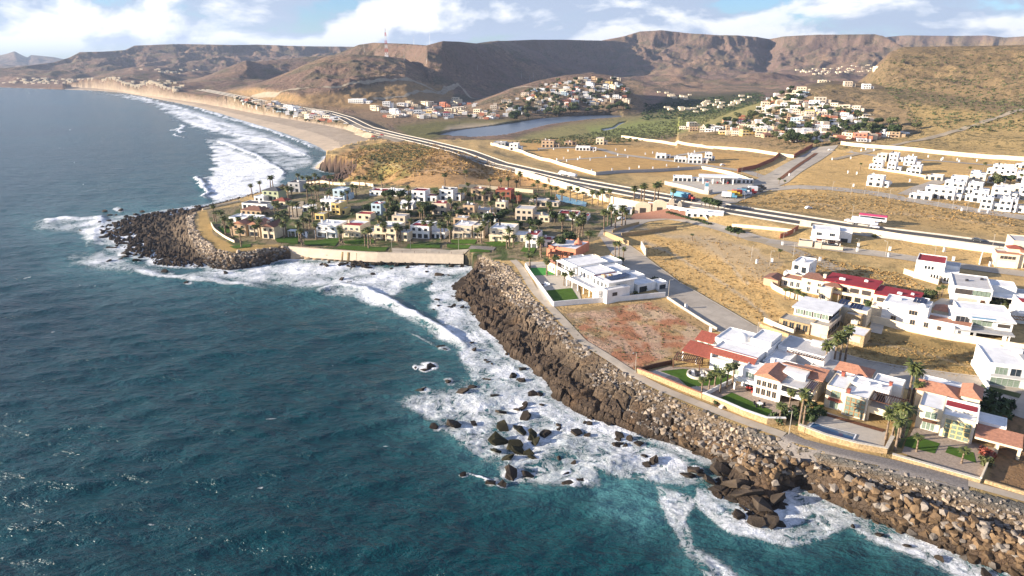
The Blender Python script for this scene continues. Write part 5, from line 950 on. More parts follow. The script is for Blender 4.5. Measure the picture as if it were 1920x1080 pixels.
# ---------------------------------------------------------------- resort houses on the point
def gen_house(label, fl, wpx, wm, dm, st, wall, roof, rk='flat', side=0, ang=-15, group='resort houses on the point', win='dark', gl='glass', balcony=False, name='house', cat='house', seed=0, accent=None):
    """a one to three storey house with its front to the camera; side: width of a lower wing at its right (negative: left)"""
    rnd = random.Random(seed or hash(label) & 255 if False else sum(map(ord, label))); H = 3.15*st+0.5; B = []; Wn = []
    w1 = wm-abs(side); x0 = -side if side < 0 else 0.0; x1 = x0+w1; setb = min(1.6, dm*0.15)
    if rk == 'flat': B.append(('flat', wall, roof, x0, 0, x1, dm, 0, H))
    else: B.append((rk, wall, roof, x0, 0, x1, dm, 0, H-0.4, 1.7))
    if side:
        a, b = (x1+0.01, wm) if side > 0 else (0.0, x0-0.01)
        B.append(('flat', wall, roof if rk == 'flat' else 'roofwhite', a, setb, b, dm*0.85, 0, H-3.1 if st > 1 else H-0.9))
        n = max(1, int((b-a)/2.6)); Wn += row('S', a+.2, b-.2, setb, 0.4, n, 1.5, 2.0, win, gl)
    if accent: B.append(('slab', None, accent, x0+0.3, 0.3, x1-0.3, dm*0.55, H-0.29, H-0.24) if rk == 'flat' else ('slab', None, accent, x0, -1.2, x1, -0.02, 2.9, 3.1))
    n = max(2, int(w1/3.2))
    for k in range(st):
        if k == 0 and rnd.random() < 0.6: Wn += row('S', x0+.3, x1-.3, 0, 0.3, n, min(2.2, w1/n*0.7), 2.2, win, gl, 2)
        else: Wn += row('S', x0+.3, x1-.3, 0, 0.9+3.15*k, n, min(1.6, w1/n*0.6), 1.5, win, gl)
        Wn += row('W', 1, dm-1, x0, 0.9+3.15*k, 2, 1.3, 1.4, win, gl)
    if balcony and st > 1:
        B += [('slab', None, wall, x0+0.2, -1.8, x0+w1*0.6, -0.02, 2.95, 3.15), ('rail', wall, None, x0+0.2, -1.9, x0+w1*0.6, -1.75, 3.15, 4.0), ('post', wall, None, x0+0.25, -1.7, x0+0.6, -1.35, 0, 2.95), ('post', wall, None, x0+w1*0.6-.4, -1.7, x0+w1*0.6-.05, -1.35, 0, 2.95)]
    if rk == 'flat' and rnd.random() < 0.6: B.append(('unit', 'white', None, x0+w1*.5, dm*.5, x0+w1*.5+1.4, dm*.5+1.2, H-.3, H+.5))
    if rk == 'flat' and rnd.random() < 0.5: B.append(('tank', 'dark' if rnd.random() < .4 else 'white', None, x0+w1*.25, dm*.65, .55, 0, H-.3, H+1.1))
    if rnd.random() < 0.35: B.append(('chimney', wall, None, x0+.6, dm*.4, x0+1.5, dm*.4+.9, H-.5, H+1.2))
    return house(name, label, fl, ang, B, Wn, group, cat)
RES = [  # label, front left pixel, width m, depth, storeys, wall, roof, kind, wing, extras
 ('tan two storey house with tiled roof nearest the tip of the point', (437,441), 8.5, 9, 2, 'tan', 'tile', 'gable', 0, dict(balcony=True)),
 ('beige house with left one of a pair of tiled gables near the point', (468,443), 6.5, 10, 2, 'cream', 'tile', 'gable', 0, {}),
 ('beige house with right one of a pair of tiled gables near the point', (492,447), 7.5, 11, 2, 'cream', 'tilebrown', 'gable', 0, {}),
 ('brown tiled hip roof house behind the twin gabled house', (452,403), 14, 9, 1, 'tan', 'tilebrown', 'hip', 0, {}),
 ('low white house with long flat roof behind the twin gables', (430,418), 24, 9, 1, 'white', 'roofwhite', 'flat', 6, {}),
 ('long white house with dark flat roof near the far edge of the point', (454,391), 18, 9, 1, 'white', 'roofdark', 'flat', 0, {}),
 ('pale green house with dark hipped roof facing the surf', (493,375), 12, 9, 2, 'green', 'roofdark', 'hip', 0, {}),
 ('low white house left of the dark hipped roof on the point', (477,378), 7, 7, 1, 'white', 'roofwhite', 'flat', 0, {}),
 ('white house with small red tiled roof at the top of the lane', (512,386), 9, 8, 1, 'cream', 'tilered', 'hip', 0, {}),
 ('dark grey flat roofed house behind the palms by the surf', (541,360), 9, 9, 2, 'grey', 'roofdark', 'flat', 0, {}),
 ('small white cube house beside the cobbled lane', (568,397), 6, 6, 1, 'white', 'roofwhite', 'flat', 0, {}),
 ('tall white block house with pale grey side behind the lane', (602,395), 10, 10, 2, 'white', 'roofwhite', 'flat', 0, {}),
 ('cream yellow house right of the tall white block', (622,402), 8.5, 9, 2, 'yellow', 'roofgrey', 'flat', 3, {}),
 ('white and pale blue modern house near the back of the point', (625,374), 11, 9, 2, 'blue', 'roofwhite', 'flat', 3, {}),
 ('small cream house with arch in the middle of the point', (591,412), 6, 6, 1, 'yellow', 'roofgrey', 'flat', 0, {}),
 ('white and grey villa with large gridded windows above the cove beach', (593,444), 12.5, 12, 2, 'white', 'roofwhite', 'flat', 0, dict(win='white', balcony=True)),
 ('cream villa with stepped red roofs above the cove beach', (644,445), 17, 12, 2, 'cream', 'roofwhite', 'flat', 7, dict(accent='roofred', win='white', balcony=True)),
 ('cream villa with two pale stone bays right of the stepped red roofs', (703,447), 18, 12, 2, 'cream', 'roofwhite', 'flat', 6, dict(balcony=True)),
 ('white villa with bright red roof strips above the sea wall', (770,446), 18.5, 12, 2, 'white', 'roofwhite', 'flat', 8, dict(accent='roofred')),
 ('pale villa with white flat roof and broad windows right of the red strips', (850,446), 10, 12, 2, 'beige', 'roofwhite', 'flat', 0, dict(win='white', balcony=True)),
 ('narrow grey beige house tucked between two white roofed villas', (887,446), 5.5, 9, 2, 'beige', 'roofgrey', 'flat', 0, {}),
 ('cream villa with wide white flat roof last in the sea wall row', (918,452), 18, 13, 2, 'cream', 'roofwhite', 'flat', 6, dict(win='white', balcony=True)),
 ('white house with gridded front and curved red roof near the stone slope', (985,465), 8, 11, 2, 'white', 'roofred', 'flat', 2, dict(win='white')),
 ('white house with long flat red roof beside the salmon domed building', (1008,462), 12, 7, 1, 'white', 'roofred', 'flat', 0, {}),
 ('white house with red roof and blue shaded right wing in the back row', (772,377), 16, 9, 2, 'white', 'roofred', 'flat', 7, {}),
 ('white house with two red roofs at the left of the back row', (693,367), 16, 9, 1, 'white', 'roofred', 'flat', 5, {}),
 ('white house with open grey patio wing in the back row', (727,368), 12, 9, 1, 'white', 'roofwhite', 'flat', 4, {}),
 ('white house with dark roof and black corner windows in the back row', (824,375), 14, 9, 2, 'white', 'roofdark', 'flat', 5, {}),
 ('brown and cream house with broken roofline in the back row', (883,374), 12, 9, 2, 'tan', 'tilebrown', 'flat', 4, {}),
 ('dark brick house with a red awning roof in the back row', (929,376), 15, 9, 2, 'brick', 'roofred', 'flat', 5, {}),
 ('low grey beige bungalow at the right end of the back row', (992,386), 18, 9, 1, 'beige', 'roofgrey', 'flat', 7, {}),
 ('small white pitched house on the grassy bank of the middle row', (751,392), 8, 7, 1, 'white', 'roofwhite', 'gable', 0, {}),
 ('beige house with two stepped bright red roofs in the middle row', (810,402), 15, 9, 2, 'beige', 'roofred', 'flat', 6, {}),
 ('square beige tower house in the middle row', (868,406), 7, 7, 2, 'tan', 'roofdark', 'flat', 0, {}),
 ('low pale house with long roof edge right of the beige tower', (886,404), 11, 8, 1, 'beige', 'roofgrey', 'flat', 0, {}),
 ('pale stone house between palms right of the middle row', (929,400), 6, 7, 2, 'cream', 'roofgrey', 'flat', 0, {}),
 ('beige flat roofed two storey house with pillars among the palms', (966,413), 16, 10, 2, 'beige', 'roofgrey', 'flat', 6, {}),
 ('white house with red roof patch next to the drive and palms', (1046,412), 17, 10, 1, 'white', 'roofred', 'flat', 6, {}),
 ('small beige box house with flat roof behind the villa row', (735,416), 8, 7, 1, 'beige', 'roofgrey', 'flat', 0, {}),
 ('small beige brick house beside the tall palm clump', (850,420), 8, 7, 1, 'tan', 'roofgrey', 'flat', 0, {}),
 ('small white house with narrow red roof under the dark hedge', (905,415), 7.5, 7, 1, 'white', 'roofred', 'flat', 0, {}),
 ('small cream house right of the pillared beige house', (1010,416), 6, 6, 1, 'cream', 'roofgrey', 'flat', 0, {}),
 ('small house with red tiled roof behind the stepped red roofs', (668,412), 9, 7, 1, 'cream', 'roofred', 'flat', 0, {}),
 ('small blue walled house with a red roof in the middle of the resort', (697,403), 6, 7, 2, 'blue', 'roofred', 'flat', 0, {}),
 ('white reception building beside the resort entrance gate', (1138,400), 14, 10, 1, 'white', 'roofwhite', 'flat', 4, {}),
]
for lb, fl, wm, dm, st, wl, rf, rk, side, kw in RES: gen_house(lb, fl, 0, wm, dm, st, wl, rf, rk, side, **kw)
gen_house('long low white office building beside the highway underpass', (1285,408), 0, 20, 8, 1, 'white', 'roofwhite', 'flat', 0, ang=-20, group=None, name='office_building', cat='office')
CON = [(1635,303,10,2),(1665,303,10,2),(1628,317,9,2),(1662,321,9,2),(1698,326,9,2),(1693,311,11,2),(1732,337,11,1),(1624,348,13,2),(1703,372,12,1),(1732,370,19,2),(1770,349,12,2),(1782,361,10,2),(1805,345,12,2),(1812,363,11,2),(1808,377,11,2),
 (1836,392,9,2),(1858,394,9,2),(1881,396,9,2),(1904,398,9,2),(1819,331,9,1),(1849,326,15,2),(1881,335,10,2),(1902,315,12,1),(1904,340,11,2),(1860,357,15,1),(1856,371,13,2),(1897,373,14,2),(1850,343,10,1),(1900,357,12,2)]
cn = ['at the top left of the townhouse group','second in the top row','at the lower left of the first block','in the middle of the first block','at the right of the first block','with four square windows above the first block','low one with arches at the right end of the first block','standing alone with a long garden wall','low one at the left corner of the main block','long one with dark garden windows in the main block','behind the long garden windowed one','with stepped balconies beside it','behind the dark trees','tall one in the middle of the main block','beside the tan walled patio','first in the front row along the dry field','second in the front row along the dry field','third in the front row with brown shutters','fourth in the front row by the edge','low one beside a palm','big stepped one with red awning','right of the dark tree clump','low one at the far right corner','at the right edge behind the palms','long low one in the centre','with a tan door front','right of the tan door front','low one behind the trees','near the right edge in the second row']
for i, (a, b, wm, st) in enumerate(CON):
    gen_house('white cubic townhouse, '+cn[i], (a, b), 0, wm, 9, st, 'white' if i % 6 else 'stonepale', 'roofwhite', 'flat', (3.5 if i % 2 else -3) if wm > 8 else 0, ang=-38, group='white townhouses', name='townhouse', cat='townhouse')
for lb, fl, wm, dm, st, wl, rf in [('cream two storey house alone by the marsh', (1117,271), 12, 11, 2, 'cream', 'roofgrey'), ('tan hacienda style house near the estuary', (1015,276), 18, 12, 2, 'tan', 'tilebrown'), ('low brown house right of the tan hacienda', (1058,272), 12, 9, 1, 'tan', 'tilered'), ('low white building with pale arches in the orange lots', (1079,282), 20, 9, 1, 'white', 'roofwhite'),
    ('white two storey house at the head of the perimeter wall', (955,282), 12, 9, 2, 'white', 'roofwhite'), ('long grey shed beside the estuary', (925,273), 18, 10, 1, 'grey', 'roofgrey'), ('white house at left of the row on the inland lots', (1229,297), 13, 10, 1, 'white', 'roofwhite'), ('white house in the middle of the row on the inland lots', (1264,304), 14, 10, 1, 'white', 'roofwhite'), ('two storey white house at the right of the inland row', (1290,306), 16, 10, 2, 'white', 'roofwhite'), ('white cube house at the end of the inland row', (1322,302), 8, 8, 2, 'white', 'roofwhite'),
    ('big white modern house on the slope above the coast road', (653,193), 40, 16, 2, 'white', 'roofwhite'), ('long low pale house on the crest of the right hillside town', (1535,155), 16, 9, 1, 'cream', 'roofgrey'), ('stone house on the bare slope right of the hillside town', (1583,162), 15, 10, 2, 'beige', 'roofgrey'), ('grey windowed house on the bare slope right of the town', (1618,167), 14, 10, 2, 'white', 'roofdark')]:
    gen_house(lb, fl, 0, wm, dm, st, wl, rf, 'flat', wm*0.3, ang=-12, group=None)
# ---------------------------------------------------------------- towns on the hills: small houses, one object each
TW = [('white', 'roofwhite'), ('cream', 'roofgrey'), ('white', 'tile'), ('beige', 'roofwhite'), ('pink', 'roofgrey'), ('white', 'roofred'), ('tan', 'tilebrown'), ('yellow', 'roofwhite'), ('cream', 'tile'), ('blue', 'roofwhite')]
TN = {'white': 'white', 'cream': 'cream', 'beige': 'beige', 'pink': 'salmon', 'tan': 'tan', 'yellow': 'yellow', 'blue': 'pale blue'}
def small_house_mesh(wm, rm, st, k):
    m = MB(); mi = []
    def done(i):
        while len(mi) < len(m.f): mi.append(i)
    H = 3.0*st+.3; w_, d = 9.0, 8.0
    m.tub(0, 0, -5, w_, d, H, .3, .25); done(0)
    if rm in ('tile', 'tilebrown', 'roofred') and k % 2: m.hip(0, 0, w_, d, H+.003, 1.5, .3); done(1)
    else: m.box(.26, .26, H-.29, w_-.26, d-.26, H-.22); done(1)
    m.tub(w_+.01, 1, -5, w_+4, d-.8, H-2.4 if st > 1 else H-.7, .2, .2); done(0); m.box(-.3, -1.6, 2.6, w_*.6, -.01, 2.8); done(1)
    for j in range(st):
        for i in range(3): m.box(.9+2.8*i, -.04, .9+3*j, 2.3+2.8*i, .05, 2.3+3*j)
        for i in range(2): m.box(-.04, 1.2+3.4*i, .9+3*j, .05, 2.6+3.4*i, 2.3+3*j)
    done(2)
    me = bpy.data.meshes.new('small_house'); me.from_pydata(m.v, [], m.f); me.materials.append(M[wm]); me.materials.append(M[rm]); me.materials.append(M['glass']); me.polygons.foreach_set('material_index', mi); me.update(); return me
HM = {(i, st): small_house_mesh(TW[i][0], TW[i][1], st, i+st) for i in range(len(TW)) for st in (1, 2)}
TOWNS = [  # outline, number, size, where, tilt
 ([(870,228),(900,205),(930,196),(960,182),(1000,165),(1060,150),(1150,146),(1185,175),(1180,190),(1140,197),(1060,205),(980,215),(940,222)], 100, .85, 'on the round hill above the estuary', 4.8),
 ([(1310,246),(1350,232),(1410,212),(1440,185),(1480,168),(1500,172),(1510,195),(1600,205),(1640,240),(1700,254),(1600,268),(1500,264),(1400,252)], 118, 0.85, 'on the hillside behind the avenue', 5.6),
 ([(1265,238),(1400,240),(1560,262),(1540,272),(1400,258),(1268,246)], 22, 0.9, 'low under the hillside town', 8),
 ([(435,185),(500,195),(560,205),(640,228),(640,235),(560,222),(480,208),(430,198)], 46, 0.95, 'between the coast road and the beach', 6),
 ([(688,200),(760,195),(850,190),(900,212),(860,222),(700,222)], 34, 1.1, 'on the flat beyond the coast road', 9),
 ([(1400,225),(1440,190),(1490,170),(1530,195),(1500,215)], 16, 1.0, 'on the upper left of the right hill', 6)]
placed = []; nh = 0
for poly, n, sc, where, gap in TOWNS:
    P = np.array(poly, float); x0, y0 = P.min(0); x1, y1 = P.max(0); k = 0; tries = 0
    while k < n and tries < n*40:
        tries += 1; a, b = random.uniform(x0, x1), random.uniform(y0, y1)
        if not bool(inpoly(np.array([a]), np.array([b]), P)[0]): continue
        if any(abs(a-c)*0.55 < gap*.55 and abs(b-d) < gap*.42 for c, d in placed): continue
        g = G(a, b)
        if abs(g[0]) > 5000 or g[1] > 2400: continue
        placed.append((a, b)); i = random.choices(range(10), (6, 5, 1.2, 5, .7, .8, 2.2, .8, .8, .8))[0]; st = 2 if random.random() < .45 else 1
        me = HM[(i, st)]; s = sc*random.uniform(.8, 1.25); wl, rf = TW[i]
        lab = '%s %s house with %s roof %s' % ('two storey' if st == 2 else 'low', TN[wl], {'roofwhite': 'white', 'roofgrey': 'grey', 'tile': 'orange tiled', 'roofred': 'red', 'tilebrown': 'brown'}[rf], where)
        o = link('small_house', me, None, None, label=lab, category='house', group='small houses '+where); o.location = (g[0], g[1], g[2]+.1); o.rotation_euler = (0, 0, math.radians(random.gauss(-14, 12))); o.scale = (s*random.uniform(.9, 1.3), s, s); k += 1; nh += 1
def more_houses():
    ms = {}
    for poly, n in ((TOWNS[0][0], 90), ([(690,205),(760,196),(860,192),(930,200),(900,222),(860,224),(700,222)], 26), (TOWNS[1][0], 90), ([(430,185),(500,195),(600,212),(650,232),(600,230),(480,208)], 45)):
        P = np.array(poly, float); x0, y0 = P.min(0); x1, y1 = P.max(0); k = 0
        while k < n:
            a, b = random.uniform(x0, x1), random.uniform(y0, y1)
            if not bool(inpoly(np.array([a]), np.array([b]), P)[0]) or any(abs(a-c) < 3.5 and abs(b-d) < 1.6 for c, d in placed): continue
            g = G(a, b); k += 1; placed.append((a, b)); w_, d, h = random.uniform(5, 9), random.uniform(5, 8), random.uniform(2.6, 5.5); ms.setdefault(random.choice(['white', 'white', 'cream', 'tan', 'beige', 'pink']), MB()).box(g[0], g[1], g[2]-4, g[0]+w_, g[1]+d, g[2]+h)
    m = MB(); mats = []; idx = []
    for i, (k, q) in enumerate(ms.items()):
        n = len(m.v); m.v += q.v; m.f += [tuple(v+n for v in f) for f in q.f]; mats.append(M[k]); idx += [i]*len(q.f)
    me = bpy.data.meshes.new('hillside_houses'); me.from_pydata(m.v, [], m.f)
    for q in mats: me.materials.append(q)
    me.polygons.foreach_set('material_index', idx); me.update(); link('hillside_houses', me, None, None, kind='stuff', label='smallest houses and sheds crowded between the others in the hill towns', category='houses')
more_houses()
# beyond the 300 nearest: the far villages as one mass each
def far_village(label_name, boxes):
    V = []; Fc = []
    m = MB()
    for (poly, n) in boxes:
        P = np.array(poly, float); x0, y0 = P.min(0); x1, y1 = P.max(0); k = 0
        while k < n:
            a, b = random.uniform(x0, x1), random.uniform(y0, y1)
            if not bool(inpoly(np.array([a]), np.array([b]), P)[0]): continue
            g = G(a, b); k += 1; w_, d, h = random.uniform(6, 12), random.uniform(6, 10), random.uniform(2.5, 5)
            m.box(g[0], g[1], g[2]-4, g[0]+w_, g[1]+d, g[2]+h)
    o = m.build(label_name, M['cream']); o['kind'] = 'stuff'; o['label'] = 'scattered far white buildings of the villages in the valleys'; o['category'] = 'village'
far_village('far_village', [([(0,146),(40,148),(230,146),(240,156),(100,158),(0,158)], 70), ([(220,156),(300,150),(360,165),(310,182),(230,170)], 60), ([(240,130),(400,130),(380,146)], 16), ([(1220,208),(1400,178),(1430,190),(1300,212)], 34), ([(1480,132),(1560,124),(1650,122),(1640,134),(1520,142)], 60), ([(1210,170),(1300,178),(1280,190)], 14)])
# ---------------------------------------------------------------- palms, trees and shrubs
def frond_mesh(n, L, wd, up0, name, seed, droop=1.0):
    rnd = random.Random(seed); V = []; Fc = []
    for i in range(n):
        a = 2*math.pi*i/n*2.618+rnd.uniform(-.2, .2); el = up0+(1-up0*0.6)*(1-2*i/n)*1.0+rnd.uniform(-.15, .15); l = L*rnd.uniform(.8, 1.1); c, s = math.cos(a), math.sin(a)
        p = [0, 0]; e = el; pts = []
        for j in range(4):
            pts.append((p[0], p[1])); e2 = e; p = [p[0]+l/3*math.cos(e2), p[1]+l/3*math.sin(e2)]; e -= .38*droop
        ws = [0.05, wd*.75, wd, .08]; k = len(V)
        for j, (r, z) in enumerate(pts):
            h = ws[j]; V += [(r*c-h*s, r*s+h*c, z-h*.25), (r*c, r*s, z+.06), (r*c+h*s, r*s-h*c, z-h*.25)]
        for j in range(3):
            q = k+3*j; Fc += [(q, q+1, q+4, q+3), (q+1, q+2, q+5, q+4)]
    return mesh_from(name, V, Fc)
def palm(kind, seed):
    rnd = random.Random(seed); r = thing('palm_tree', (0, 0, 0), 0, 'palm', 'palm tree'); hgt = 8.0
    m = MB(); lean = rnd.uniform(-.5, .5); pr = (0, 0, -.8)
    for j in range(5):
        t = (j+1)/5; q = (lean*t*t, .3*lean*t, hgt*t-.2*(1-t)); m.tube(pr, q, .34-.14*(t-.2), .34-.14*t, 7); pr = q
    m.build('trunk', M['bark'], r, True)
    fm = frond_mesh(44, 1.9 if kind else 2.3, .34, .25, 'crown', seed, 1.0); o = link('crown', fm, M['frond'], r); o.location = (lean, .3*lean, hgt)
    dm = frond_mesh(16, 1.5, .3, -1.1, 'dry_skirt', seed+9, .5); o = link('dry_skirt', dm, M['deadfrond'], r); o.location = (lean, .3*lean, hgt-.25)
    return r
PP = [palm(i % 2, i+3) for i in range(4)]; used = set()
def put_palm(px, py, h, label, group, sp=1.2):
    g = G(px, py); k = random.randrange(4); s = h/8.0; p = PP[k]; rz = random.uniform(0, 6.28); sc = (sp*(.55+.45*s), sp*(.55+.45*s), s)
    if k not in used: used.add(k); p.location = g; p.rotation_euler = (0, 0, rz); p.scale = sc; p['label'] = label; p['group'] = group; return p
    return copy_thing(p, g, rz, sc, label, group)
z1 = [(545,240),(620,210),(710,175),(732,165),(1000,150),(1050,160),(1080,160),(1110,150),(1150,150),(960,130),(1270,140),(1240,150),(820,250),(870,280),(900,240),(1040,260),(1120,280),(1140,260),(1080,250),(1200,250),(1345,170),(780,440),(830,610),(850,600),(800,560),(970,640),(990,670),(950,560),(1010,560),(1040,550),(570,620),(560,560),(600,600),(620,600),(370,600),(350,560),(305,580),(280,500),(445,690),(430,560),(1330,640),(1350,650),(1590,700),(1560,680),(1610,660),(1730,620),(1700,600),(1100,420),(1080,400),(1180,420),(1230,430),(880,410),(910,420),(950,420),(1360,300),(1400,290),(1480,240),(1450,240),(1510,170),(1560,150),(1710,150),(1750,420),(1790,400),(1850,620),(1880,640),(1120,620),(745,400),(770,370),(1240,330),(1060,520),(1090,500),(220,470),(200,450)]
z2 = [(90,620),(110,600),(80,160),(320,260),(290,400),(320,390),(560,270),(645,150),(640,600),(690,640),(670,560),(610,620),(520,610),(460,600),(220,640),(240,620),(300,600),(330,540),(790,290),(830,270),(850,220),(910,320),(1000,320),(1050,180),(1040,260),(1150,180),(1215,180),(1300,300),(1290,180),(1170,330),(1210,340),(1250,360),(1110,360),(1220,680),(1200,700),(1260,690),(940,640),(970,650),(1000,610),(950,540),(900,520),(1450,650),(1405,740),(1500,760),(1510,780),(1580,410),(1600,420),(1440,400),(1440,340),(1470,340),(1480,200),(1440,210),(1540,220),(1600,240),(1640,260),(1690,270),(1700,270),(1770,270),(1830,280),(1890,280),(1700,550),(1790,540),(1870,450),(1850,600),(1880,590),(1410,880),(1560,950),(1640,930),(830,120),(1320,140),(420,420),(460,430),(700,400),(740,420),(1060,420),(120,420),(180,400),(690,500),(440,480),(130,520)]
z3 = [(820,240),(870,210),(890,210),(960,220),(985,210),(1080,240),(540,230),(580,230),(610,230),(660,230),(740,390),(765,380),(695,400),(670,380),(645,370),(620,400),(515,520),(440,420),(460,420),(480,390),(405,400),(340,400),(245,330)]
rl = 'tall fan palm with bare trunk among the resort houses'
for a, b in z1: put_palm(360+a/4.8, 320+b/4.8, random.uniform(6, 10), rl if b > 260 else 'tall fan palm at the back of the point against the surf', 'resort palms')
for a, b in z2: put_palm(700+a/4.8, 320+b/4.8, random.uniform(5.5, 9), rl if b > 200 else 'fan palm behind the back row of resort houses', 'resort palms')
for a, b in z3: put_palm(960+a/3.6, 320+b/3.6, random.uniform(7, 11), 'fan palm lining the resort entrance drive', 'resort palms')
for a, b, h, lb in [(1026,518,6,'young palm on the bright green turf, left'),(1042,515,7,'young palm on the bright green turf, right'),(993,498,6,'palm beside the head of the sea path'),(1057,536,5,'small palm on the brown terrace of the big white villa'),(1070,538,6,'palm right of the brown terrace at the white villa'),(1153,485,7,'palm behind the white villa by the street, left'),(1160,489,8,'palm behind the white villa by the street, middle'),(1168,491,6,'palm behind the white villa by the street, right'),
    (1298,451,3,'small bushy palm beside the entrance street'),(1383,448,3,'short palm on the verge at the street fork'),(1460,485,4,'round palm beside the upper lane with long shadow'),
    (1315,742,5.0,'small palm at the wall corner of the fire pit lawn'),(1328,737,5,'second small palm along the white dividing wall'),(1339,731,5.5,'third small palm along the white dividing wall'),(1350,738,6,'leaning palm beside the white dividing wall'),(1362,729,6.5,'fourth palm along the white dividing wall'),(1373,722,6,'palm nearest the white villa along the dividing wall'),
    (1461,792,4.5,'short palm on the patio corner of the salmon roofed villa'),(1478,775,6,'palm in front of the open corner terrace'),(1498,800,9,'tall pale trunked palm between the salmon roofed villa and the pool'),(1506,796,7,'bushy palm left of the pool villa'),(1543,702,9,'palm right of the salmon roofed villa by the street'),(1561,694,10,'left palm of the roadside group behind the pool villa'),(1572,690,10,'middle palm of the roadside group behind the pool villa'),(1583,684,11,'tall right palm of the roadside group behind the pool villa'),
    (1660,825,7,'left palm of the clump beside the pool terrace'),(1672,822,8,'second palm of the clump beside the pool terrace'),(1685,829,9,'middle palm of the clump beside the pool terrace'),(1678,846,8,'front leaning palm of the clump beside the pool terrace'),(1692,822,8,'right palm of the clump beside the pool terrace'),(1700,760,11,'tall palm between the two pale stone villas'),(1708,758,10,'bushy palm between the two pale stone villas'),(1715,766,7,'lower palm between the two pale stone villas'),
    (1718,848,4,'small palm on the left garden lawn of the far right villa'),(1802,870,3.6,'small leaning palm on the right garden lawn'),(1758,560,4,'low palm beside the slatted garage villa'),(1765,556,4,'broad palm at the corner of the driveway'),(1471,562,4,'palm in the garden behind the curved wall, left'),(1480,562,4,'palm in the garden behind the curved wall, middle'),(1494,568,4.5,'palm in the garden behind the curved wall, right'),(1505,572,4,'last palm in the garden behind the curved wall'),(1612,319,5,'palm at the left of the white townhouses'),(1815,330,6,'palm beside a low white townhouse'),(1844,322,6,'palm left of the stepped townhouse'),(1912,345,6,'palm at the right edge by the townhouses'),(1420,330,5,'small palm beside the curved dark wall'),(1460,346,4,'palm at the foot of the avenue'),(1470,350,4,'palm at the left of the gatehouse on the avenue')]:
    put_palm(a, b, h, lb, 'garden palms', 0.95)
for i in range(4):
    if i not in used:
        for c in list(PP[i].children): bpy.data.objects.remove(c)
        bpy.data.objects.remove(PP[i])
def leaf_clump(n, rx, rz, size, seed, z0=0.0):
    rnd = np.random.default_rng(seed); V = []; Fc = []
    lob = rnd.normal(size=(5, 3))*[rx*.38, rx*.38, rz*.25]
    for i in range(n):
        c = lob[rnd.integers(5)]; d = rnd.normal(size=3); d /= np.linalg.norm(d); r = rnd.uniform(.55, 1.05); p = c+d*[rx*.62, rx*.62, rz*.62]*r; p[2] = max(p[2]+rz*.9+z0, z0+.1)
        a = rnd.normal(size=3); a /= np.linalg.norm(a); b = np.cross(a, d); b /= np.linalg.norm(b)+1e-6; s = size*rnd.uniform(.6, 1.4); k = len(V)
        V += [p-a*s, p-b*s*.6, p+a*s, p+b*s*.6]; Fc.append((k, k+1, k+2, k+3))
    return mesh_from('crown', V, Fc)
def tree(seed, mat, n=420):
    r = thing('tree', (0, 0, 0), 0, 'tree', 'tree'); m = MB(); m.tube((0, 0, -1), (.1, 0, 1.7), .28, .18, 6)
    for k in range(4): a = k*1.6+seed; m.tube((.1, 0, 1.5), (1.2*math.cos(a), 1.2*math.sin(a), 3.0), .13, .05, 5)
    m.build('trunk', M['twig'], r); link('crown', leaf_clump(n, 2.6, 1.9, .42, seed, 1.4), M[mat], r); return r
def shrub(seed, mat, n=260):
    r = thing('shrub', (0, 0, 0), 0, 'shrub', 'shrub'); m = MB()
    for k in range(5): a = k*1.25; m.tube((0, 0, -.3), (.5*math.cos(a), .5*math.sin(a), .8), .06, .02, 4)
    m.build('stem', M['twig'], r); link('foliage', leaf_clump(n, 1.2, .8, .26, seed), M[mat], r); return r
TP = [tree(1, 'leaf'), tree(2, 'leaf2'), tree(5, 'leaf')]; SP = [shrub(3, 'leaf'), shrub(4, 'leaf2'), shrub(7, 'redleaf')]; first = {}
def put(proto, px, py, sc, label, group):
    g = G(px, py)
    if id(proto) not in first: first[id(proto)] = 1; proto.location = g; proto.scale = (sc,)*3; proto['label'] = label; proto['group'] = group; return
    copy_thing(proto, g, random.uniform(0, 6.28), sc, label, group)
def scatter_trees(poly, n, s0, s1, label, group, protos=None):
    P = np.array(poly, float); x0, y0 = P.min(0); x1, y1 = P.max(0); k = 0
    while k < n:
        a, b = random.uniform(x0, x1), random.uniform(y0, y1)
        if bool(inpoly(np.array([a]), np.array([b]), P)[0]): put(random.choice(protos or TP), a, b, random.uniform(s0, s1), label, group); k += 1
scatter_trees(TOWNS[0][0], 85, 1.0, 2.2, 'dark round tree among the houses of the estuary hill town', 'trees in the estuary hill town')
scatter_trees([(940,225),(1000,205),(1100,205),(1180,200),(1190,212),(1060,218),(960,232)], 40, 1.6, 3.0, 'dark tree at the foot of the estuary hill town', 'trees in the estuary hill town')
scatter_trees(TOWNS[1][0], 115, .9, 2.0, 'dark tree among the houses of the hillside town behind the avenue', 'trees in the hillside town')
scatter_trees([(1440,262),(1500,265),(1570,268),(1560,278),(1480,270)], 16, 1.2, 2.2, 'dark tree at the head of the avenue', 'trees in the hillside town')
scatter_trees([(440,190),(640,235),(640,240),(560,228),(440,200)], 18, .9, 1.6, 'small tree among the beach houses', 'trees behind the beach')
scatter_trees([(1620,225),(1720,240),(1700,260),(1600,262)], 16, 1.2, 2.4, 'dark bush on the slope right of the hillside town', 'trees in the hillside town')
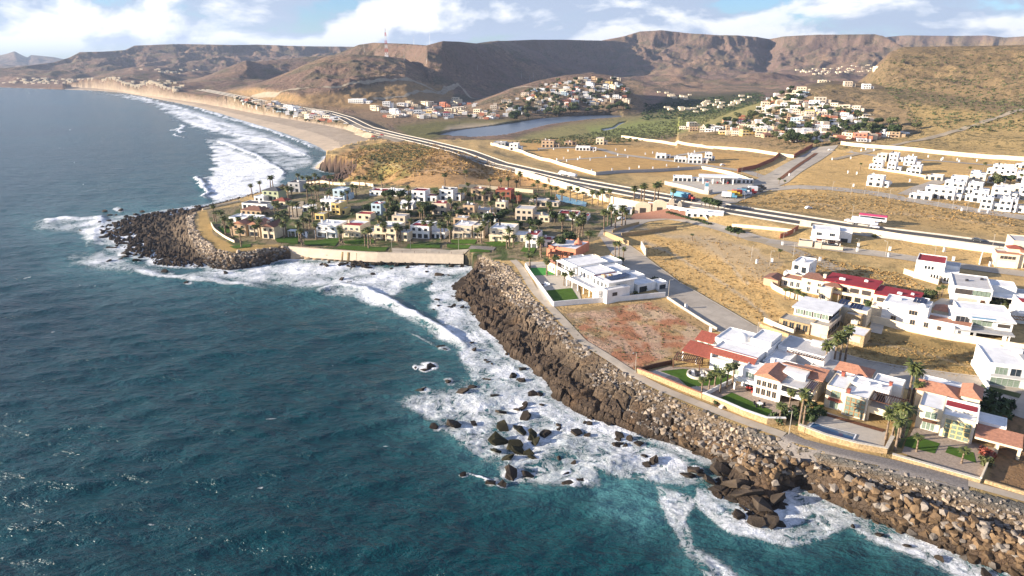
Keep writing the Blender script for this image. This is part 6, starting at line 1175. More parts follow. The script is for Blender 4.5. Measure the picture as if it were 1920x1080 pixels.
for a, b, s, k in [(750,378,1.6,0),(735,378,1.7,0),(722,376,1.4,0),(790,402,1.5,0),(805,405,1.5,0),(920,424,1.6,0),(935,420,1.5,0),(945,410,1.3,0),(1040,418,1.5,0),(1055,420,1.3,0),(1050,470,1.6,0),(1070,462,1.6,0),(1010,430,1.2,0),(995,428,1.2,0),(690,400,1.2,0),(880,372,.8,0),(955,375,.9,0),(1090,430,1,0),(825,372,.8,0),(560,440,.8,1),(1000,440,1.1,0),(975,430,1,0)]:
    put(TP[k*1], a, b, s, 'dense dark rounded tree between the resort houses', 'resort garden trees')
for a, b, s, k, lb in [(1205,543,1.6,1,'round light green shrub in the walled side garden of the white villa'),(1192,553,1.0,1,'small light green shrub in the walled side garden'),(1212,530,2.2,0,'dark green bush beside the blue shaded wing of the white villa'),(1150,497,2.4,0,'dark shrub mass under the palms by the street'),(1850,858,1.8,2,'red leaved shrub in the far right garden'),(1848,872,1.4,1,'green shrub under the red leaved one'),(1865,780,3.2,0,'dark tall bush beside the carport of the far right villa'),(1885,775,3.0,0,'dark bush on the verge near the right edge'),(1840,760,2.6,0,'dark bush in the shade behind the far right villa'),(1400,360,1.0,0,'dark shrub by the parked trucks'),(1530,775,1.6,0,'green shrub on the lawn strip left of the pool'),(1520,785,1.5,0,'second green shrub on the lawn strip left of the pool'),(1535,690,2.4,0,'dark green tree right of the blue walled terrace'),(1528,700,2.0,0,'dark shrub beside the salmon roofed villa'),(1340,757,1.0,0,'low shrub behind the white corner of the dark lawn'),(1470,790,1.6,0,'hedge like shrub on the patio edge'),(1485,782,1.6,0,'second hedge like shrub on the patio edge'),(1625,573,1.8,0,'dark bush under the sloping garden wing'),(1640,580,1.6,0,'second dark bush under the sloping garden wing'),(1745,560,1.5,1,'olive shrub at the patio of the dome roofed villa'),(1735,555,1.8,0,'dark vine covered shrub on the garden wing'),(1820,568,1.6,1,'olive shrub before the shuttered villa'),(1835,572,1.5,0,'dark shrub before the shuttered villa'),(1880,575,2.0,1,'olive shrub along the slanting white wall'),(1865,590,1.8,0,'dark shrub behind the glass fronted villa'),(1380,435,2.2,0,'dark clipped bush on the verge left of the dark wall'),(1695,600,1.8,0,'dark shrub between the dome roofed and glass fronted villas'),(1765,598,2.0,0,'dark shrub left of the glass fronted villa'),(1760,612,1.8,0,'second dark shrub left of the glass fronted villa'),(1470,605,1.2,1,'spiky shrub at the stone villa gate'),(1640,445,1.0,1,'small bush in the dry lot below the highway wall')]:
    put(SP[k], a, b, s, lb, 'garden shrubs')
scatter_trees([(400,425),(500,400),(640,395),(800,400),(1000,420),(1090,430),(1060,455),(960,440),(760,432),(620,430),(440,440)], 46, .9, 1.9, 'dark garden shrub between the resort houses', 'resort shrubs', SP[:2])
scatter_trees([(700,385),(800,390),(1000,400),(1000,420),(800,412),(700,408)], 24, .6, 1.3, 'dense dark rounded tree between the resort houses', 'resort garden trees', [TP[0], TP[2]])
for i in range(9): put(SP[0], 1255+i*9, 400+i*2.6, 1.1, 'clipped round bush in the row at the entrance drive', 'clipped bushes at the entrance')
for a, b in [(1375,435),(1368,433),(1388,437)]: put(SP[0], a, b, 1.5, 'dark clipped hedge block beside the street', 'clipped hedge')
for a, b in [(1322,388),(1330,390),(1338,392),(1346,394)]: put(TP[0], a, b, 1.3, 'bushy tree right of the white underpass', 'trees at the underpass')
scatter_trees([(1850,346),(1880,340),(1900,345),(1880,352)], 8, .9, 1.4, 'dark tree between the white townhouses', 'trees at the townhouses')
scatter_trees([(1480,760),(1490,770),(1475,790),(1462,785)], 4, .5, .7, 'small bush by the patio', 'patio bushes', SP)
def scrub(name, poly, n, s0, s1, mat, seed, label):
    """low dry brush nobody could count: one object"""
    rnd = np.random.default_rng(seed); P = np.array(poly, float); x0, y0 = P.min(0); x1, y1 = P.max(0); a = rnd.uniform(x0, x1, n*3); b = rnd.uniform(y0, y1, n*3); k = inpoly(a, b, P); a, b = a[k][:n], b[k][:n]
    x, y = at(a, b, 10.0); z = height(x, y, detail=False); m = len(x); V = []; Fc = []
    t = rnd.normal(size=(m, 9, 3)); t /= np.linalg.norm(t, axis=2)[..., None]; t[..., 2] = np.abs(t[..., 2]); s = rnd.uniform(s0, s1, m)
    c = np.stack([x, y, z], 1)[:, None]+t*s[:, None, None]*[1, 1, .6]; d = rnd.normal(size=(m, 9, 3)); d /= np.linalg.norm(d, axis=2)[..., None]; e = np.cross(d, t); q = s[:, None, None]*.55
    Vv = np.stack([c-d*q, c-e*q, c+d*q, c+e*q], 2).reshape(-1, 3); link(name, mesh_from(name, Vv, np.arange(len(Vv)).reshape(-1, 4)), M[mat], kind='stuff', label=label, category='brush')
dry = simple('dry_grass_tuft', (0.34, 0.22, 0.09), 0.95, 0.35, 0.2, 0.1); M['dry'] = dry
scrub('dry_brush', [(1180,450),(1330,440),(1480,505),(1440,545),(1475,600),(1430,605),(1340,565),(1250,510)], 650, .2, .5, 'dry', 1, 'dry golden grass tufts on the dirt bank beside the street')
scrub('dry_brush', [(1560,645),(1600,615),(1850,655),(1838,700),(1700,688)], 600, .18, .38, 'dry', 2, 'dry grass tufts in the walled vacant lot')
scrub('dry_brush', [(1060,585),(1220,562),(1335,612),(1310,655),(1190,698),(1090,640)], 200, .2, .4, 'leaf2', 3, 'olive weeds round the edge of the red dirt lot')
scrub('dry_brush', [(1180,395),(1380,385),(1560,402),(1900,440),(1900,400),(1700,365),(1500,362)], 1000, .3, .7, 'dry', 4, 'dry bushes in the field beyond the highway')
scrub('dry_brush', [(640,300),(700,268),(800,265),(880,295),(960,325),(1020,345),(760,348),(650,335)], 2600, .4, 1.2, 'dry', 9, 'dry bushes on the rounded headland')
scrub('dry_brush', [(640,305),(690,270),(790,266),(820,285),(780,325),(700,335)], 1200, .4, 1.1, 'leaf2', 10, 'olive coastal scrub on the rounded headland')
scrub('dry_brush', [(1480,470),(1700,520),(1760,560),(1560,560),(1500,500)], 900, .3, .7, 'dry', 5, 'dry tufts in the empty lots of the upper street')
scrub('dry_brush', [(1210,190),(1430,178),(1440,200),(1300,212),(1200,216)], 900, 1.5, 3.5, 'leaf', 6, 'dark riverside thicket in the valley between the two hill towns')
scrub('dry_brush', [(1620,205),(1920,215),(1920,290),(1700,270)], 1200, .7, 2.0, 'leaf2', 7, 'olive scrub on the grassy hillside at right')
scrub('dry_brush', [(960,262),(1060,244),(1180,226),(1300,210),(1420,196),(1440,212),(1250,252),(1060,270)], 2200, .8, 1.8, 'leaf2', 8, 'marsh bushes beside the estuary')
# ---------------------------------------------------------------- riprap boulders and sea rocks
rockm = {}
def rock_material(name, c1, c2):
    m, t, b = new_mat(name); L = t.links.new; b.inputs['Roughness'].default_value = 0.85; b.inputs['Specular IOR Level'].default_value = 0.25
    oi = N(t, 'ShaderNodeNewGeometry'); n = N(t, 'ShaderNodeTexNoise', i_Scale=0.35, i_Detail=2); L(oi.outputs['Position'], n.inputs['Vector']); n2 = N(t, 'ShaderNodeTexNoise', i_Scale=3.0, i_Detail=4); L(oi.outputs['Position'], n2.inputs['Vector'])
    ri = N(t, 'ShaderNodeMath', operation='MULTIPLY_ADD'); ri.inputs[1].default_value = 0.55; L(oi.outputs['Random Per Island'], ri.inputs[0])
    a = N(t, 'ShaderNodeMath', operation='MULTIPLY'); a.inputs[1].default_value = 0.45; L(n2.outputs['Fac'], a.inputs[0]); L(a.outputs[0], ri.inputs[2])
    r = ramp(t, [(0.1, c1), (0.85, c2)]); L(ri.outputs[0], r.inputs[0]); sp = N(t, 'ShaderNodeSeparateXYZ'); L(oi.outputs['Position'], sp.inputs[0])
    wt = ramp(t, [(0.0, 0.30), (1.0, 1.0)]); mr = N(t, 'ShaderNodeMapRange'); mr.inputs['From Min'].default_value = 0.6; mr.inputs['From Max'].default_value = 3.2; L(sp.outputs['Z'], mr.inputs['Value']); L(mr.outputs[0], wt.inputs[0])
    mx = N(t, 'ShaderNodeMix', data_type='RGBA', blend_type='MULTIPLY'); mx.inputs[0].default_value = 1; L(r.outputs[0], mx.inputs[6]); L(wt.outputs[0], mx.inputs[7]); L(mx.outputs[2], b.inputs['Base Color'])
    bp = N(t, 'ShaderNodeBump', i_Strength=0.5, i_Distance=0.25); L(n2.outputs['Fac'], bp.inputs['Height']); L(bp.outputs[0], b.inputs['Normal']); return m
RK = dict(brown=rock_material('brown_boulder', (0.075, 0.048, 0.028), (0.25, 0.165, 0.09)), pale=rock_material('pale_boulder', (0.15, 0.115, 0.085), (0.50, 0.40, 0.29)), dark=rock_material('dark_rock', (0.045, 0.035, 0.027), (0.15, 0.11, 0.075)), grey=rock_material('grey_rubble', (0.09, 0.08, 0.07), (0.34, 0.29, 0.24)))
def rock_verts(seed, flat=1.0, n=16):
    rnd = random.Random(seed); bm = bmesh.new()
    for i in range(n):
        v = Vector((rnd.gauss(0, 1), rnd.gauss(0, 1), rnd.gauss(0, 1))).normalized(); v = Vector([math.copysign(abs(c)**.6, c) for c in v])*rnd.uniform(.8, 1.0); bm.verts.new((v.x, v.y*.85, v.z*.75*flat))
    r = bmesh.ops.convex_hull(bm, input=bm.verts[:]); bmesh.ops.delete(bm, geom=[e for e in r['geom_interior'] if isinstance(e, bmesh.types.BMVert)], context='VERTS')
    bmesh.ops.triangulate(bm, faces=bm.faces[:]); bm.verts.index_update(); V = np.array([v.co[:] for v in bm.verts]); Fc = np.array([[v.index for v in f.verts] for f in bm.faces]); bm.free(); return V, Fc
RV = [rock_verts(i, 1.0 if i % 3 else .7) for i in range(14)]; RM = {}
def jag_verts(seed):
    rnd = random.Random(seed+90); V, Fc = rock_verts(seed+40, .9, 34); k = np.array([rnd.uniform(.62, 1.12) for _ in V]); return V*k[:, None], Fc
JV = [jag_verts(i) for i in range(14)]
def rock_obj(px_, k, loc, s, mat, label, group, name='boulder', cat='boulder', flat=1.0):
    key = (k, mat)
    if key not in RM: RM[key] = mesh_from(name, *(JV[k] if mat in ('dark', 'moss') else RV[k])); RM[key].materials.append(RK[mat])
    o = link(name, RM[key], None, None, label=label, category=cat, group=group); o.location = loc; o.scale = (s, s*random.uniform(.8, 1.1), s*flat); o.rotation_euler = (random.uniform(-.5, .5), random.uniform(-.5, .5), random.uniform(0, 6.28)); return o
def riprap():
    rnd = np.random.default_rng(5)
    zones = [  # pixel outline, spacing factor, size range m, s range, material, label
     ([(1290,850),(1330,870),(1400,880),(1500,935),(1700,1030),(1960,1140),(2100,1210),(2100,1000),(1900,940),(1640,865),(1480,826),(1300,778),(1260,810)], 1),
     ([(1100,690),(1142,680),(1212,724),(1310,768),(1420,810),(1468,824),(1400,880),(1330,890),(1280,850),(1200,800),(1120,740)], 2),
     ([(880,486),(905,484),(958,496),(986,535),(1003,562),(1030,590),(1082,641),(1142,680),(1110,690),(1050,640),(1000,600),(950,560),(900,520),(872,500)], 3),
     ([(365,400),(372,400),(362,412),(368,432),(385,450),(405,468),(430,474),(480,470),(530,462),(545,468),(525,488),(505,496),(470,502),(430,508),(395,502),(375,480),(355,440),(350,410)], 4),
     ([(545,464),(600,470),(640,478),(700,486),(860,487),(890,500),(860,497),(740,496),(640,494),(600,484),(560,474)], 5)]
    big = []; rest = {}
    for poly, kind in zones:
        P = px2w(poly, 3.0); x0, y0 = P.min(0); x1, y1 = P.max(0); st = {1: 0.92, 2: 0.92, 3: 1.25, 4: 1.25, 5: 1.8}[kind]
        gx, gy = np.meshgrid(np.arange(x0, x1, st), np.arange(y0, y1, st)); x = gx.ravel()+rnd.uniform(-.5, .5, gx.size)*st; y = gy.ravel()+rnd.uniform(-.5, .5, gx.size)*st
        z, D = height(x, y, True, detail=False); px, py = to_px(x, y, z); k = D['band'] & inpoly(px, py, poly) & (rnd.random(len(x)) < (0.75 if kind == 5 else 1)); x, y, z, s, px, py = x[k], y[k], z[k], D['s'][k], px[k], py[k]
        for i in range(len(x)):
            u = rnd.random()
            if kind == 1:
                if s[i] > .96: continue
                if s[i] > .80: sz, mt = rnd.uniform(.25, .6), 'grey'
                elif s[i] > .48: sz, mt = rnd.uniform(.42, .92), ('pale' if u < .7 else 'grey')
                else: sz, mt = (rnd.uniform(.75, 1.35) if rnd.random() < .7 else rnd.uniform(.45, .8)), ('grey' if u < .3 else 'brown' if s[i] < .34 or u < .85 else 'pale')
            elif kind == 2: sz, mt = (.3+.7*rnd.random()**2), ('grey' if u < .8 else 'pale')
            elif kind == 3:
                if s[i] < .55 and u < .62: continue
                sz, mt = rnd.uniform(.5, 1.1)*(1.5 if s[i] < .55 else 1), ('pale' if (py[i] < 570 and s[i] > .6 and u < .8) else 'grey' if s[i] > .5 else 'dark')
            elif kind == 4: sz, mt = rnd.uniform(.7, 1.3), ('pale' if s[i] > .7 and u < .8 else 'brown' if u < .5 else 'grey')
            else: sz, mt = rnd.uniform(.6, 1.3), ('brown' if u < .6 else 'grey')
            d = math.hypot(x[i], y[i]); rec = (sz/d, x[i], y[i], z[i]+sz*.28, sz, mt, kind); big.append(rec)
    big.sort(key=lambda r: -r[0])
    lab = {1: 'angular %s riprap boulder on the double sea wall below the villas', 2: '%s riprap boulder on the slope under the villa gardens', 3: '%s boulder on the rocky slope beside the sea path', 4: '%s armour boulder on the jetty at the point', 5: '%s boulder at the foot of the beach wall'}
    nm = {'brown': 'brown', 'pale': 'pale tan', 'grey': 'grey brown', 'dark': 'dark'}
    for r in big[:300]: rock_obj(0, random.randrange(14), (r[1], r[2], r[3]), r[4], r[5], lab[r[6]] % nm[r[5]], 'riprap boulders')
    for r in big[300:]: rest.setdefault(r[5], []).append(r)
    for mt, L in rest.items():
        V = []; Fc = []; n = 0
        for r in L:
            v, f = RV[rnd.integers(14)]; a = rnd.uniform(0, 6.28); c, s = math.cos(a), math.sin(a); q = v*[1, rnd.uniform(.8, 1.1), rnd.uniform(.75, 1.0)]
            q = np.stack([q[:, 0]*c-q[:, 1]*s, q[:, 0]*s+q[:, 1]*c, q[:, 2]], 1); b = rnd.uniform(-.6, .6); q = np.stack([q[:, 0], q[:, 1]*math.cos(b)-q[:, 2]*math.sin(b), q[:, 1]*math.sin(b)+q[:, 2]*math.cos(b)], 1)
            V.append(q*r[4]+[r[1], r[2], r[3]]); Fc.append(f+n); n += len(v)
        link('riprap', mesh_from('riprap', np.vstack(V), np.vstack(Fc)), RK[mt], kind='stuff', label='mass of smaller %s riprap stones on the shore slope' % nm[mt], category='riprap')
    print('boulders', len(big))
riprap()
moss = rock_material('mossy_rock', (0.03, 0.035, 0.012), (0.10, 0.085, 0.035)); RK['moss'] = moss
for i, (a, b, c) in enumerate(SROCK_PX):
    x, y = at(a, b+c*.3, 0.0); s = c*math.hypot(x, y, CAMZ)/F*.85; mt = 'moss' if 920 < a < 1010 and 790 < b < 870 else 'dark'
    where = 'in the surf off the villas' if a > 1120 else 'in the mossy reef group' if mt == 'moss' else 'in the white water off the rocky shore' if a > 740 else 'in the cove' if a > 560 else 'off the point'
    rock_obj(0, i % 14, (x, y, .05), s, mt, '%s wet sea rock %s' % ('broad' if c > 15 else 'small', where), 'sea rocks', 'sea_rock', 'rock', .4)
for i in range(80):        # shelf rocks off the point
    a, b = random.uniform(190, 360), random.uniform(395, 490); x, y = at(a, b, 0.3); s = random.uniform(1.2, 3.0)
    rock_obj(0, i % 14, (x, y, .2), s, 'dark', 'low dark rock on the wave washed shelf off the point', 'shelf rocks', 'sea_rock', 'rock', .4)
for i, (a, b, s) in enumerate([(1350,880,4),(1375,905,4.5),(1400,925,5),(1425,945,4.5),(1440,900,5),(1400,890,4.5),(1455,935,4),(1420,975,3.2),(1445,978,2.6),(1330,900,2.5),(1365,865,4),(1400,860,4),(1300,880,2.5),(1480,905,3),(1385,962,2.2)]):
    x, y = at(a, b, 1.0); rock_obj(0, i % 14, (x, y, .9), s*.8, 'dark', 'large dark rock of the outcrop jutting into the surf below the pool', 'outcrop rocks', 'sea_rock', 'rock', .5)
for i in range(70):        # low wet rocks awash along the natural shore
    a, b, c = random.choice([(850,560,40),(880,620,40),(930,670,36),(870,540,30),(905,590,30),(1000,740,36),(1080,790,34),(1180,825,30),(970,700,26)]); a += random.gauss(0, c*.7)-6; b += random.gauss(0, c*.45); x, y = at(a, b, 0.0)
    if bool(inpoly(np.array([x]), np.array([y]), W_POLY)[0]): continue
    rock_obj(0, i % 14, (x, y, .0), random.uniform(.7, 2.2), 'dark', 'low wet rock awash along the natural rocky shore', 'awash rocks', 'sea_rock', 'rock', .5)
for i in range(90):
    a = random.uniform(600, 885); b = 494+random.gauss(0, 2.6); x, y = at(a, b, .4); rock_obj(0, i % 14, (x, y, .35), random.uniform(.8, 2.0), 'dark', 'dark wet rock at the foot of the cove wall', 'cove rocks', 'sea_rock', 'rock', .55)
for i in range(34):
    a, b = random.uniform(1320, 1475), random.uniform(858, 985)
    x, y = at(a, b, 1.0)
    if not bool(inpoly(np.array([x]), np.array([y]), W_POLY)[0]): continue
    z = float(height(np.array([x]), np.array([y]))[0])
    if z > 3.4: continue
    rock_obj(0, i % 14, (x, y, z), random.uniform(.8, 2.4), 'dark', 'dark slab of the outcrop jutting into the surf below the pool', 'outcrop rocks', 'sea_rock', 'rock', .5)
# ---------------------------------------------------------------- poles, masts, markers
def lattice_mast():
    g = G(725, 106); r = thing('radio_mast', g, 0, 'tall red and white lattice radio mast on the near hill', 'radio mast'); H = 62.0; nseg = 7
    for k in range(nseg):
        m = MB(); z0, z1 = H*k/nseg, H*(k+1)/nseg; w0, w1 = 3.2*(1-z0/H*.75), 3.2*(1-z1/H*.75); c0 = [(-w0, -w0, z0), (w0, -w0, z0), (w0, w0, z0), (-w0, w0, z0)]; c1 = [(-w1, -w1, z1), (w1, -w1, z1), (w1, w1, z1), (-w1, w1, z1)]
        for i in range(4): j = (i+1) % 4; m.tube(c0[i], c1[i], .28, .28, 4); m.tube(c0[i], c1[j], .16, .16, 4); m.tube(c0[j], c1[i], .16, .16, 4); m.tube(c1[i], c1[j], .16, .16, 4)
        m.build('lattice_section', M['redpaint'] if k % 2 else M['whitepaint'], r)
    MB().box(-4, -4, -2, 4, 4, 2.5).build('base_hut', M['white'], r)
lattice_mast()
def mast(px, py, h, lb, r0=.24):
    h *= .62; g = G(px, py); r = thing('mast', g, 0, lb, 'mast', 'thin masts on the hills'); m = MB(); m.tube((0, 0, -1), (0, 0, h), r0, r0*.5, 5); m.build('pole', M['steel'], r)
    m = MB()
    for k in range(3): m.box(-.9, -.2, h*(.7+.12*k), .9, .2, h*(.7+.12*k)+.25)
    m.build('antenna', M['dark'], r)
for a, b, h, lb in [(683,98,50,'thin grey mast left of the red and white radio mast'),(776,84,34,'leftmost of the thin masts on the hill skyline'),(795,84,28,'middle of the thin masts on the hill skyline'),(806,84,48,'rightmost and tallest of the thin masts on the hill skyline'),(758,112,22,'short white mast on the dark hillside'),(978,148,34,'thin pylon left of the estuary hill town'),(1000,150,36,'taller pylon beside the estuary hill town'),(993,154,30,'pylon between two others by the estuary hill town'),(895,132,24,'thin pole on the dark hillside'),(800,120,22,'thin pole low on the dark hill')]: mast(a, b, h, lb)
def lamp_proto(h, name, cat, mat='concrete'):
    r = thing(name, (0, 0, 0), 0, name, cat); MB().tube((0, 0, -.5), (0, 0, h), .09, .06, 6).build('pole', M[mat], r); MB().tube((0, 0, h), (1.1, 0, h+.25), .05, .04, 5).build('arm', M[mat], r); MB().box(1.0, -.12, h+.17, 1.5, .12, h+.28).build('lamp_head', M['steel'], r); return r
LPp = lamp_proto(6.5, 'street_lamp', 'street lamp'); lf = []
LAMPS = [(1253,556,'beside the white garden wall'),(1418,640,'by the white villa roof'),(1408,489,'at the lane end'),(1487,482,'on the upper lane'),(1443,498,'at the small white cube villa'),(1607,474,'along the upper street'),(1467,462,'at the street fork'),(1660,480,'on the kerb of the upper street'),(1750,490,'before the red roofed white villa'),(1100,420,'at the resort lane'),(1395,380,'by the parked trucks'),(1390,330,'above the gas station'),(1479,815,'where the path turns to gravel'),(1191,700,'at the fire pit garden corner'),(1595,365,'along the townhouse road, first'),(1620,367,'along the townhouse road, second'),(1645,370,'along the townhouse road, third'),(1667,374,'along the townhouse road, fourth'),(1715,380,'along the townhouse road, fifth'),(1758,388,'along the townhouse road, sixth'),(1785,394,'along the townhouse road, seventh'),(1812,398,'along the townhouse road, eighth'),(1560,360,'left of the townhouse road'),(1598,405,'beside the far highway lanes'),(770,470,'on the promenade, left'),(735,472,'on the promenade, middle'),(860,468,'on the promenade, right'),(1860,466,'by the highway near the right edge')]
for i, (a, b, lb) in enumerate(LAMPS):
    g = G(a, b); L_ = 'slim street lamp '+lb
    if i == 0: LPp.location = g; LPp['label'] = L_; LPp['group'] = 'street lamps'
    else: copy_thing(LPp, g, random.uniform(0, 6), 1.0, L_, 'street lamps')
def marker_proto():
    r = thing('utility_pillar', (0, 0, 0), 0, 'x', 'utility pillar', 'utility pillars on the building lots'); MB().box(-.45, -.3, -.4, .45, .3, 1.9).build('pillar', M['whitepaint'], r); MB().box(-.55, -.4, 1.902, .55, .4, 2.05).build('cap', M['concrete'], r); return r
MPp = marker_proto(); MK = [(885+0,0)]
mk = [(1010,282),(1037,275),(1065,284),(1087,297),(1113,285),(1136,295),(1057,298),(1044,301),(1063,303),(1083,300),(1107,301),(1177,296),(1158,292),(1155,282),(1172,283),(1210,290),(1224,288),(1148,320),(1180,318),(1198,315),(1224,317),(1250,312),(1272,316),(1290,290),(1302,286),(1110,322),(1038,281)]
mk2 = [(1615,283),(1623,281),(1638,284),(1712,293),(1740,295),(1768,299),(1765,301),(1795,301),(1798,304),(1832,303),(1595,298),(1560,300),(1600,350),(1606,327),(1706,341),(1590,325),(1480,330)]
mk3 = [(1447,492),(1419,494),(1537,490),(1573,470),(1607,472),(1609,463),(1666,482),(1668,470),(1787,489),(1856,499),(1770,472),(1467,460),(1803,396),(1835,398),(1852,400),(1286,579),(1332,622)]
for i, (a, b) in enumerate(mk+mk2+mk3):
    g = G(a, b); L_ = 'small white utility pillar on the orange building lots' if i < len(mk) else 'small white utility pillar on the lots near the townhouses' if i < len(mk)+len(mk2) else 'small white utility pillar along the streets below the highway'
    if i == 0: MPp.location = g; MPp['label'] = L_
    else: copy_thing(MPp, g, random.uniform(-.5, .5), 1.0, L_, 'utility pillars on the building lots')
# ---------------------------------------------------------------- highway traffic, gas station, underpass, gate
def hwy_dir(px, py): 
    x, y = at(px, py, 14.0); d, q = dline(np.array([x]), np.array([y]), HWY, par=True); i = min(int(q[0]), len(HWY)-2); e = HWY[i+1]-HWY[i]; return x, y, math.atan2(e[1], e[0])
def wheels(r, xs, w_, rad=.5):
    for x in xs:
        for s in (-1, 1):
            o = MB().tube((x, s*w_/2-.15*s, rad), (x, s*w_/2+.02*s, rad), rad, rad, 12).build('wheel', M['rubber'], r); MB().tube((x, s*w_/2+.021*s, rad), (x, s*w_/2+.04*s, rad), rad*.5, rad*.5, 8).build('hubcap', M['steel'], o)
def truck(name, lb, px, py, trailer, cab, L_=13, tank=False, on_hwy=True, flip=False):
    if on_hwy: x, y, a = hwy_dir(px, py); z = 13.68
    else: x, y, z = G(px, py); a = random.uniform(-.4, .4); z += .15
    r = thing(name, (x, y, z), a+(math.pi if flip else 0), lb, 'truck'); c = L_/2
    if tank:
        for k in (0, 1):
            t = MB(); x0 = -c-9*k; t.tube((x0, 0, 2.2), (x0+8.2, 0, 2.2), 1.25, 1.25, 14); t.build('tank', M[trailer], r, True)
    else: MB().box(-c, -1.3, 1.1, c-2.2, 1.3, 4.0).build('cargo_box', M[trailer], r)
    MB().box(c-1.9, -1.25, .9, c-.3, 1.25, 3.3).box(c-.299, -1.2, .9, c+1.3, 1.2, 2.1).build('cab', M[cab], r); MB().poly([(c-.28, -1.1, 2.15), (c-.28, 1.1, 2.15), (c-.28, 1.1, 3.1), (c-.28, -1.1, 3.1)]).build('windscreen', M['glass'], r)
    MB().box(-c-(9 if tank else 0), -.5, .7, c+1, .5, .89).build('chassis', M['dark'], r); wheels(r, [c+.5, c-2.6, -c+1.2, -c+2.4]+([-c-7.5, -c-6.3] if tank else []), 2.5); return r
def bus(lb, px, py):
    x, y, a = hwy_dir(px, py); r = thing('coach', (x, y, 13.68), a, lb, 'bus'); L_ = 13
    MB().box(-L_/2, -1.28, .5, L_/2, 1.28, 3.7).build('body', M['whitepaint'], r); MB().box(-L_/2-.02, -1.3, 2.9, L_/2+.02, 1.3, 3.74).build('roof', M['magenta'], r); MB().box(-L_/2+.4, -1.32, 1.75, L_/2-.8, 1.32, 2.75).build('window_band', M['glass'], r); MB().box(L_/2-.05, -1.1, 1.3, L_/2+.05, 1.1, 2.8).build('windscreen', M['glass'], r); wheels(r, [L_/2-2.2, -L_/2+2.6, -L_/2+3.9], 2.55)
def car(lb, px, py, mat, on_hwy=False, ang=None, group='cars'):
    if on_hwy: x, y, a = hwy_dir(px, py); z = 13.68
    else: x, y, z = G(px, py); a = ang if ang is not None else random.uniform(-.6, .6); z += .2
    r = thing('parked_car' if not on_hwy else 'car', (x, y, z), a, lb, 'car', group); m = MB(); v = [(-2.2, .35), (-2.2, .95), (-1.9, 1.02), (-1.3, 1.5), (.45, 1.5), (1.1, 1.0), (2.1, .85), (2.2, .35)]
    n = len(v); m.v = [(a_, -.88, b_) for a_, b_ in v]+[(a_, .88, b_) for a_, b_ in v]; m.f = [tuple(range(n)), tuple(range(2*n-1, n-1, -1))]+[(i, i+n, (i+1) % n+n, (i+1) % n) for i in range(n)]; m.build('body', M[mat], r)
    g = MB(); g.poly([(.5, -.8, 1.49), (1.12, -.8, 1.03), (1.12, .8, 1.03), (.5, .8, 1.49)]); g.v = [(a_+.03, b_, c_+.03) for a_, b_, c_ in g.v]; g.build('windscreen', M['glass'], r)
    MB().box(-1.25, -.905, 1.05, .55, .905, 1.4).build('side_windows', M['glass'], r); wheels(r, [1.35, -1.35], 1.75, .34)
truck('tanker_truck', 'white double tanker truck driving on the highway above the resort', 1058, 329, 'whitepaint', 'whitepaint', 9, True, flip=True)
truck('lorry', 'truck with pale blue box and red cab crossing the white underpass', 1278, 371, 'bluepaint', 'redpaint', 15)
truck('lorry', 'white box truck on the highway beside the red coach', 1618, 421, 'whitepaint', 'whitepaint', 11)
bus('long coach with crimson roof on the highway', 1636, 414)
car('white car on the highway behind the white box truck', 1592, 415, 'whitepaint', True); car('small white car ahead of the white box truck', 1640, 426, 'whitepaint', True); car('dark grey car on the highway near the right edge', 1832, 451, 'darkcar', True)
for i, (a, b, t, c) in enumerate([(1365,372,'whitepaint','bluepaint'),(1375,370,'yellowpaint','yellowpaint'),(1384,368,'redpaint','whitepaint'),(1393,366,'bluepaint','whitepaint'),(1402,364,'darkcar','redpaint'),(1414,361,'whitepaint','darkcar'),(1421,357,'darkcar','darkcar')]):
    truck('parked_truck', ['white truck with blue cab at the left end of the parked row','yellow truck in the parked row beside the avenue','red truck in the parked row beside the avenue','blue truck in the middle of the parked row','dark truck with red cab in the parked row','white truck near the right end of the parked row','dark truck at the right end of the parked row'][i], a, b, t, c, 8, on_hwy=False)
car('white van standing in the dry field beyond the highway', 1516, 392, 'whitepaint'); car('dark car in the covered bay under the white highway villa', 1556, 456, 'darkcar'); car('white car parked below the inland row of houses', 1355, 311, 'whitepaint'); car('small car at the head of the avenue', 1557, 283, 'whitepaint')
car('white car on the lane between the resort houses', 557, 392, 'whitepaint'); car('pale car at the entrance drive of the resort', 1165, 412, 'whitepaint')
for i, (a, b) in enumerate([(648,240),(655,243),(662,246),(670,249),(680,252),(690,254),(700,257),(712,259),(684,246),(698,250),(716,254),(660,238)]): car('car parked behind the beach beside the coast road', a, b, ['whitepaint','darkcar','redpaint','steel'][i % 4], group='cars at the beach car park')
def gas_station():
    g = G(1310, 346); r = thing('gas_station', g, math.radians(-12), 'gas station canopy on white columns above the avenue', 'gas station'); MB().box(0, 0, 5.2, 26, 9, 6.2).build('canopy', M['whitepaint'], r)
    for x in (3, 9.5, 16.5, 23):
        for y in (2, 7): MB().box(x-.4, y-.4, -1.5, x+.4, y+.4, 5.198).build('column', M['whitepaint'], r)
    for x in (6, 13, 20): MB().box(x-.5, 3.8, -.5, x+.5, 5.2, 1.7).box(x-.9, 3.4, -.5, x+.9, 5.6, .15).build('fuel_pump', M['redpaint'], r)
gas_station()
gen_house('flat white shop building at the right of the gas station', (1352,343), 0, 22, 8, 1, 'white', 'roofwhite', 'flat', 8, ang=-12, group=None, name='shop', cat='shop')
gen_house('low white building at the left of the gas station', (1262,340), 0, 18, 7, 1, 'white', 'roofwhite', 'flat', 5, ang=-12, group=None, name='shop', cat='shop')
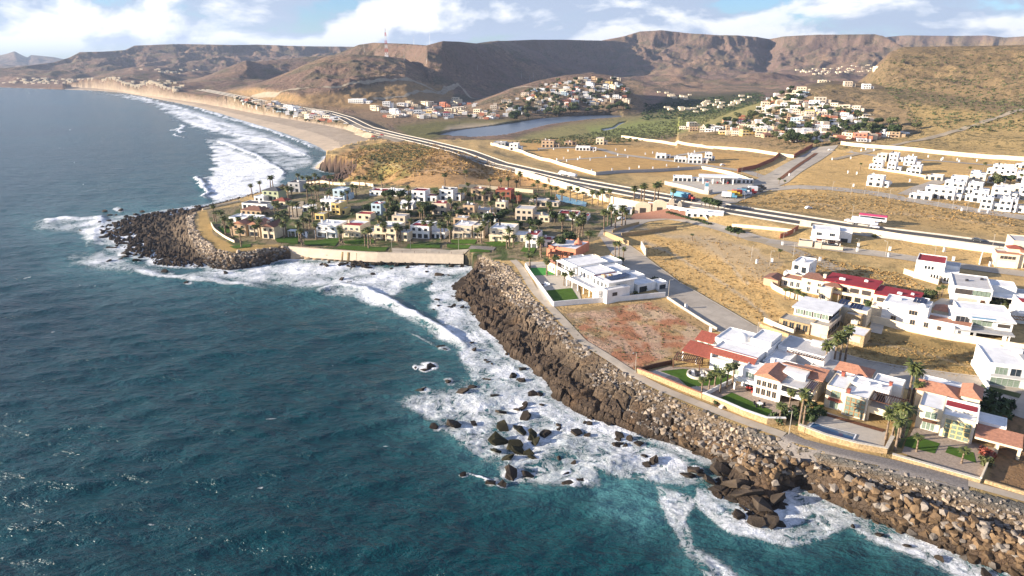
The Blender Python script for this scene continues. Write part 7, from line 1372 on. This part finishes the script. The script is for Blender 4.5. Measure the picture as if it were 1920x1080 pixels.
def pylon_sign():
    g = G(1324, 362); r = thing('price_sign', g, -.2, 'tall white sign pillar on the corner of the gas station', 'sign'); MB().box(-1.2, -.3, -1, 1.2, .3, 7).build('post', M['whitepaint'], r); MB().box(-1.1, -.36, 4.4, 1.1, -.31, 6.6).build('sign_panel', M['bluepaint'], r)
pylon_sign()
def underpass():
    x, y, a = hwy_dir(1275, 382); r = thing('highway_underpass', (x, y, 8.8), a, 'white concrete bridge front with pillars where the drive passes under the highway', 'bridge'); 
    MB().box(-14, -11.9, 4.3, 22, -11.2, 6.0).build('parapet', M['white'], r)
    for k in range(6): MB().box(-13+6.6*k, -11.85, -1, -12.2+6.6*k, -11.25, 4.298).build('column', M['white'], r)
    MB().box(-14, -11.1, -1, 22, -10.9, 4.6).build('underpass_shade', M['shade'], r)  # dark panel behind the columns: shade under the road put in as colour
    w_ = MB(); w_.poly([(22.1, -11.6, 6.0), (30, -18, 1.5), (30, -18, -1), (22.1, -11.6, -1)]); w_.poly([(22.1, -11.2, 6.0), (22.1, -11.2, -1), (30, -17.6, -1), (30, -17.6, 1.5)]); w_.poly([(22.1, -11.6, 6.0), (22.1, -11.2, 6.0), (30, -17.6, 1.5), (30, -18, 1.5)]); w_.build('wing_wall', M['white'], r)
underpass()
def entrance_gate():
    g = G(1190, 401); r = thing('entrance_gate', g, math.radians(-8), 'tall cream entrance gate with curved arched walls at the resort drive', 'gate')
    for x, w_, h, mt in ((0, 9, 7.2, 'cream'), (10, 8, 8.6, 'cream'), (19, 3.0, 9.5, 'beige'), (24, 2.4, 8.0, 'stonepale')):
        m = MB(); k = 10; V = [(x, 0, -1)]+[(x+w_*i/k, 0, h-1.8*(2*i/k-1)**2) for i in range(k+1)]+[(x+w_, 0, -1)]; n = len(V); m.v = V+[(a, b+1.2, c) for a, b, c in V]; m.f = [tuple(range(n)), tuple(range(2*n-1, n-1, -1))]+[(i, i+n, (i+1) % n+n, (i+1) % n) for i in range(n)]; m.build('arched_wall', M[mt], r)
        if w_ > 5: MB().box(x+w_*.3, -.03, 0, x+w_*.7, 1.23, h*.5).build('gateway_shade', M['shade'], r)  # solid block coloured as the shade inside the open arch
    MB().box(4, 1.3, 0, 26, 9, 4.0).build('gatehouse', M['cream'], r); MB().hip(4, 1.3, 26, 9, 4.002, 1.6).build('roof', M['tile'], r)
entrance_gate()
# ---------------------------------------------------------------- garden things
def fire_pit():
    x, y, z = G(1308, 705); r = thing('fire_pit', (x, y, z+.2), 0, 'round sunken stone seating pit on the dark green lawn', 'fire pit'); k = 32; R0, R1 = 3.1, 2.7; m = MB()
    for i in range(k):
        a, b = 2*math.pi*i/k, 2*math.pi*(i+1)/k; pts = [(R0, 0), (R0, .75), (R1, .75), (R1, 0)]
        for j in range(3): m.poly([(pts[j][0]*math.cos(a), pts[j][0]*math.sin(a), pts[j][1]), (pts[j][0]*math.cos(b), pts[j][0]*math.sin(b), pts[j][1]), (pts[j+1][0]*math.cos(b), pts[j+1][0]*math.sin(b), pts[j+1][1]), (pts[j+1][0]*math.cos(a), pts[j+1][0]*math.sin(a), pts[j+1][1])])
    m.build('ring_wall', M['stonepale'], r); MB().tube((0, 0, .02), (0, 0, .08), 2.68, 2.68, 28).build('floor', M['gravel'], r); MB().tube((0, 0, .081), (0, 0, .5), .6, .5, 12).build('fire_bowl', M['dark'], r)
    for k in range(4): a = .6+k*1.57; c, s = math.cos(a)*1.8, math.sin(a)*1.8; MB().box(c-.4, s-.4, .082, c+.4, s+.4, .5).box(c-.4, s+.2, .501, c+.4, s+.4, .9).build('seat', M['whitepaint' if k % 2 else 'grey'], r)
fire_pit()
def swimming_pool(lb, pts, z_off=.35):
    g = gpts(pts); c = g.mean(0); r = thing('swimming_pool', (c[0], c[1], c[2]), 0, lb, 'swimming pool'); m = MB(); w_ = MB(); n = len(g); V = g-c; V[:, 2] = z_off
    m.poly([tuple(v*[.94, .94, 1]+[0, 0, -.05]) for v in V]) 
    for i in range(n):
        a, b = V[i], V[(i+1) % n]; ai, bi = a*[.94, .94, 1], b*[.94, .94, 1]; w_.poly([tuple(a), tuple(b), tuple(bi), tuple(ai)]); w_.poly([(a[0], a[1], -1), (b[0], b[1], -1), tuple(b), tuple(a)])
    w_.build('rim', M['whitepaint'], r); me = m.build('water_surface', M['poolw'], r)
M['poolw'] = simple('pool_water', (0.02, 0.07, 0.14), 0.06, 0.3, .5, .8); M['poolt'] = simple('turquoise_pool', (0.05, 0.30, 0.32), 0.06, 0.2, .5, .8)
swimming_pool('long dark blue swimming pool with white rim above the riprap', [(1511,806),(1524,794),(1606,817),(1598,833)])
swimming_pool('small turquoise swimming pool beside the pergola on the point', [(566,440),(568,434),(578,435),(576,447)])
def pergola(lb, px, py, ang, w_, d, h, mt='wood'):
    r = thing('pergola', G(px, py), math.radians(ang), lb, 'pergola'); 
    for x in (0, w_):
        for y in (0, d): MB().box(x-.15, y-.15, -.5, x+.15, y+.15, h).build('post', M[mt], r)
    m = MB(); n = 14
    for i in range(n): x = w_*i/(n-1); m.box(x-.14, -.4, h+.2, x+.14, d+.4, h+.34)
    m.build('slat_roof', M[mt], r); MB().box(-.3, -.1, h+.001, w_+.3, .1, h+.199).box(-.3, d-.1, h+.001, w_+.3, d+.1, h+.199).build('beam', M[mt], r)
pergola('dark wooden pergola over the bar at the left of the fire pit garden', 1262, 690, -25, 7.5, 5, 2.7); pergola('white open pergola frame beside the pool on the point', 541, 444, -10, 4, 3, 3, 'whitepaint'); pergola('dark shade pergola in front of the salmon building', 1028, 487, -25, 6, 3, 2.8)
def outdoor_set(lb, px, py, mt, ang=-40):
    r = thing('outdoor_sofa', (lambda g: (g[0], g[1], g[2]+.2))(G(px, py)), math.radians(ang), lb, 'outdoor sofa'); MB().box(0, 0, 0, 3, .9, .45).box(0, .9, 0, 3, 1.1, .95).box(2.1, -1.6, 0, 3, -.01, .45).build('seat', M[mt], r); MB().box(.4, -1.4, .25, 1.5, -.5, .4).box(.85, -1.05, 0, 1.05, -.85, .25).build('table', M['wood'], r)
outdoor_set('white corner sofa on a white deck at the wall of the dark lawn', 1338, 757, 'whitepaint'); outdoor_set('red and white cushioned seats under the white balcony', 1398, 729, 'redpaint', -38); outdoor_set('white lounge chairs beside the brown round terrace', 1018, 534, 'whitepaint', -50)
def dining(lb, px, py):
    r = thing('dining_table', (lambda g: (g[0], g[1], g[2]+.2))(G(px, py)), 0, lb, 'dining table'); MB().tube((0, 0, .7), (0, 0, .76), .8, .8, 16).tube((0, 0, 0), (0, 0, .7), .08, .08, 6).build('table_top', M['whitepaint'], r)
    for k in range(5): a = k*1.257; c, s = math.cos(a)*1.3, math.sin(a)*1.3; MB().box(c-.25, s-.25, 0, c+.25, s+.25, .45).box(c-.25, s+.18, .451, c+.25, s+.25, .9).build('chair', M['dark'], r)
dining('white round table with dark chairs before the gridded windows of the salmon roofed villa', 1424, 762)
def promenade_fence():
    P = resample(gpts([(556,467),(620,473),(700,480),(760,484),(800,485)]), 5.0); r = thing('fence', tuple(P[0]), 0, 'thin post and rail fence along the promenade above the cove', 'fence')
    for i in range(len(P)-1):
        a = P[i]-P[0]; b = P[i+1]-P[0]; MB().tube((a[0], a[1]+1, 0), (a[0], a[1]+1, 1.3), .07, .07, 5).build('fence_post', M['wood'], r)
    m = MB()
    for i in range(len(P)-1): a, b = P[i]-P[0], P[i+1]-P[0]; m.tube((a[0], a[1]+1, a[2]+1.2), (b[0], b[1]+1, b[2]+1.2), .04, .04, 4)
    m.build('rail', M['wood'], r)
promenade_fence()
for o in list(bpy.data.objects):
    if o.parent is None and 'label' in o.keys() and 'kind' not in o.keys(): o['kind'] = 'thing'
print('objects', len(bpy.data.objects), 'houses', nh)
